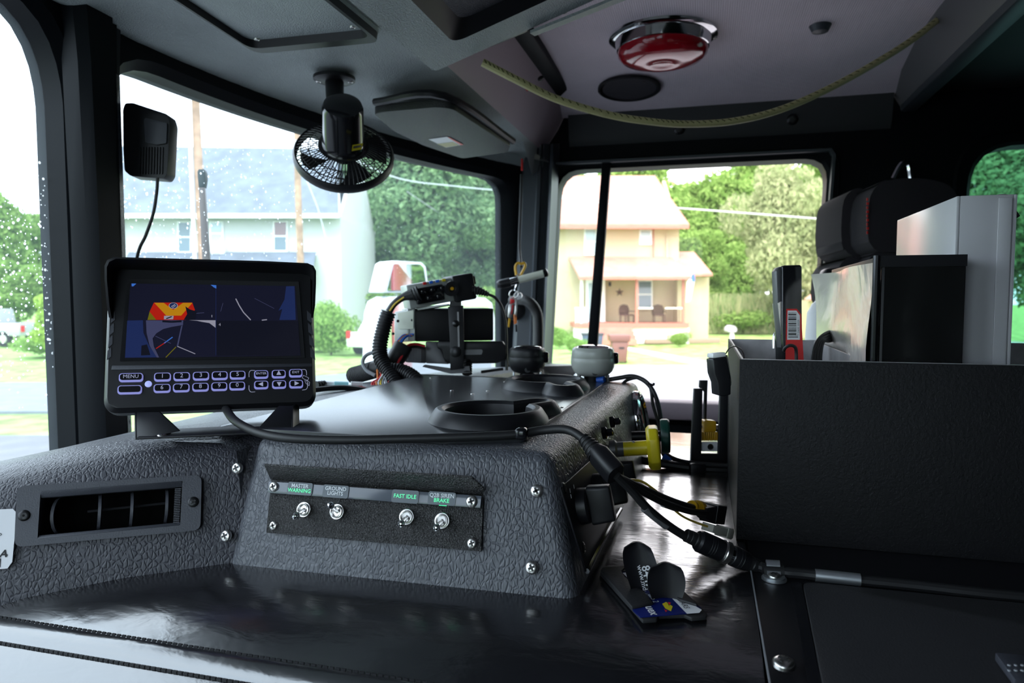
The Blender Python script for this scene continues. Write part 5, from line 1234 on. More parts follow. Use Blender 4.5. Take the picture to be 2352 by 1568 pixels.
q = [P(px, py, d) for px, py, d in ((812, 336, 1.078), (830, 333, 1.090), (829, 338, 1.090), (811, 341, 1.078))]; mb = MB(); mb.prism(q, -FW * .0005); mk('label_print', mb, 'ink', fan)
fx = fa.orthogonal().normalized(); fy = fa.cross(fx)
def fpnt(r, h, a): return fc + fa * h + (fx * math.cos(a) + fy * math.sin(a)) * r
mb = MB(); mb.lathe([(Rf - .003, -.002), (Rf, -.003), (Rf + .003, .002), (Rf + .003, .010), (Rf, .014), (Rf - .003, .012)], fc, fa, 56, cap=False); mk('guard_band', mb, 'black', fan, ang=40)
def gprof(r): return -.020 + .020 * (r / Rf) ** 3
mb = MB()
for k in range(64):
    a = 2 * math.pi * k / 64; mb.tube([fpnt(r, gprof(r), a + .12 * (r / Rf)) for r in (.030, .045, .058, .068, Rf - .002)], .00085, 4, res=2)
for r in (.040, .056, .068): mb.tube([fpnt(r, gprof(r) + .0005, 2 * math.pi * k / 40) for k in range(41)], .0009, 4, smooth=False)
mk('rear_guard', mb, 'black', fan, kind='stuff')
mb = MB()
for k in range(40):
    a = 2 * math.pi * k / 40; mb.tube([fpnt(r, .014 + .012 * (1 - (r / Rf) ** 2), a) for r in (.018, .045, Rf - .002)], .0008, 4, res=2)
for r in (.018, .034, .050, .064): mb.tube([fpnt(r, .014 + .012 * (1 - (r / Rf) ** 2), 2 * math.pi * k / 32) for k in range(33)], .0008, 4, smooth=False)
mk('front_guard', mb, 'black', fan, kind='stuff')
mb = MB(); mb.lathe([(.018, -.012), (.018, .008), (.010, .012)], fc, fa, 20); mk('hub', mb, 'black', fan)
for k in range(4):
    rings = []
    for r in (.016, .035, .055, .070):
        a0 = k * math.pi / 2 + .25 * (r - .016) / .054; w = .30 + .28 * (r - .016) / .054
        rings.append([fpnt(r, .004 + (t - .5) * .014, a0 + w * (t - .5) * 1.5) for t in (0, .33, .66, 1)])
    mb = MB(); mb.loft(rings, False); mk('blade', mb, 'black', fan, recalc=False)

# ================================================================== CEILING FITTINGS
dl = thing('dome_light', PZ(1522, 82, ZC), 'round red dome light with chrome bezel on the headliner', 'dome light')
c = PZ(1522, 84, ZC); dn = V((0, 0, -1)); Rd = .099
mb = MB(); mb.lathe([(Rd + .004, 0), (Rd + .003, .004), (Rd - .003, .007), (Rd - .008, .008), (Rd - .012, .024), (Rd - .016, .026)], c, dn, 48, cap=False); mk('chrome_bezel', mb, 'chrome', dl, ang=40)
mb = MB(); mb.lathe([(Rd - .014, .022), (Rd - .015, .034), (Rd - .024, .043), (Rd - .045, .050), (.024, .054), (.020, .052), (.012, .051), (.0001, .051)], c, dn, 48); mk('red_lens', mb, 'redlens', dl, ang=50)
mb = MB(); mb.lathe([(Rd - .020, .018), (.0001, .019)], c, dn, 32); mk('reflector', mb, mat('red_lamp_reflector', (.25, .01, .02), .4), dl)
for a in (40, 160, 280): screw(dl, c + V((math.cos(R(a)), math.sin(R(a)), 0)) * (Rd - .0005) + dn * .006, dn, .004)
spO = PP(1445, 202, V((1.60, 0, .4855)), V((.11, 0, 1)).normalized()); spN = V((-.11, 0, -1)).normalized()
spk = thing('ceiling_speaker', spO, 'flush round black speaker in the headliner below the dome light', 'speaker')
c = spO; Rs = .071
mb = MB(); mb.lathe([(Rs, 0), (Rs, .004), (Rs - .004, .006), (Rs - .010, .003)], c, spN, 40, cap=False); mk('rim', mb, 'black', spk, ang=40)
mb = MB(); mb.lathe([(Rs - .008, .002), (.0001, .003)], c, spN, 40); mk('grille', mb, mat('dark_grille_cloth', (.05, .045, .055), .8, bump=('dots', 900, .0008)), spk)
for a in (95, 215, 335): mb = MB(); mb.box(c + V((math.cos(R(a)), math.sin(R(a)), 0)) * (Rs - .004) + spN * .006, (.006, .006, .002)); mk('tab', mb, 'black', spk)
hk = thing('headliner_knob', PZ(1882, 60, ZC), 'small dark knob recessed in the headliner at the right', 'knob')
mb = MB(); c = PZ(1884, 58, ZC); mb.lathe([(.020, 0), (.018, .004), (.014, .012), (.006, .014)], c, dn, 20); mk('knob_body', mb, 'pillar', hk, ang=40)
pcord = thing('pull_cord', P(1580, 285, 1.12), 'pale yellow woven pull cord sagging below the headliner', 'cord')
cpx = [(1108, 143, 1.02), (1180, 180, 1.03), (1280, 228, 1.06), (1400, 264, 1.09), (1500, 280, 1.11), (1580, 285, 1.13), (1680, 279, 1.15), (1780, 256, 1.17), (1880, 215, 1.19), (1990, 157, 1.21), (2090, 95, 1.23), (2168, 34, 1.245)]
mb = MB(); mb.tube([P(*q) for q in cpx], .0058, 10, res=10); mk('cord', mb, 'cordyellow', pcord)
pts = crom([P(*q) for q in cpx], 7); mb = MB()
for k in range(0, len(pts) - 1):
    d_ = (pts[k + 1] - pts[k]).normalized(); s_ = (pts[k] * -1).normalized(); n_ = (UP * .55 + s_).normalized(); n_ = (n_ - d_ * n_.dot(d_)).normalized(); w_ = d_.cross(n_)
    mb.box(pts[k].lerp(pts[k + 1], .5) + n_ * .0056, (.0060, .0014, .0012), ((d_ * .8 + w_ * .6).normalized(), (w_ * .8 - d_ * .6).normalized(), n_))
mk('weave_marks', mb, mat('olive_weave', (.10, .095, .03), .6), pcord, kind='stuff', smooth=False)
mb = MB(); mb.tube([P(2164, 36, 1.24), P(2178, 26, 1.25)], .008, 10); mk('end_eye', mb, 'darkscrew', pcord)
# stickers
so3, sn3 = V((1.2, .371, .430)), V((0, -.84, -.54)).normalized()
def spp(px, py, l=.0006): return PP(px, py, V((1.2, .391, .402)), V((0, -.83, -.56)).normalized()) + V((0, -.83, -.56)).normalized() * l
mb = MB(); mb.prism([spp(*q) for q in ((1188, 197), (1213, 206), (1169, 262), (1150, 244))], V((0, -.0002, -.0002))); st1 = mk('inspection_sticker', mb, 'paper', None, 'white and red inspection sticker on the step beside the yellow cord', 'sticker')
mb = MB(); mb.poly([spp(*q, .0012) for q in ((1188, 197), (1213, 206), (1200, 222), (1183, 204))]); mk('red_corner', mb, 'red', st1, recalc=False)
for k in range(5):
    mb = MB(); o_ = k * 8; mb.poly([spp(x - o_ * .62, y + o_ * .95, .0012) for x, y in ((1184, 212), (1196, 224), (1194, 227), (1182, 215))]); mk('print_line', mb, 'ink', st1, recalc=False, smooth=False)
# sun visor
vz = .322
vis = thing('sun_visor', PZ(1020, 320, vz), 'dark folded sun visor on the header at the right of the fan', 'sun visor')
def vp(px, py): return PP(px, py, V((1.3, .55, .322)), V((-.05, .10, -1)).normalized())
vo = [(858, 262), (880, 257), (1004, 246), (1040, 250), (1172, 336), (1166, 350), (1062, 364), (972, 334), (905, 302)]
mb = MB(); mb.prism(round_poly([vp(*q) for q in vo], .012, 3), V((0, 0, .014))); mk('pad', mb, mat('dark_visor_vinyl', (.020, .020, .023), .55, bump=('leather', 350, .0003)), vis, bevel=.004, seg=3, ang=50)
mb = MB(); mb.tube([vp(862, 258) + V((0, 0, .018)), vp(1020, 243) + V((0, 0, .016)), vp(1178, 338) + V((0, 0, .012))], .007, 8); mk('hinge_rod', mb, 'black', vis)
q = [vp(*p) - V((0, 0, .0008)) for p in ((984, 319), (1027, 313), (1065, 331), (1024, 338))]; mb = MB(); mb.poly(q); sv = mk('warning_label', mb, 'paper', vis, recalc=False)
q = [vp(*p) - V((0, 0, .0012)) for p in ((1027, 313), (1032, 314), (1065, 331), (1058, 332))]; mb = MB(); mb.poly(q); mk('red_edge', mb, 'red', sv, recalc=False)
q = [vp(*p) - V((0, 0, .0012)) for p in ((1003, 329), (1040, 325), (1055, 332), (1024, 337))]; mb = MB(); mb.poly(q); mk('yellow_patch', mb, 'cordyellow', sv, recalc=False)

# ================================================================== DASH CAMERA ON THE WINDSHIELD
dc = thing('dash_camera', PW(335, 330), 'black ribbed dash camera stuck to the windshield left of the fan', 'camera')
dcd = PW(335, 330, -.03).dot(FW)
def dq(px, py, dd=0.0): return P(px, py, dcd - .02 + dd)
body_ = [(282, 252), (287, 237), (305, 236), (384, 262), (390, 282), (384, 398), (376, 410), (300, 404), (286, 392), (283, 340)]
mb = MB(); mb.prism(round_poly([dq(*q, .004) for q in body_], .003, 3), FW * .024); mk('body', mb, 'black', dc, bevel=.003, seg=3)
q = [(333, 276), (336, 272), (386, 284), (384, 330), (362, 334), (336, 328)]; mb = MB(); mb.prism(round_poly([dq(*p, .004) for p in q], .002, 3), -FW * .003); mk('cover', mb, 'ventgrey', dc, bevel=.001)
for k in range(9):
    x = 322 + 6.4 * k; mb = MB(); mb.prism([dq(a, b_, .004) for a, b_ in ((x, 338), (x + 2.6, 338), (x + 1, 400), (x - 1.4, 400))], -FW * .0022); mk('grille_rib', mb, 'black', dc)
mb = MB(); mb.tube([dq(362, 408), dq(360, 440), dq(352, 490), dq(335, 540), dq(316, 586), dq(300, 700), dq(286, 880), dq(286, 960)], .0022, 8); mk('cord', mb, 'rubber', dc)
mb = MB(); mb.tube([dq(286, 950), dq(286, 962), dq(282, 990), dq(276, 1025)], [.003, .0075, .008, .006], 10); mk('plug', mb, 'blackgloss', dc)

# ================================================================== A-PILLAR ITEMS
gh = thing('grab_handle', P(1236, 840, 1.70), 'black curved grab handle on the passenger pillar', 'handle')
mb = MB(); mb.tube([P(1178, 690, 1.74), P(1196, 688, 1.68), P(1216, 694, 1.66), P(1232, 716, 1.66), P(1236, 750, 1.66), P(1236, 850, 1.66), P(1250, 880, 1.66)], .0125, 14); mk('tube', mb, 'rubber', gh)
mb = MB(); mb.lathe([(.026, 0), (.024, .008), (.014, .012)], P(1184, 712, 1.745), -FW, 16); mk('mount', mb, 'black', gh)
kc = thing('key_bunch', P(1185, 740, 1.6), 'bunch of keys on a carabiner hanging at the passenger pillar', 'keys')
mb = MB(); mb.tube([P(1186, 632, 1.60), P(1184, 612, 1.60), P(1190, 604, 1.60), P(1197, 606, 1.60)], .003, 8); mb.tube([P(1197, 606, 1.6), P(1204, 604, 1.6), P(1206, 612, 1.6), P(1196, 632, 1.6)], .003, 8); mk('carabiner', mb, 'amber', kc)
mb = MB(); mb.tube([P(1188, 630, 1.60), P(1192, 640, 1.60), P(1186, 658, 1.60), P(1184, 668, 1.6)], .0035, 8); mk('swivel_hook', mb, 'chrome', kc)
for c0, r in (((1180, 676), .010), ((1190, 680), .009)):
    mb = MB(); mb.tube([P(*c0, 1.6) + (RT * math.cos(a) + UP * math.sin(a)) * r for a in [k * math.pi / 8 for k in range(17)]], .0013, 6, smooth=False); mk('split_ring', mb, 'steel', kc)
for pts, m_ in (([(1172, 684), (1182, 682), (1182, 694), (1172, 700)], 'red'), ([(1168, 700), (1178, 694), (1174, 730), (1166, 728)], 'steel'), ([(1184, 690), (1190, 690), (1186, 730), (1181, 728)], 'steel'), ([(1179, 722), (1186, 722), (1188, 742), (1181, 745)], 'worange'), ([(1168, 730), (1173, 732), (1170, 752), (1166, 750)], 'amber'), ([(1183, 745), (1188, 745), (1188, 762), (1184, 762)], 'black'), ([(1175, 700), (1180, 700), (1176, 722), (1172, 722)], 'wred')):
    mb = MB(); mb.prism([P(*q, 1.6) for q in pts], FW * .003); mk('key', mb, m_, kc, bevel=.0005)
th_ = thing('pocket_torch', P(1200, 640, 1.58), 'white and black stick torch hanging crosswise on the key hook', 'torch')
mb = MB(); mb.tube([P(1142, 655, 1.58), P(1150, 653, 1.58), P(1172, 648, 1.58)], [.007, .0105, .0105], 14); mk('black_grip', mb, 'black', th_)
mb = MB(); mb.tube([P(1172, 648, 1.58), P(1190, 643, 1.58)], .009, 12); mk('collar', mb, 'chrome', th_)
mb = MB(); mb.tube([P(1190, 643, 1.58), P(1249, 628, 1.58)], .0085, 12); mk('white_tube', mb, mat('pale_plastic_tube', (.55, .56, .48), .3), th_)
mb = MB(); mb.tube([P(1248, 628, 1.58), P(1256, 626, 1.58), P(1259, 625, 1.58)], [.0095, .0095, .005], 12); mk('end_cap', mb, 'blackgloss', th_)
mb = MB(); mb.tube([P(1198, 400, 1.66), P(1196, 470, 1.66), P(1193, 560, 1.65), P(1197, 612, 1.62)], .0035, 8); pcx = mk('hanging_strap', mb, 'black', None, 'thin black strap running down the passenger pillar', 'strap')
mb = MB(); mb.box(P(1199, 378, 1.66), (.005, .005, .028), (RT, FW, UP)); mk('red_tag', mb, 'red', pcx, bevel=.001)

# ================================================================== PASSENGER SEAT AND REAR ITEMS
seat = thing('passenger_seat', V((1.42, -.42, -.9)), 'black fabric passenger seat with tall headrest behind the binders', 'seat')
def pad(name, pts, d, th, m='fabric', bev=.02):
    mb = MB(); mb.prism(round_poly([P(px, py, d) for px, py in pts], .03, 4), FW * th); return mk(name, mb, m, seat, bevel=bev, seg=4, ang=60)
pad('headrest_wing', [(1938, 440), (1996, 425), (2010, 570), (1990, 592), (1940, 588), (1930, 540)], 1.40, .12, bev=.03)
pad('headrest', [(2000, 430), (2040, 410), (2130, 408), (2200, 430), (2205, 575), (2000, 580), (1990, 520)], 1.33, .12, bev=.03)
pad('backrest', [(1990, 590), (2030, 570), (2230, 570), (2260, 640), (2290, 1000), (1960, 1000), (1980, 640)], 1.34, .14, bev=.04)
pad('shoulder_bolster', [(1925, 596), (1960, 588), (2000, 590), (2000, 700), (1920, 700)], 1.38, .12, bev=.03)
mb = MB()
for k in range(9):
    y = 455 + 9.5 * k; w = 5 if k % 2 else 3.4; mb.prism([P(px, py, 1.327) for px, py in ((1990, y), (1990 + w, y), (1990 + w, y + 6), (1990, y + 6))], -FW * .001)
mk('red_embroidery', mb, 'red', seat, smooth=False)
rg = thing('air_pack_hoop', P(2083, 400, 1.55), 'polished metal hoop above the passenger headrest', 'hoop')
mb = MB(); mb.tube([P(2052, 412, 1.55), P(2066, 385, 1.55), P(2078, 374, 1.55), P(2087, 380, 1.55), P(2092, 412, 1.55)], .0075, 10); mk('hoop', mb, 'chrome', rg)
sl = thing('belt_straps', P(1888, 690, 1.20), 'looped grey webbing straps beside the silver sleeve', 'straps')
for k in range(4):
    mb = MB(); mb.tube([P(1872 + 5 * k, 705, 1.2), P(1880 + 6 * k, 680, 1.2), P(1895 + 7 * k, 662, 1.2), P(1915 + 6 * k, 655, 1.2)], .0035, 6); mk('strap', mb, 'wgrey', sl)
mb = MB(); mb.prism([P(px, py, 1.22) for px, py in ((1890, 640), (1900, 615), (1940, 612), (1950, 720), (1888, 720))], FW * .03); mk('buckle', mb, 'black', sl, bevel=.006)
bt_ = thing('cleaner_bottle', P(1880, 790, 1.15), 'white and green plastic bottle with black lettering behind the box', 'bottle')
mb = MB(); c = P(1880, 840, 1.15); ax = (P(1892, 690, 1.15) - c).normalized(); mb.lathe([(.022, 0), (.024, .01), (.024, .085), (.018, .10), (.010, .108), (.010, .115)], c, ax, 24); mk('body', mb, 'paper', bt_, ang=40)
mb = MB(); mb.lathe([(.011, .112), (.011, .128), (.006, .13)], c, ax, 14); mk('cap', mb, 'greyplastic', bt_)
gm_ = mat('green_label', (.02, .25, .12), .4)
q = [P(px, py, 1.124) for px, py in ((1898, 752), (1906, 735), (1904, 790), (1880, 790))]; mb = MB(); mb.poly(q); mk('green_label', mb, gm_, bt_, recalc=False)
q = [P(px, py, 1.122) for px, py in ((1879, 730), (1897, 728), (1894, 746), (1876, 746))]; mb = MB(); mb.poly(q); mk('label_patch', mb, 'ink', bt_, recalc=False)
text('lettering', 'W', .0095, P(1886, 737, 1.121), (RT * .98 + UP * .05).normalized(), (UP - RT * .05).normalized(), 'paper', bt_, bold=.0002)

# ================================================================== OUTSIDE THE CAB: MIRROR, WIPER
mir = thing('wing_mirror', P(920, 850, 2.25), 'white two-part wing mirror outside the passenger windshield', 'mirror')
dm = 2.2
mN = V((-.558, -.830, 0)); mO = P(925, 640, dm)
def mm_(px, py, off=0.0): return PP(px, py, mO, mN) - mN * off
oc_ = [(880, 672), (896, 604), (906, 598), (968, 602), (978, 612), (984, 662), (978, 672)]
mb = MB(); mb.prism(round_poly([mm_(*q) for q in oc_], .006, 3), -mN * .09); mk('upper_housing', mb, 'wpaint', mir, bevel=.006, seg=3)
gm2 = [(888, 667), (903, 606), (964, 607), (972, 615), (978, 656), (971, 665)]
mb = MB(); mb.prism(round_poly([mm_(*q, -.003) for q in gm2], .005, 3), -mN * .002); mk('upper_glass', mb, 'mirror', mir, smooth=False)
lo = [(862, 905), (868, 720), (876, 692), (896, 681), (1010, 677), (1116, 684), (1132, 696), (1138, 730), (1138, 905)]
mb = MB(); mb.prism([mm_(*q) for q in lo], -mN * .09); mk('lower_housing', mb, 'wpaint', mir, bevel=.006, seg=3)
gl2 = [(880, 895), (884, 725), (890, 703), (905, 692), (1010, 688), (1108, 693), (1122, 704), (1126, 735), (1126, 895)]
mb = MB(); mb.prism([mm_(*q, -.003) for q in gl2], -mN * .002); mk('lower_glass', mb, 'mirror', mir, smooth=False)
mb = MB(); mb.tube([mm_(868, 905, .045), mm_(868, 1100, .045), V((1.87, .62, -.9))], .018, 10); mk('support_arm', mb, 'wpaint', mir)
wip = thing('wiper_arm', PW(466, 600, .06), 'dark wiper blade standing upright outside the windshield', 'wiper')
wd_ = PW(462, 420, .07).dot(FW)
mb = MB(); mb.prism([P(px, py, wd_) for px, py in ((453, 394), (456, 388), (468, 388), (471, 396), (471, 412), (468, 430), (456, 430), (454, 412))], FW * .012); mk('blade_tip', mb, mat('dark_green_black_rubber', (.012, .03, .03), .5), wip, bevel=.001)
mb = MB(); mb.prism([P(px, py, wd_) for px, py in ((456, 430), (469, 430), (480, 600), (490, 900), (472, 900), (464, 600))], FW * .008); mk('blade', mb, mat('brown_grey_wiper', (.12, .10, .09), .4), wip, bevel=.001)
mb = MB(); mb.tube([P(474, 640, wd_ + .02), P(490, 900, wd_ + .02), P(510, 980, wd_ + .03)], .006, 8); mk('arm', mb, 'black', wip)

# ================================================================== OUTSIDE: GROUND
ZG = -2.3
F2 = V((math.cos(YAW), math.sin(YAW), 0))
M['lawn'] = mat('lawn_grass', (0.27, 0.42, 0.13), 0.95, spec=0.1, var=0.35, vscale=1.6, bump=('noise', 14, 0.05))
M['verge'] = mat('verge_grass', (0.27, 0.42, 0.13), 0.95, spec=0.1, var=0.4, vscale=3.0, bump=('noise', 20, 0.05))
M['road'] = mat('pale_asphalt_road', (0.17, 0.185, 0.21), 0.8, var=0.08, vscale=2)
M['lot'] = mat('grey_asphalt_lot', (0.14, 0.138, 0.145), 0.85, var=0.1, vscale=2)
M['path'] = mat('concrete_path', (0.5, 0.48, 0.45), 0.9)
M['siding'] = mat('white_siding', (0.90, 0.91, 0.91), 0.6, bump=('wave', 28, 0.01))
M['cream'] = mat('cream_siding', (0.84, 0.73, 0.50), 0.6, bump=('wave', 28, 0.01))
M['trimw'] = mat('white_house_trim', (0.82, 0.82, 0.82), 0.5)
M['shingle'] = mat('grey_shingle', (0.14, 0.16, 0.19), 0.85, var=0.15, vscale=1.2, bump=('noise', 8, 0.02))
M['pinkroof'] = mat('pink_brown_shingle', (0.46, 0.215, 0.165), 0.85, var=0.12, vscale=1.5, bump=('noise', 8, 0.02))
M['fascia'] = mat('red_brown_fascia', (0.45, 0.16, 0.12), 0.6)
M['pane'] = mat('house_window_pane', (0.10, 0.15, 0.18), 0.1, spec=0.8)
M['panered'] = mat('curtained_window_pane', (0.17, 0.10, 0.10), 0.15, spec=0.8)
M['panelight'] = mat('pale_window_pane', (0.35, 0.42, 0.46), 0.15, spec=0.8)
M['pole'] = mat('weathered_pole_wood', (0.34, 0.22, 0.15), 0.85, var=0.25, vscale=3)
M['bark'] = mat('tree_bark', (0.10, 0.08, 0.06), 0.9)
M['wicker'] = mat('brown_wicker', (0.10, 0.06, 0.05), 0.8)
M['bin'] = mat('brown_bin_plastic', (0.16, 0.075, 0.06), 0.5)
M['carsilver'] = mat('silver_car_paint', (0.45, 0.46, 0.47), 0.3, metal=0.4, coat=0.5)
M['carwhite'] = mat('white_car_paint', (0.75, 0.76, 0.77), 0.3, coat=0.5)
M['cargrey'] = mat('car_glass', (0.03, 0.04, 0.05), 0.1)
M['tyre'] = mat('tyre_rubber', (0.015, 0.015, 0.015), 0.8)
mb = MB(); mb.add([V((-260, -260, ZG - .05)), V((300, -260, ZG - .05)), V((300, 300, ZG - .05)), V((-260, 300, ZG - .05))], [(0, 1, 2, 3)])
mk('lawn', mb, 'lawn', kind='structure', label='wide green lawn around the houses', recalc=False)
def gpoly(name, pts, m, lab, z):
    mb = MB(); mb.prism([V((*q.xy, ZG - .05)) for q in pts], V((0, 0, .05 + z))); return mk(name, mb, m, kind='structure', label=lab)
def gz(px, py): return PZ(px, py, ZG)
gpoly('road', [gz(-900, 884), gz(-200, 881), gz(200, 878), gz(700, 866), gz(900, 850), gz(1200, 840), gz(1700, 838), gz(2300, 836), gz(2600, 930), gz(1700, 925), gz(1000, 930), gz(700, 940), gz(200, 945), gz(-900, 948)], 'road', 'pale asphalt road between the truck and the houses', .01)
vq = [gz(-900, 1005), gz(200, 1000), gz(600, 985), gz(1000, 970), gz(1800, 960)]
lot = vq + [V((30, -30, 0)), V((-30, -30, 0)), V((-30, 30, 0))]
gpoly('parking_lot', lot, 'lot', 'grey asphalt lot under the truck', .012)
gpoly('path', [gz(1430, 800), gz(1446, 798), gz(1600, 826), gz(1705, 842), gz(1660, 844), gz(1560, 828)], 'path', 'concrete path crossing the lawn of the cream house', .01)

# ================================================================== HOUSES
def hp_(a, m, par, name, ext, bev=0.0, **k): mb = MB(); mb.prism(a, ext); return mk(name, mb, m, par, bevel=bev, **k)
def wall(par, name, x0, x1, y0, d, depth, m, x1b=None):
    a = P(x0, y0, d); b = P(x1, y0, d); b.z = a.z
    pts = [V((a.x, a.y, ZG)), V((b.x, b.y, ZG)), b, a]; return hp_(pts, m, par, name, F2 * depth)
def hwin(par, x0, x1, y0, y1, d, m='pane', m2=None, name='window'):
    c = [P(x0 - 3, y0 - 3, d - .05), P(x1 + 3, y0 - 3, d - .05), P(x1 + 3, y1 + 4, d - .05), P(x0 - 3, y1 + 4, d - .05)]
    w = hp_(c, 'trimw', par, name, F2 * .12)
    ym = (y0 + y1) / 2
    for ya, yb, mm in ((y0, ym - 1.5, m), (ym + 1.5, y1, m2 or m)):
        hp_([P(x0, ya, d - .07), P(x1, ya, d - .07), P(x1, yb, d - .07), P(x0, yb, d - .07)], mm, w, 'pane', F2 * .03)
    return w
def roof(par, name, e0, e1, r0, r1, m, th=.18, back=True):
    pts = [P(*e0), P(*e1), P(*r1), P(*r0)]; mb = MB(); mb.prism(pts, V((0, 0, th))); o = mk(name, mb, m, par)
    if back:
        q = [P(*r0), P(*r1), P(*r1) + F2 * (r1[2] - e1[2]) + V((0, 0, P(*e1).z - P(*r1).z)), P(*r0) + F2 * (r0[2] - e0[2]) + V((0, 0, P(*e0).z - P(*r0).z))]
        mb = MB(); mb.prism(q, V((0, 0, th))); mk(name, mb, m, par)
    return o
H1 = thing('white_house', gz(460, 790), 'large white two-storey house with a grey shingle roof behind the monitor', 'house')
wall(H1, 'front_wall', 140, 782, 498, 36, 9, 'siding')
a, b, c = P(776, 498, 36.2), P(770, 345, 41), P(776, 498, 36.2) + F2 * 9
hp_([a, a + F2 * 9, V(((a + F2 * 4.5).x, (a + F2 * 4.5).y, P(776, 348, 41).z))], 'siding', H1, 'gable_wall', RT * .15)
roof(H1, 'roof_slope', (100, 497, 35.3), (778, 497, 35.3), (228, 342, 40.5), (774, 349, 40.5), 'shingle')
hp_([P(100, 490, 35.2), P(778, 490, 35.2), P(778, 500, 35.2), P(100, 500, 35.2)], 'trimw', H1, 'gutter', F2 * .15)
hp_([P(767, 420, 38.2), P(777, 420, 38.2), P(782, 497, 35.3), P(768, 497, 35.3)], 'trimw', H1, 'rake_board', F2 * .12)
for q, m_ in (((258, 282, 508, 576), 'panelight'), ((410, 436, 511, 577), 'pane'), ((484, 509, 511, 560), 'panelight'), ((630, 657, 510, 574), 'panered')):
    hwin(H1, *q, 36, m_, 'pane' if m_ == 'panered' else m_)
ac = hp_([P(484, 563, 35.7), P(514, 563, 35.7), P(514, 583, 35.7), P(484, 583, 35.7)], 'trimw', H1, 'air_conditioner', F2 * .5, bev=.02)
hp_([P(487, 566, 35.66), P(504, 566, 35.66), P(504, 580, 35.66), P(487, 580, 35.66)], 'panelight', ac, 'air_conditioner_grille', F2 * .04)
roof(H1, 'porch_roof', (270, 640, 33.6), (716, 642, 33.6), (296, 584, 36), (726, 584, 36), 'shingle', .12, False)
for x in (300, 410, 520, 620, 705):
    a = P(x, 640, 33.8); hp_([V((a.x, a.y, ZG)) + RT * s for s in (0, .16)] + [a + RT * .16, a], 'trimw', H1, 'porch_post', F2 * .16)
roof(H1, 'side_porch_roof', (104, 637, 34.4), (160, 637, 34.4), (150, 600, 36), (200, 600, 36), 'shingle', .1, False)
hp_([P(104, 632, 34.3), P(165, 632, 34.3), P(165, 640, 34.3), P(104, 640, 34.3)], 'trimw', H1, 'side_gutter', F2 * .12)
a = P(140, 640, 34.8); b = P(200, 640, 34.8); hp_([V((a.x, a.y, ZG)), V((b.x, b.y, ZG)), b, a], 'siding', H1, 'side_wall', F2 * 2)
for q in ((330, 356, 680, 745), (560, 586, 680, 745), (640, 666, 680, 745)): hwin(H1, *q, 36)

H2 = thing('cream_house', gz(1420, 785), 'cream two-storey house with pink-brown roof and front porch outside the passenger window', 'house')
wall(H2, 'front_wall', 1262, 1560, 524, 38, 8, 'cream')
a = P(1556, 524, 38.2); hp_([a, a + F2 * 8, V(((a + F2 * 4).x, (a + F2 * 4).y, P(1540, 415, 42).z))], 'cream', H2, 'gable_wall', RT * .15)
roof(H2, 'roof_slope', (1225, 522, 37.3), (1583, 522, 37.3), (1275, 410, 42), (1504, 410, 42), 'pinkroof')
hp_([P(1225, 519, 37.2), P(1583, 519, 37.2), P(1583, 525, 37.2), P(1225, 525, 37.2)], 'fascia', H2, 'eave_board', F2 * .1)
wall(H2, 'side_wing_wall', 1556, 1629, 636, 37.4, 5, 'cream')
roof(H2, 'side_wing_roof', (1555, 634, 36.8), (1637, 634, 36.8), (1555, 583, 39), (1594, 583, 39), 'pinkroof', .12, False)
roof(H2, 'porch_roof', (1330, 640, 35.4), (1597, 640, 35.4), (1306, 595, 38), (1540, 595, 38), 'pinkroof', .12, False)
hp_([P(1330, 637, 35.3), P(1597, 637, 35.3), P(1597, 642, 35.3), P(1330, 642, 35.3)], 'fascia', H2, 'porch_fascia', F2 * .1)
hp_([P(1318, 742, 35.6), P(1583, 742, 35.6), P(1583, 752, 35.6), P(1318, 752, 35.6)], 'fascia', H2, 'porch_floor', F2 * 2.4)
a, b = P(1318, 752, 35.8), P(1583, 752, 35.8); hp_([V((a.x, a.y, ZG)), V((b.x, b.y, ZG)), b, a], 'trimw', H2, 'porch_base', F2 * .2)
for x, m_ in ((1336, 'trimw'), (1463, 'fascia'), (1570, 'fascia')):
    hp_([P(x - 3, 640, 35.7), P(x + 3, 640, 35.7), P(x + 3, 744, 35.7), P(x - 3, 744, 35.7)], m_, H2, 'porch_post', F2 * .12)
for x0, x1 in ((1320, 1352), (1467, 1500), (1528, 1567)):
    rl_ = hp_([P(x0, 706, 35.7), P(x1, 706, 35.7), P(x1, 709, 35.7), P(x0, 709, 35.7)], 'trimw', H2, 'porch_rail', F2 * .06)
    for k in range(int((x1 - x0) / 5)):
        x = x0 + 2 + 5 * k; hp_([P(x, 709, 35.7), P(x + 1.2, 709, 35.7), P(x + 1.2, 743, 35.7), P(x, 743, 35.7)], 'wicker' if x0 > 1400 else 'trimw', rl_, 'baluster', F2 * .04)
hwin(H2, 1345, 1368, 528, 582, 38, 'panelight'); hwin(H2, 1472, 1494, 530, 558, 38, 'panelight', 'panelight'); hwin(H2, 1467, 1496, 646, 706, 38, 'pane')
d_ = hp_([P(1346, 642, 37.9), P(1390, 642, 37.9), P(1390, 742, 37.9), P(1346, 742, 37.9)], 'trimw', H2, 'front_door', F2 * .1)
hp_([P(1352, 650, 37.85), P(1372, 650, 37.85), P(1372, 735, 37.85), P(1352, 735, 37.85)], 'panelight', d_, 'door_glass', F2 * .04)
st_ = [P(1423, 671, 37.85) + (RT * math.sin(k * math.pi / 5) + V((0, 0, 1)) * math.cos(k * math.pi / 5)) * (.23 if k % 2 == 0 else .095) for k in range(10)]
hp_(st_, 'wicker', H2, 'wall_star', F2 * .03)
hp_([P(1398, 647, 37.8), P(1404, 647, 37.8), P(1404, 657, 37.8), P(1398, 657, 37.8)], 'ink', H2, 'porch_lamp', F2 * .1, bev=.02)
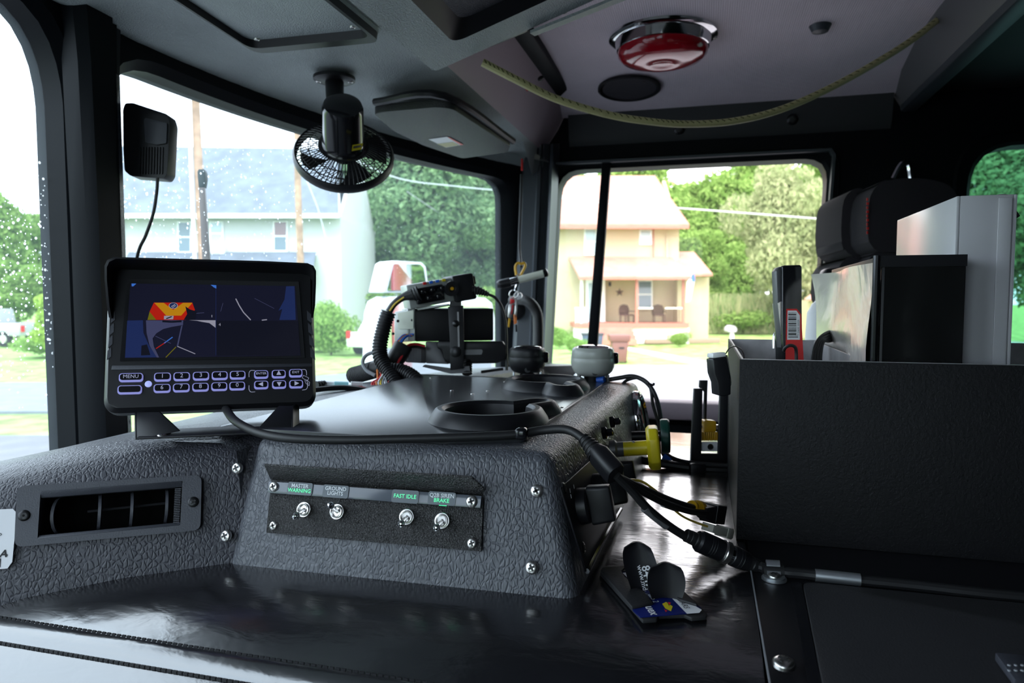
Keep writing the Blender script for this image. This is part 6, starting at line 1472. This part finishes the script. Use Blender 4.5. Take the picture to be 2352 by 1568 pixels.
hp_([P(1531, 534, 37.9), P(1534, 534, 37.9), P(1534, 594, 37.9), P(1531, 594, 37.9)], 'cream', H2, 'downspout', F2 * .08)
hp_([P(1500, 524, 37.95), P(1502, 524, 37.95), P(1502, 594, 37.95), P(1500, 594, 37.95)], 'fascia', H2, 'corner_strip', F2 * .08)
fl_ = hp_([P(1578, 648, 35.3), P(1592, 630, 35.3), P(1596, 640, 35.3), P(1586, 690, 35.3), P(1576, 694, 35.3)], 'trimw', H2, 'flag', F2 * .02)
hp_([P(1588, 632, 35.25), P(1595, 628, 35.25), P(1596, 645, 35.25), P(1590, 648, 35.25)], 'blue', fl_, 'flag_canton', F2 * .01)
for k in range(4):
    y = 752 + 9 * k; a, b = P(1366 - 2 * k, y, 35.5 - .3 * k), P(1452 + 4 * k, y, 35.5 - .3 * k); hp_([V((a.x, a.y, ZG)), V((b.x, b.y, ZG)), b, a], 'pinkroof', H2, 'porch_step', F2 * .3)
for x, face, lab in ((1440, .5, 'dark wicker porch chair turned sideways, left of the porch window'), (1513, 0, 'dark wicker porch chair facing the road, right of the porch window')):
    c0 = P(x, 742, 36.6); ch = thing('porch_chair', c0, lab, 'chair', 'wicker chairs on the porch')
    fx_ = (-F2 * math.cos(face) + RT * math.sin(face)).normalized(); sx_ = fx_.cross(V((0, 0, 1))); ux = V((0, 0, 1))
    mb = MB(); mb.box(c0 + ux * .42, (.55, .5, .07), (sx_, fx_, ux)); mk('seat', mb, 'wicker', ch, bevel=.02)
    mb = MB(); mb.prism([c0 - fx_ * .24 + sx_ * a_ + ux * z_ for a_, z_ in ((-.3, .42), (.3, .42), (.32, .75), (.22, .92), (0, .98), (-.22, .92), (-.32, .75))], -fx_ * .06); mk('backrest', mb, 'wicker', ch)
    for s in (-1, 1):
        mb = MB(); mb.box(c0 + sx_ * (.29 * s) + ux * .62, (.06, .5, .05), (sx_, fx_, ux)); mk('armrest', mb, 'wicker', ch)
        for f in (-1, 1): mb = MB(); mb.box(c0 + sx_ * (.26 * s) + fx_ * (.22 * f) + ux * .21, (.05, .05, .42), (sx_, fx_, ux)); mk('leg', mb, 'wicker', ch)
SH = thing('garden_shed', gz(1880, 775), 'small cream shed with a pink roof at the edge of the passenger window', 'shed')
wall(SH, 'shed_wall', 1856, 1960, 690, 40, 4, 'cream'); roof(SH, 'shed_roof', (1848, 690, 39.6), (1975, 690, 39.6), (1895, 655, 42), (1975, 655, 42), 'pinkroof', .1)
hp_([P(1880, 712, 39.9), P(1898, 712, 39.9), P(1898, 770, 39.9), P(1880, 770, 39.9)], 'pinkroof', SH, 'shed_door', F2 * .05)

# ---- street furniture
for (pts, d, r, lab, nm) in (([(446, 120), (452, 300), (466, 590), (478, 800)], 20, .125, 'tall leaning wooden utility pole left of the fan', 'utility_pole'), ([(681, 220), (684, 420), (690, 590), (695, 780)], 31, .15, 'weathered wooden utility pole just left of the fan cage', 'utility_pole')):
    t = thing(nm, V((*P(*pts[-1], d).xy, ZG)), lab, 'pole')
    mb = MB(); q = [P(px, py, d) for px, py in pts]; q[-1] = V((*q[-1].xy, ZG)); mb.tube(q, [r * .85, r * .95, r, r * 1.1], 14); mk('shaft', mb, 'pole', t)
    if d == 20:
        mb = MB(); mb.tube([P(433, 190, 19.8), P(438, 360, 19.8), P(446, 560, 19.8), P(455, 800, 19.8)], .045, 8); mk('conduit', mb, 'trimw', t)
    else:
        mb = MB(); mb.lathe([(.16, -.5), (.16, .5)], P(683, 350, 30.7), V((0, 0, 1)), 12); mk('sleeve', mb, 'trimw', t)
for k, (pts, d, r, lab) in enumerate((([(684, 250), (760, 330), (900, 405), (1050, 428), (1200, 442), (1500, 470)], 32, .025, 'pale overhead cable crossing the trees above the mirror'), ([(1262, 452, 39.5), (1400, 468, 36), (1560, 478, 33), (1720, 490, 31), (1900, 504, 30), (2000, 512, 29)], 31, .035, 'pale overhead cable crossing the passenger window'), ([(935, 440, 42), (980, 470, 44), (1025, 500, 46), (1090, 545, 53)], 40, .025, 'short slanting overhead cable in front of the trees'), ([(690, 380), (715, 440), (735, 495), (760, 600)], 31, .018, 'thin guy wire slanting down from the utility pole'))):
    mb = MB(); mb.tube([P(q[0], q[1], q[2] if len(q) > 2 else d) for q in pts], r, 6); mk('overhead_cable', mb, mat('pale_cable%d' % k, (.5, .52, .55), .5), None, lab, 'cable')
bn = thing('wheelie_bin', gz(1425, 832), 'brown wheeled rubbish bin on the lawn behind the grey pod', 'bin')
dB = -ray(1425, 832).dot(FW) * 0 + gz(1425, 832).dot(FW)
hp_([P(1406, 784, dB), P(1444, 784, dB), P(1440, 831, dB), P(1410, 831, dB)], 'bin', bn, 'body', F2 * .6, bev=.03)
hp_([P(1400, 769, dB - .05), P(1449, 769, dB - .05), P(1448, 785, dB - .05), P(1402, 785, dB - .05)], 'bin', bn, 'lid', F2 * .7, bev=.04)
hp_([P(1422, 797, dB - .02), P(1434, 797, dB - .02), P(1434, 801, dB - .02), P(1422, 801, dB - .02)], 'ink', bn, 'handle_slot', F2 * .02)
for x in (1413, 1437): mb = MB(); mb.lathe([(.12, -.03), (.12, .03)], P(x, 828, dB + .5), RT, 14); mk('wheel', mb, 'tyre', bn)
b2_ = thing('blue_tub', gz(1362, 800), 'dark blue tub on the grass behind the divider bar', 'tub')
dB = gz(1362, 800).dot(FW); hp_([P(1338, 768, dB), P(1386, 768, dB), P(1382, 800, dB), P(1342, 800, dB)], mat('dark_blue_plastic', (.05, .07, .12), .5), b2_, 'body', F2 * .5, bev=.04)
hp_([P(1336, 765, dB - .03), P(1388, 765, dB - .03), P(1388, 770, dB - .03), P(1336, 770, dB - .03)], 'ventgrey', b2_, 'rim', F2 * .56, bev=.02)
mbx = thing('mailbox', gz(1681, 806), 'lavender grey mailbox on a white post beside the road', 'mailbox')
dB = gz(1681, 806).dot(FW); hp_([P(1678, 764, dB), P(1686, 764, dB), P(1686, 806, dB), P(1678, 806, dB)], 'trimw', mbx, 'post', F2 * .1)
mb = MB(); c0 = P(1682, 757, dB - .2); rg_ = [[c0 + RT * (.20 * math.cos(a)) + V((0, 0, .18 * max(math.sin(a), -.55))) + F2 * t for a in [k * math.pi / 8 for k in range(16)]] for t in (0, .5)]; mb.loft(rg_, True, True, True); mk('box', mb, mat('lavender_grey_metal', (.42, .38, .46), .4), mbx)
a, b = gz(1482, 790), gz(1655, 788)
mb = MB(); mb.prism([a, b, b + V((0, 0, .25)), a + V((0, 0, .25))], F2 * .25); mk('garden_edging', mb, mat('brown_edging_wood', (.30, .22, .17), .8), None, 'low brown garden edging in front of the cream house', 'edging', bevel=.03)

def vehicle(name, lab, pos, ang, m, truck=False, s=1.0):
    t = thing(name, pos, lab, 'vehicle'); fx_ = V((math.cos(ang), math.sin(ang), 0)); sx_ = V((-fx_.y, fx_.x, 0)); ux = V((0, 0, 1))
    L = lambda x, y, z: pos + (fx_ * x + sx_ * y + ux * z) * s
    def ext(prof, w, nm, mm, par=t, bev=.05): mb = MB(); mb.prism([L(x, -w / 2, z) for x, z in prof], sx_ * w * s); return mk(nm, mb, mm, par, bevel=bev * s, seg=3)
    if truck:
        ext([(-2.6, .5), (2.6, .5), (2.6, .95), (1.1, 1.1), (-2.6, 1.1)], 1.85, 'body', m)
        cb_ = ext([(-.8, 1.08), (1.3, 1.08), (.6, 1.75), (-.65, 1.78)], 1.65, 'cabin', m)
        wprof = [(-.55, 1.15), (.95, 1.15), (.5, 1.65), (-.5, 1.68)]
    else:
        ext([(-2.2, .35), (2.2, .35), (2.25, .7), (1.2, .9), (-2.1, .95), (-2.25, .7)], 1.75, 'body', m)
        cb_ = ext([(-1.7, .9), (1.1, .88), (.4, 1.42), (-1.1, 1.45)], 1.5, 'cabin', m)
        wprof = [(-1.35, .95), (.75, .93), (.3, 1.34), (-1.0, 1.37)]
    for sg in (-1, 1):
        w = 1.67 if truck else 1.52; mb = MB(); mb.prism([L(x, sg * (w / 2 - .01), z) for x, z in wprof], sx_ * (.03 * sg * s)); mk('side_window', mb, 'cargrey', cb_)
    for x in ((-1.7, 1.7) if truck else (-1.35, 1.4)):
        for sg in (-1, 1):
            mb = MB(); mb.lathe([(.36 * s, -.11 * s), (.36 * s, .11 * s)], L(x, sg * .82, .36), sx_, 18); wh = mk('wheel', mb, 'tyre', t)
            mb = MB(); mb.lathe([(.2 * s, .112 * s), (.02, .12 * s)], L(x, sg * .82, .36), sx_ * sg, 12); mk('hubcap', mb, 'steel', wh)
    for sg in (-1, 1):
        mb = MB(); mb.box(L(-2.62 if truck else -2.24, sg * .75, .85), (.08 * s, .16 * s, .3 * s), (fx_, sx_, ux)); mk('tail_light', mb, 'red', t)
    return t
aR = math.atan2(RT.y, RT.x)
pu = gz(-25, 792); pu.z = ZG; vehicle('pickup_truck', 'silver pickup truck parked at the far left edge', pu, aR + math.pi - .15, 'carsilver', True)
wc = P(905, 790, 30); wc.z = ZG; vehicle('parked_car', 'white car half hidden behind the wing mirror', wc, aR + 1.2, 'carwhite')
oc2 = P(2330, 760, 14); oc2.z = ZG; vehicle('parked_car', 'silver car seen through the tinted rear window', oc2, aR + .2, 'carsilver')

# ================================================================== TREES
M['lf_dark'] = leaf_mat('deep_green_leaves', (.11, .21, .10), (.28, .42, .20), .35)
M['lf_mid'] = leaf_mat('mid_green_leaves', (.13, .25, .05), (.33, .48, .14), .35)
M['lf_pale'] = leaf_mat('pale_willow_leaves', (.24, .30, .14), (.46, .50, .28), .35)
M['lf_young'] = leaf_mat('yellow_green_leaves', (.25, .40, .06), (.45, .58, .14), .4)
M['lf_reed'] = leaf_mat('straw_reed_leaves', (.20, .33, .12), (.48, .47, .27), .3)
def leaves(n, blobs, size, seed, droop=0.0):
    g = np.random.default_rng(seed); B_ = np.array(blobs); vol = B_[:, 3] * B_[:, 4] * B_[:, 5]; pick = g.choice(len(B_), n, p=vol / vol.sum())
    d = g.normal(size=(n, 3)); d /= np.linalg.norm(d, axis=1)[:, None]
    r = g.uniform(.55, 1.05, n) ** .6
    c = B_[pick, :3] + d * B_[pick, 3:6] * r[:, None]
    nn = d + g.normal(size=(n, 3)) * .6; nn /= np.linalg.norm(nn, axis=1)[:, None]
    u = np.cross(nn, g.normal(size=(n, 3))); u /= np.linalg.norm(u, axis=1)[:, None]
    if droop: u[:, 2] -= droop; u /= np.linalg.norm(u, axis=1)[:, None]
    w = np.cross(nn, u); s = size * g.uniform(.6, 1.3, n)[:, None]
    a = .42
    vs = np.stack([c - u * s, c + w * s * a, c + u * s, c - w * s * a], 1).reshape(-1, 3)
    return vs, np.arange(n * 4).reshape(-1, 4)
def leaf_mesh(name, n, blobs, size, seed, m, droop=0.0):
    vs, fs = leaves(n, blobs, size, seed, droop); me = bpy.data.meshes.new(name)
    me.vertices.add(len(vs)); me.vertices.foreach_set('co', vs.astype(np.float32).ravel()); me.loops.add(fs.size); me.loops.foreach_set('vertex_index', fs.ravel().astype(np.int32))
    me.polygons.add(len(fs)); me.polygons.foreach_set('loop_start', np.arange(0, fs.size, 4, dtype=np.int32)); me.polygons.foreach_set('loop_total', np.full(len(fs), 4, dtype=np.int32)); me.update(calc_edges=True)
    me.materials.append(M[m]); return me
def crown_blobs(seed, n=14, w=.36, z0=.25, z1=.95):
    g = random.Random(seed); out = []
    for k in range(n):
        t = g.random(); z = z0 + (z1 - z0) * t; rr = w * math.sin(math.pi * (.15 + .8 * t)) ** .7; a = g.uniform(0, 6.28); q = rr * g.uniform(.2, .8); b = g.uniform(.10, .17)
        out.append((q * math.cos(a), q * math.sin(a), z, b, b, b * .8))
    out.append((0, 0, (z0 + z1) / 2, w * .6, w * .6, (z1 - z0) * .40)); return out
def trunk_mesh(seed, h=.7):
    g = random.Random(seed); mb = MB(); mb.tube([V((0, 0, -.01)), V((.01, 0, h * .4)), V((-.01, .01, h))], [.022, .016, .006], 8)
    for k in range(6):
        a = g.uniform(0, 6.28); z = h * g.uniform(.35, .85); mb.tube([V((0, 0, z)), V((.1 * math.cos(a), .1 * math.sin(a), z + .1)), V((.2 * math.cos(a), .2 * math.sin(a), z + .17))], [.010, .006, .002], 6)
    return mesh_of(mb, 'bark')
TR = {}
for kind, m_, n, sz_, sd, dr in (('dark', 'lf_dark', 22000, .016, 1, 0), ('dark2', 'lf_dark', 22000, .016, 2, 0), ('mid', 'lf_mid', 12000, .024, 3, 0), ('mid2', 'lf_mid', 12000, .024, 4, 0), ('pale', 'lf_pale', 16000, .020, 5, .9)):
    TR[kind] = (leaf_mesh('crown_' + kind, n, crown_blobs(sd, 18 if kind != 'pale' else 22, .36 if kind != 'pale' else .46), sz_, sd, m_, dr), trunk_mesh(sd))
TR['young'] = (leaf_mesh('crown_young', 2600, crown_blobs(9, 10, .30, .3, .97), .04, 9, 'lf_young'), trunk_mesh(9))
TR['shrub'] = (leaf_mesh('crown_shrub', 6000, [(0.38 * math.cos(k * 2.4) * (.4 + .6 * (k % 3) / 2), 0.38 * math.sin(k * 2.4) * (.4 + .6 * (k % 3) / 2), .32 + .30 * ((k * 7) % 5) / 4, .26, .26, .24) for k in range(12)] + [(0, 0, .4, .42, .42, .38)], .035, 12, 'lf_mid'), trunk_mesh(12, .4))
def tree(kind, px, d, ytop, lab, name='tree', group=None, wide=1.0, base=ZG, cat='tree'):
    b = P(px, 784, d); b.z = base; h = P(px, ytop, d).z - base; t = thing(name, b, lab, cat, group)
    a = random.uniform(0, 6.28)
    for nm, me in zip(('foliage', 'trunk'), TR[kind]):
        o = bpy.data.objects.new(nm, me); COL.objects.link(o); o.parent = t; o.rotation_euler = (0, 0, a); o.scale = (h * wide, h * wide, h)
G1 = 'trees on the wooded bank behind the houses'
for kind, px, d, yt, wd, lab in (
    ('dark', 850, 52, 330, 1.0, 'dense dark tree against the right gable of the white house'), ('dark2', 985, 48, 300, 1.1, 'dense dark tree directly above the wing mirror'),
    ('dark', 1110, 55, 340, 1.05, 'dense dark tree just left of the passenger pillar'), ('dark2', 925, 66, 300, 1.2, 'dark tree filling the gap above the white house gable'),
    ('dark', 1040, 70, 300, 1.2, 'tall dark tree behind the radio stack'), ('mid', 1190, 62, 360, 1.1, 'mid green tree behind the passenger pillar'),
    ('mid', 1335, 72, 395, 1.0, 'mid green tree rising behind the cream house roof'), ('mid2', 1450, 75, 372, .9, 'mid green tree behind the ridge of the cream house'), ('mid', 1545, 66, 430, 1.0, 'bright green tree right of the cream house roof'),
    ('mid2', 1600, 72, 415, .95, 'bright green tree behind the overhead cable'), ('mid', 1665, 70, 400, .9, 'bright green tree left of the pale willow'), ('mid2', 1600, 52, 530, 1.0, 'low bright tree above the side wing of the cream house'),
    ('mid', 1735, 78, 340, .9, 'tall green tree behind the pale willow'), ('pale', 1795, 46, 372, .82, 'pale feathery willow filling the right of the passenger window'), ('mid2', 1905, 64, 330, 1.0, 'green tree at the rear edge of the passenger window'),
    ('mid', 1700, 58, 560, 1.1, 'low green tree under the willow branches'), ('dark', 2290, 30, 250, 1.0, 'dark tree seen through the tinted rear window'), ('dark2', 2500, 32, 250, 1.0, 'dark tree at the right end of the tinted rear window'),
    ('mid', -10, 46, 425, .75, 'leafy tree at the far left edge of the driver windshield'), ('mid2', 100, 52, 500, 1.1, 'lower leafy tree beside the white house porch'), ('mid', 40, 40, 600, 1.4, 'bushy tree behind the pickup truck')):
    tree(kind, px, d, yt, lab, 'tree', G1, wd)
tree('young', 112, 24, 676, 'young yellow-green tree on the lawn beside the pickup truck', 'young_tree', None, .8)
for px, d, yt, wd, lab in ((760, 29, 668, .8, 'leafy shrub right of the monitor by the white house'), (745, 31, 735, 1.6, 'low shrub at the foot of the white house'), (120, 28, 745, 1.8, 'small shrub beneath the young tree'), (830, 44, 640, 1.2, 'light green shrub below the dark trees'), (905, 46, 655, 1.6, 'light green shrub left of the wing mirror'), (1150, 42, 640, 1.0, 'light green shrub beside the grab handle'), (1700, 47, 690, 2.0, 'rounded green bush in front of the reeds'), (1768, 48, 700, 1.8, 'lower rounded bush right of the mailbox'), (1285, 33, 740, .9, 'small bush at the left corner of the cream house'), (1322, 30, 765, 1.2, 'small bush at the foot of the porch base'), (1560, 34, 755, 1.2, 'tiny bush against the porch base')):
    tree('shrub', px, d, yt, lab, 'shrub', 'shrubs around the houses', wd, cat='shrub')
for X_, Y_, h_, kd, lab in ((9, -38, 11, 'mid', 'tree far behind the truck, seen only in the wing mirror'), (20, -44, 12, 'dark', 'taller tree far behind the truck, seen only in the wing mirror'), (2, -46, 12, 'mid2', 'tree directly behind the truck, seen only in the wing mirror')):
    t = thing('tree', V((X_, Y_, ZG)), lab, 'tree', G1)
    for nm, me in zip(('foliage', 'trunk'), TR[kd]):
        o = bpy.data.objects.new(nm, me); COL.objects.link(o); o.parent = t; o.scale = (h_ * 1.3, h_ * 1.3, h_)
# reed bed
g = np.random.default_rng(33); n = 7000; px = g.uniform(1590, 1900, n); dd = g.uniform(46, 56, n); vs = []
for x, d in zip(px, dd):
    b = P(x, 784, d); b.z = ZG; h = g.uniform(.9, 2.7); l = RT * g.normal(0, .45) + F2 * g.normal(0, .3); w = RT * .045
    vs += [b - w, b + w, b + w * .4 + l + V((0, 0, h)), b - w * .4 + l + V((0, 0, h))]
mb = MB(); mb.add(vs, [(4 * k, 4 * k + 1, 4 * k + 2, 4 * k + 3) for k in range(n)]); mk('reed_bed', mb, 'lf_reed', None, 'straw and green reeds growing below the pale willow', 'reeds', kind='stuff', recalc=False, smooth=False)
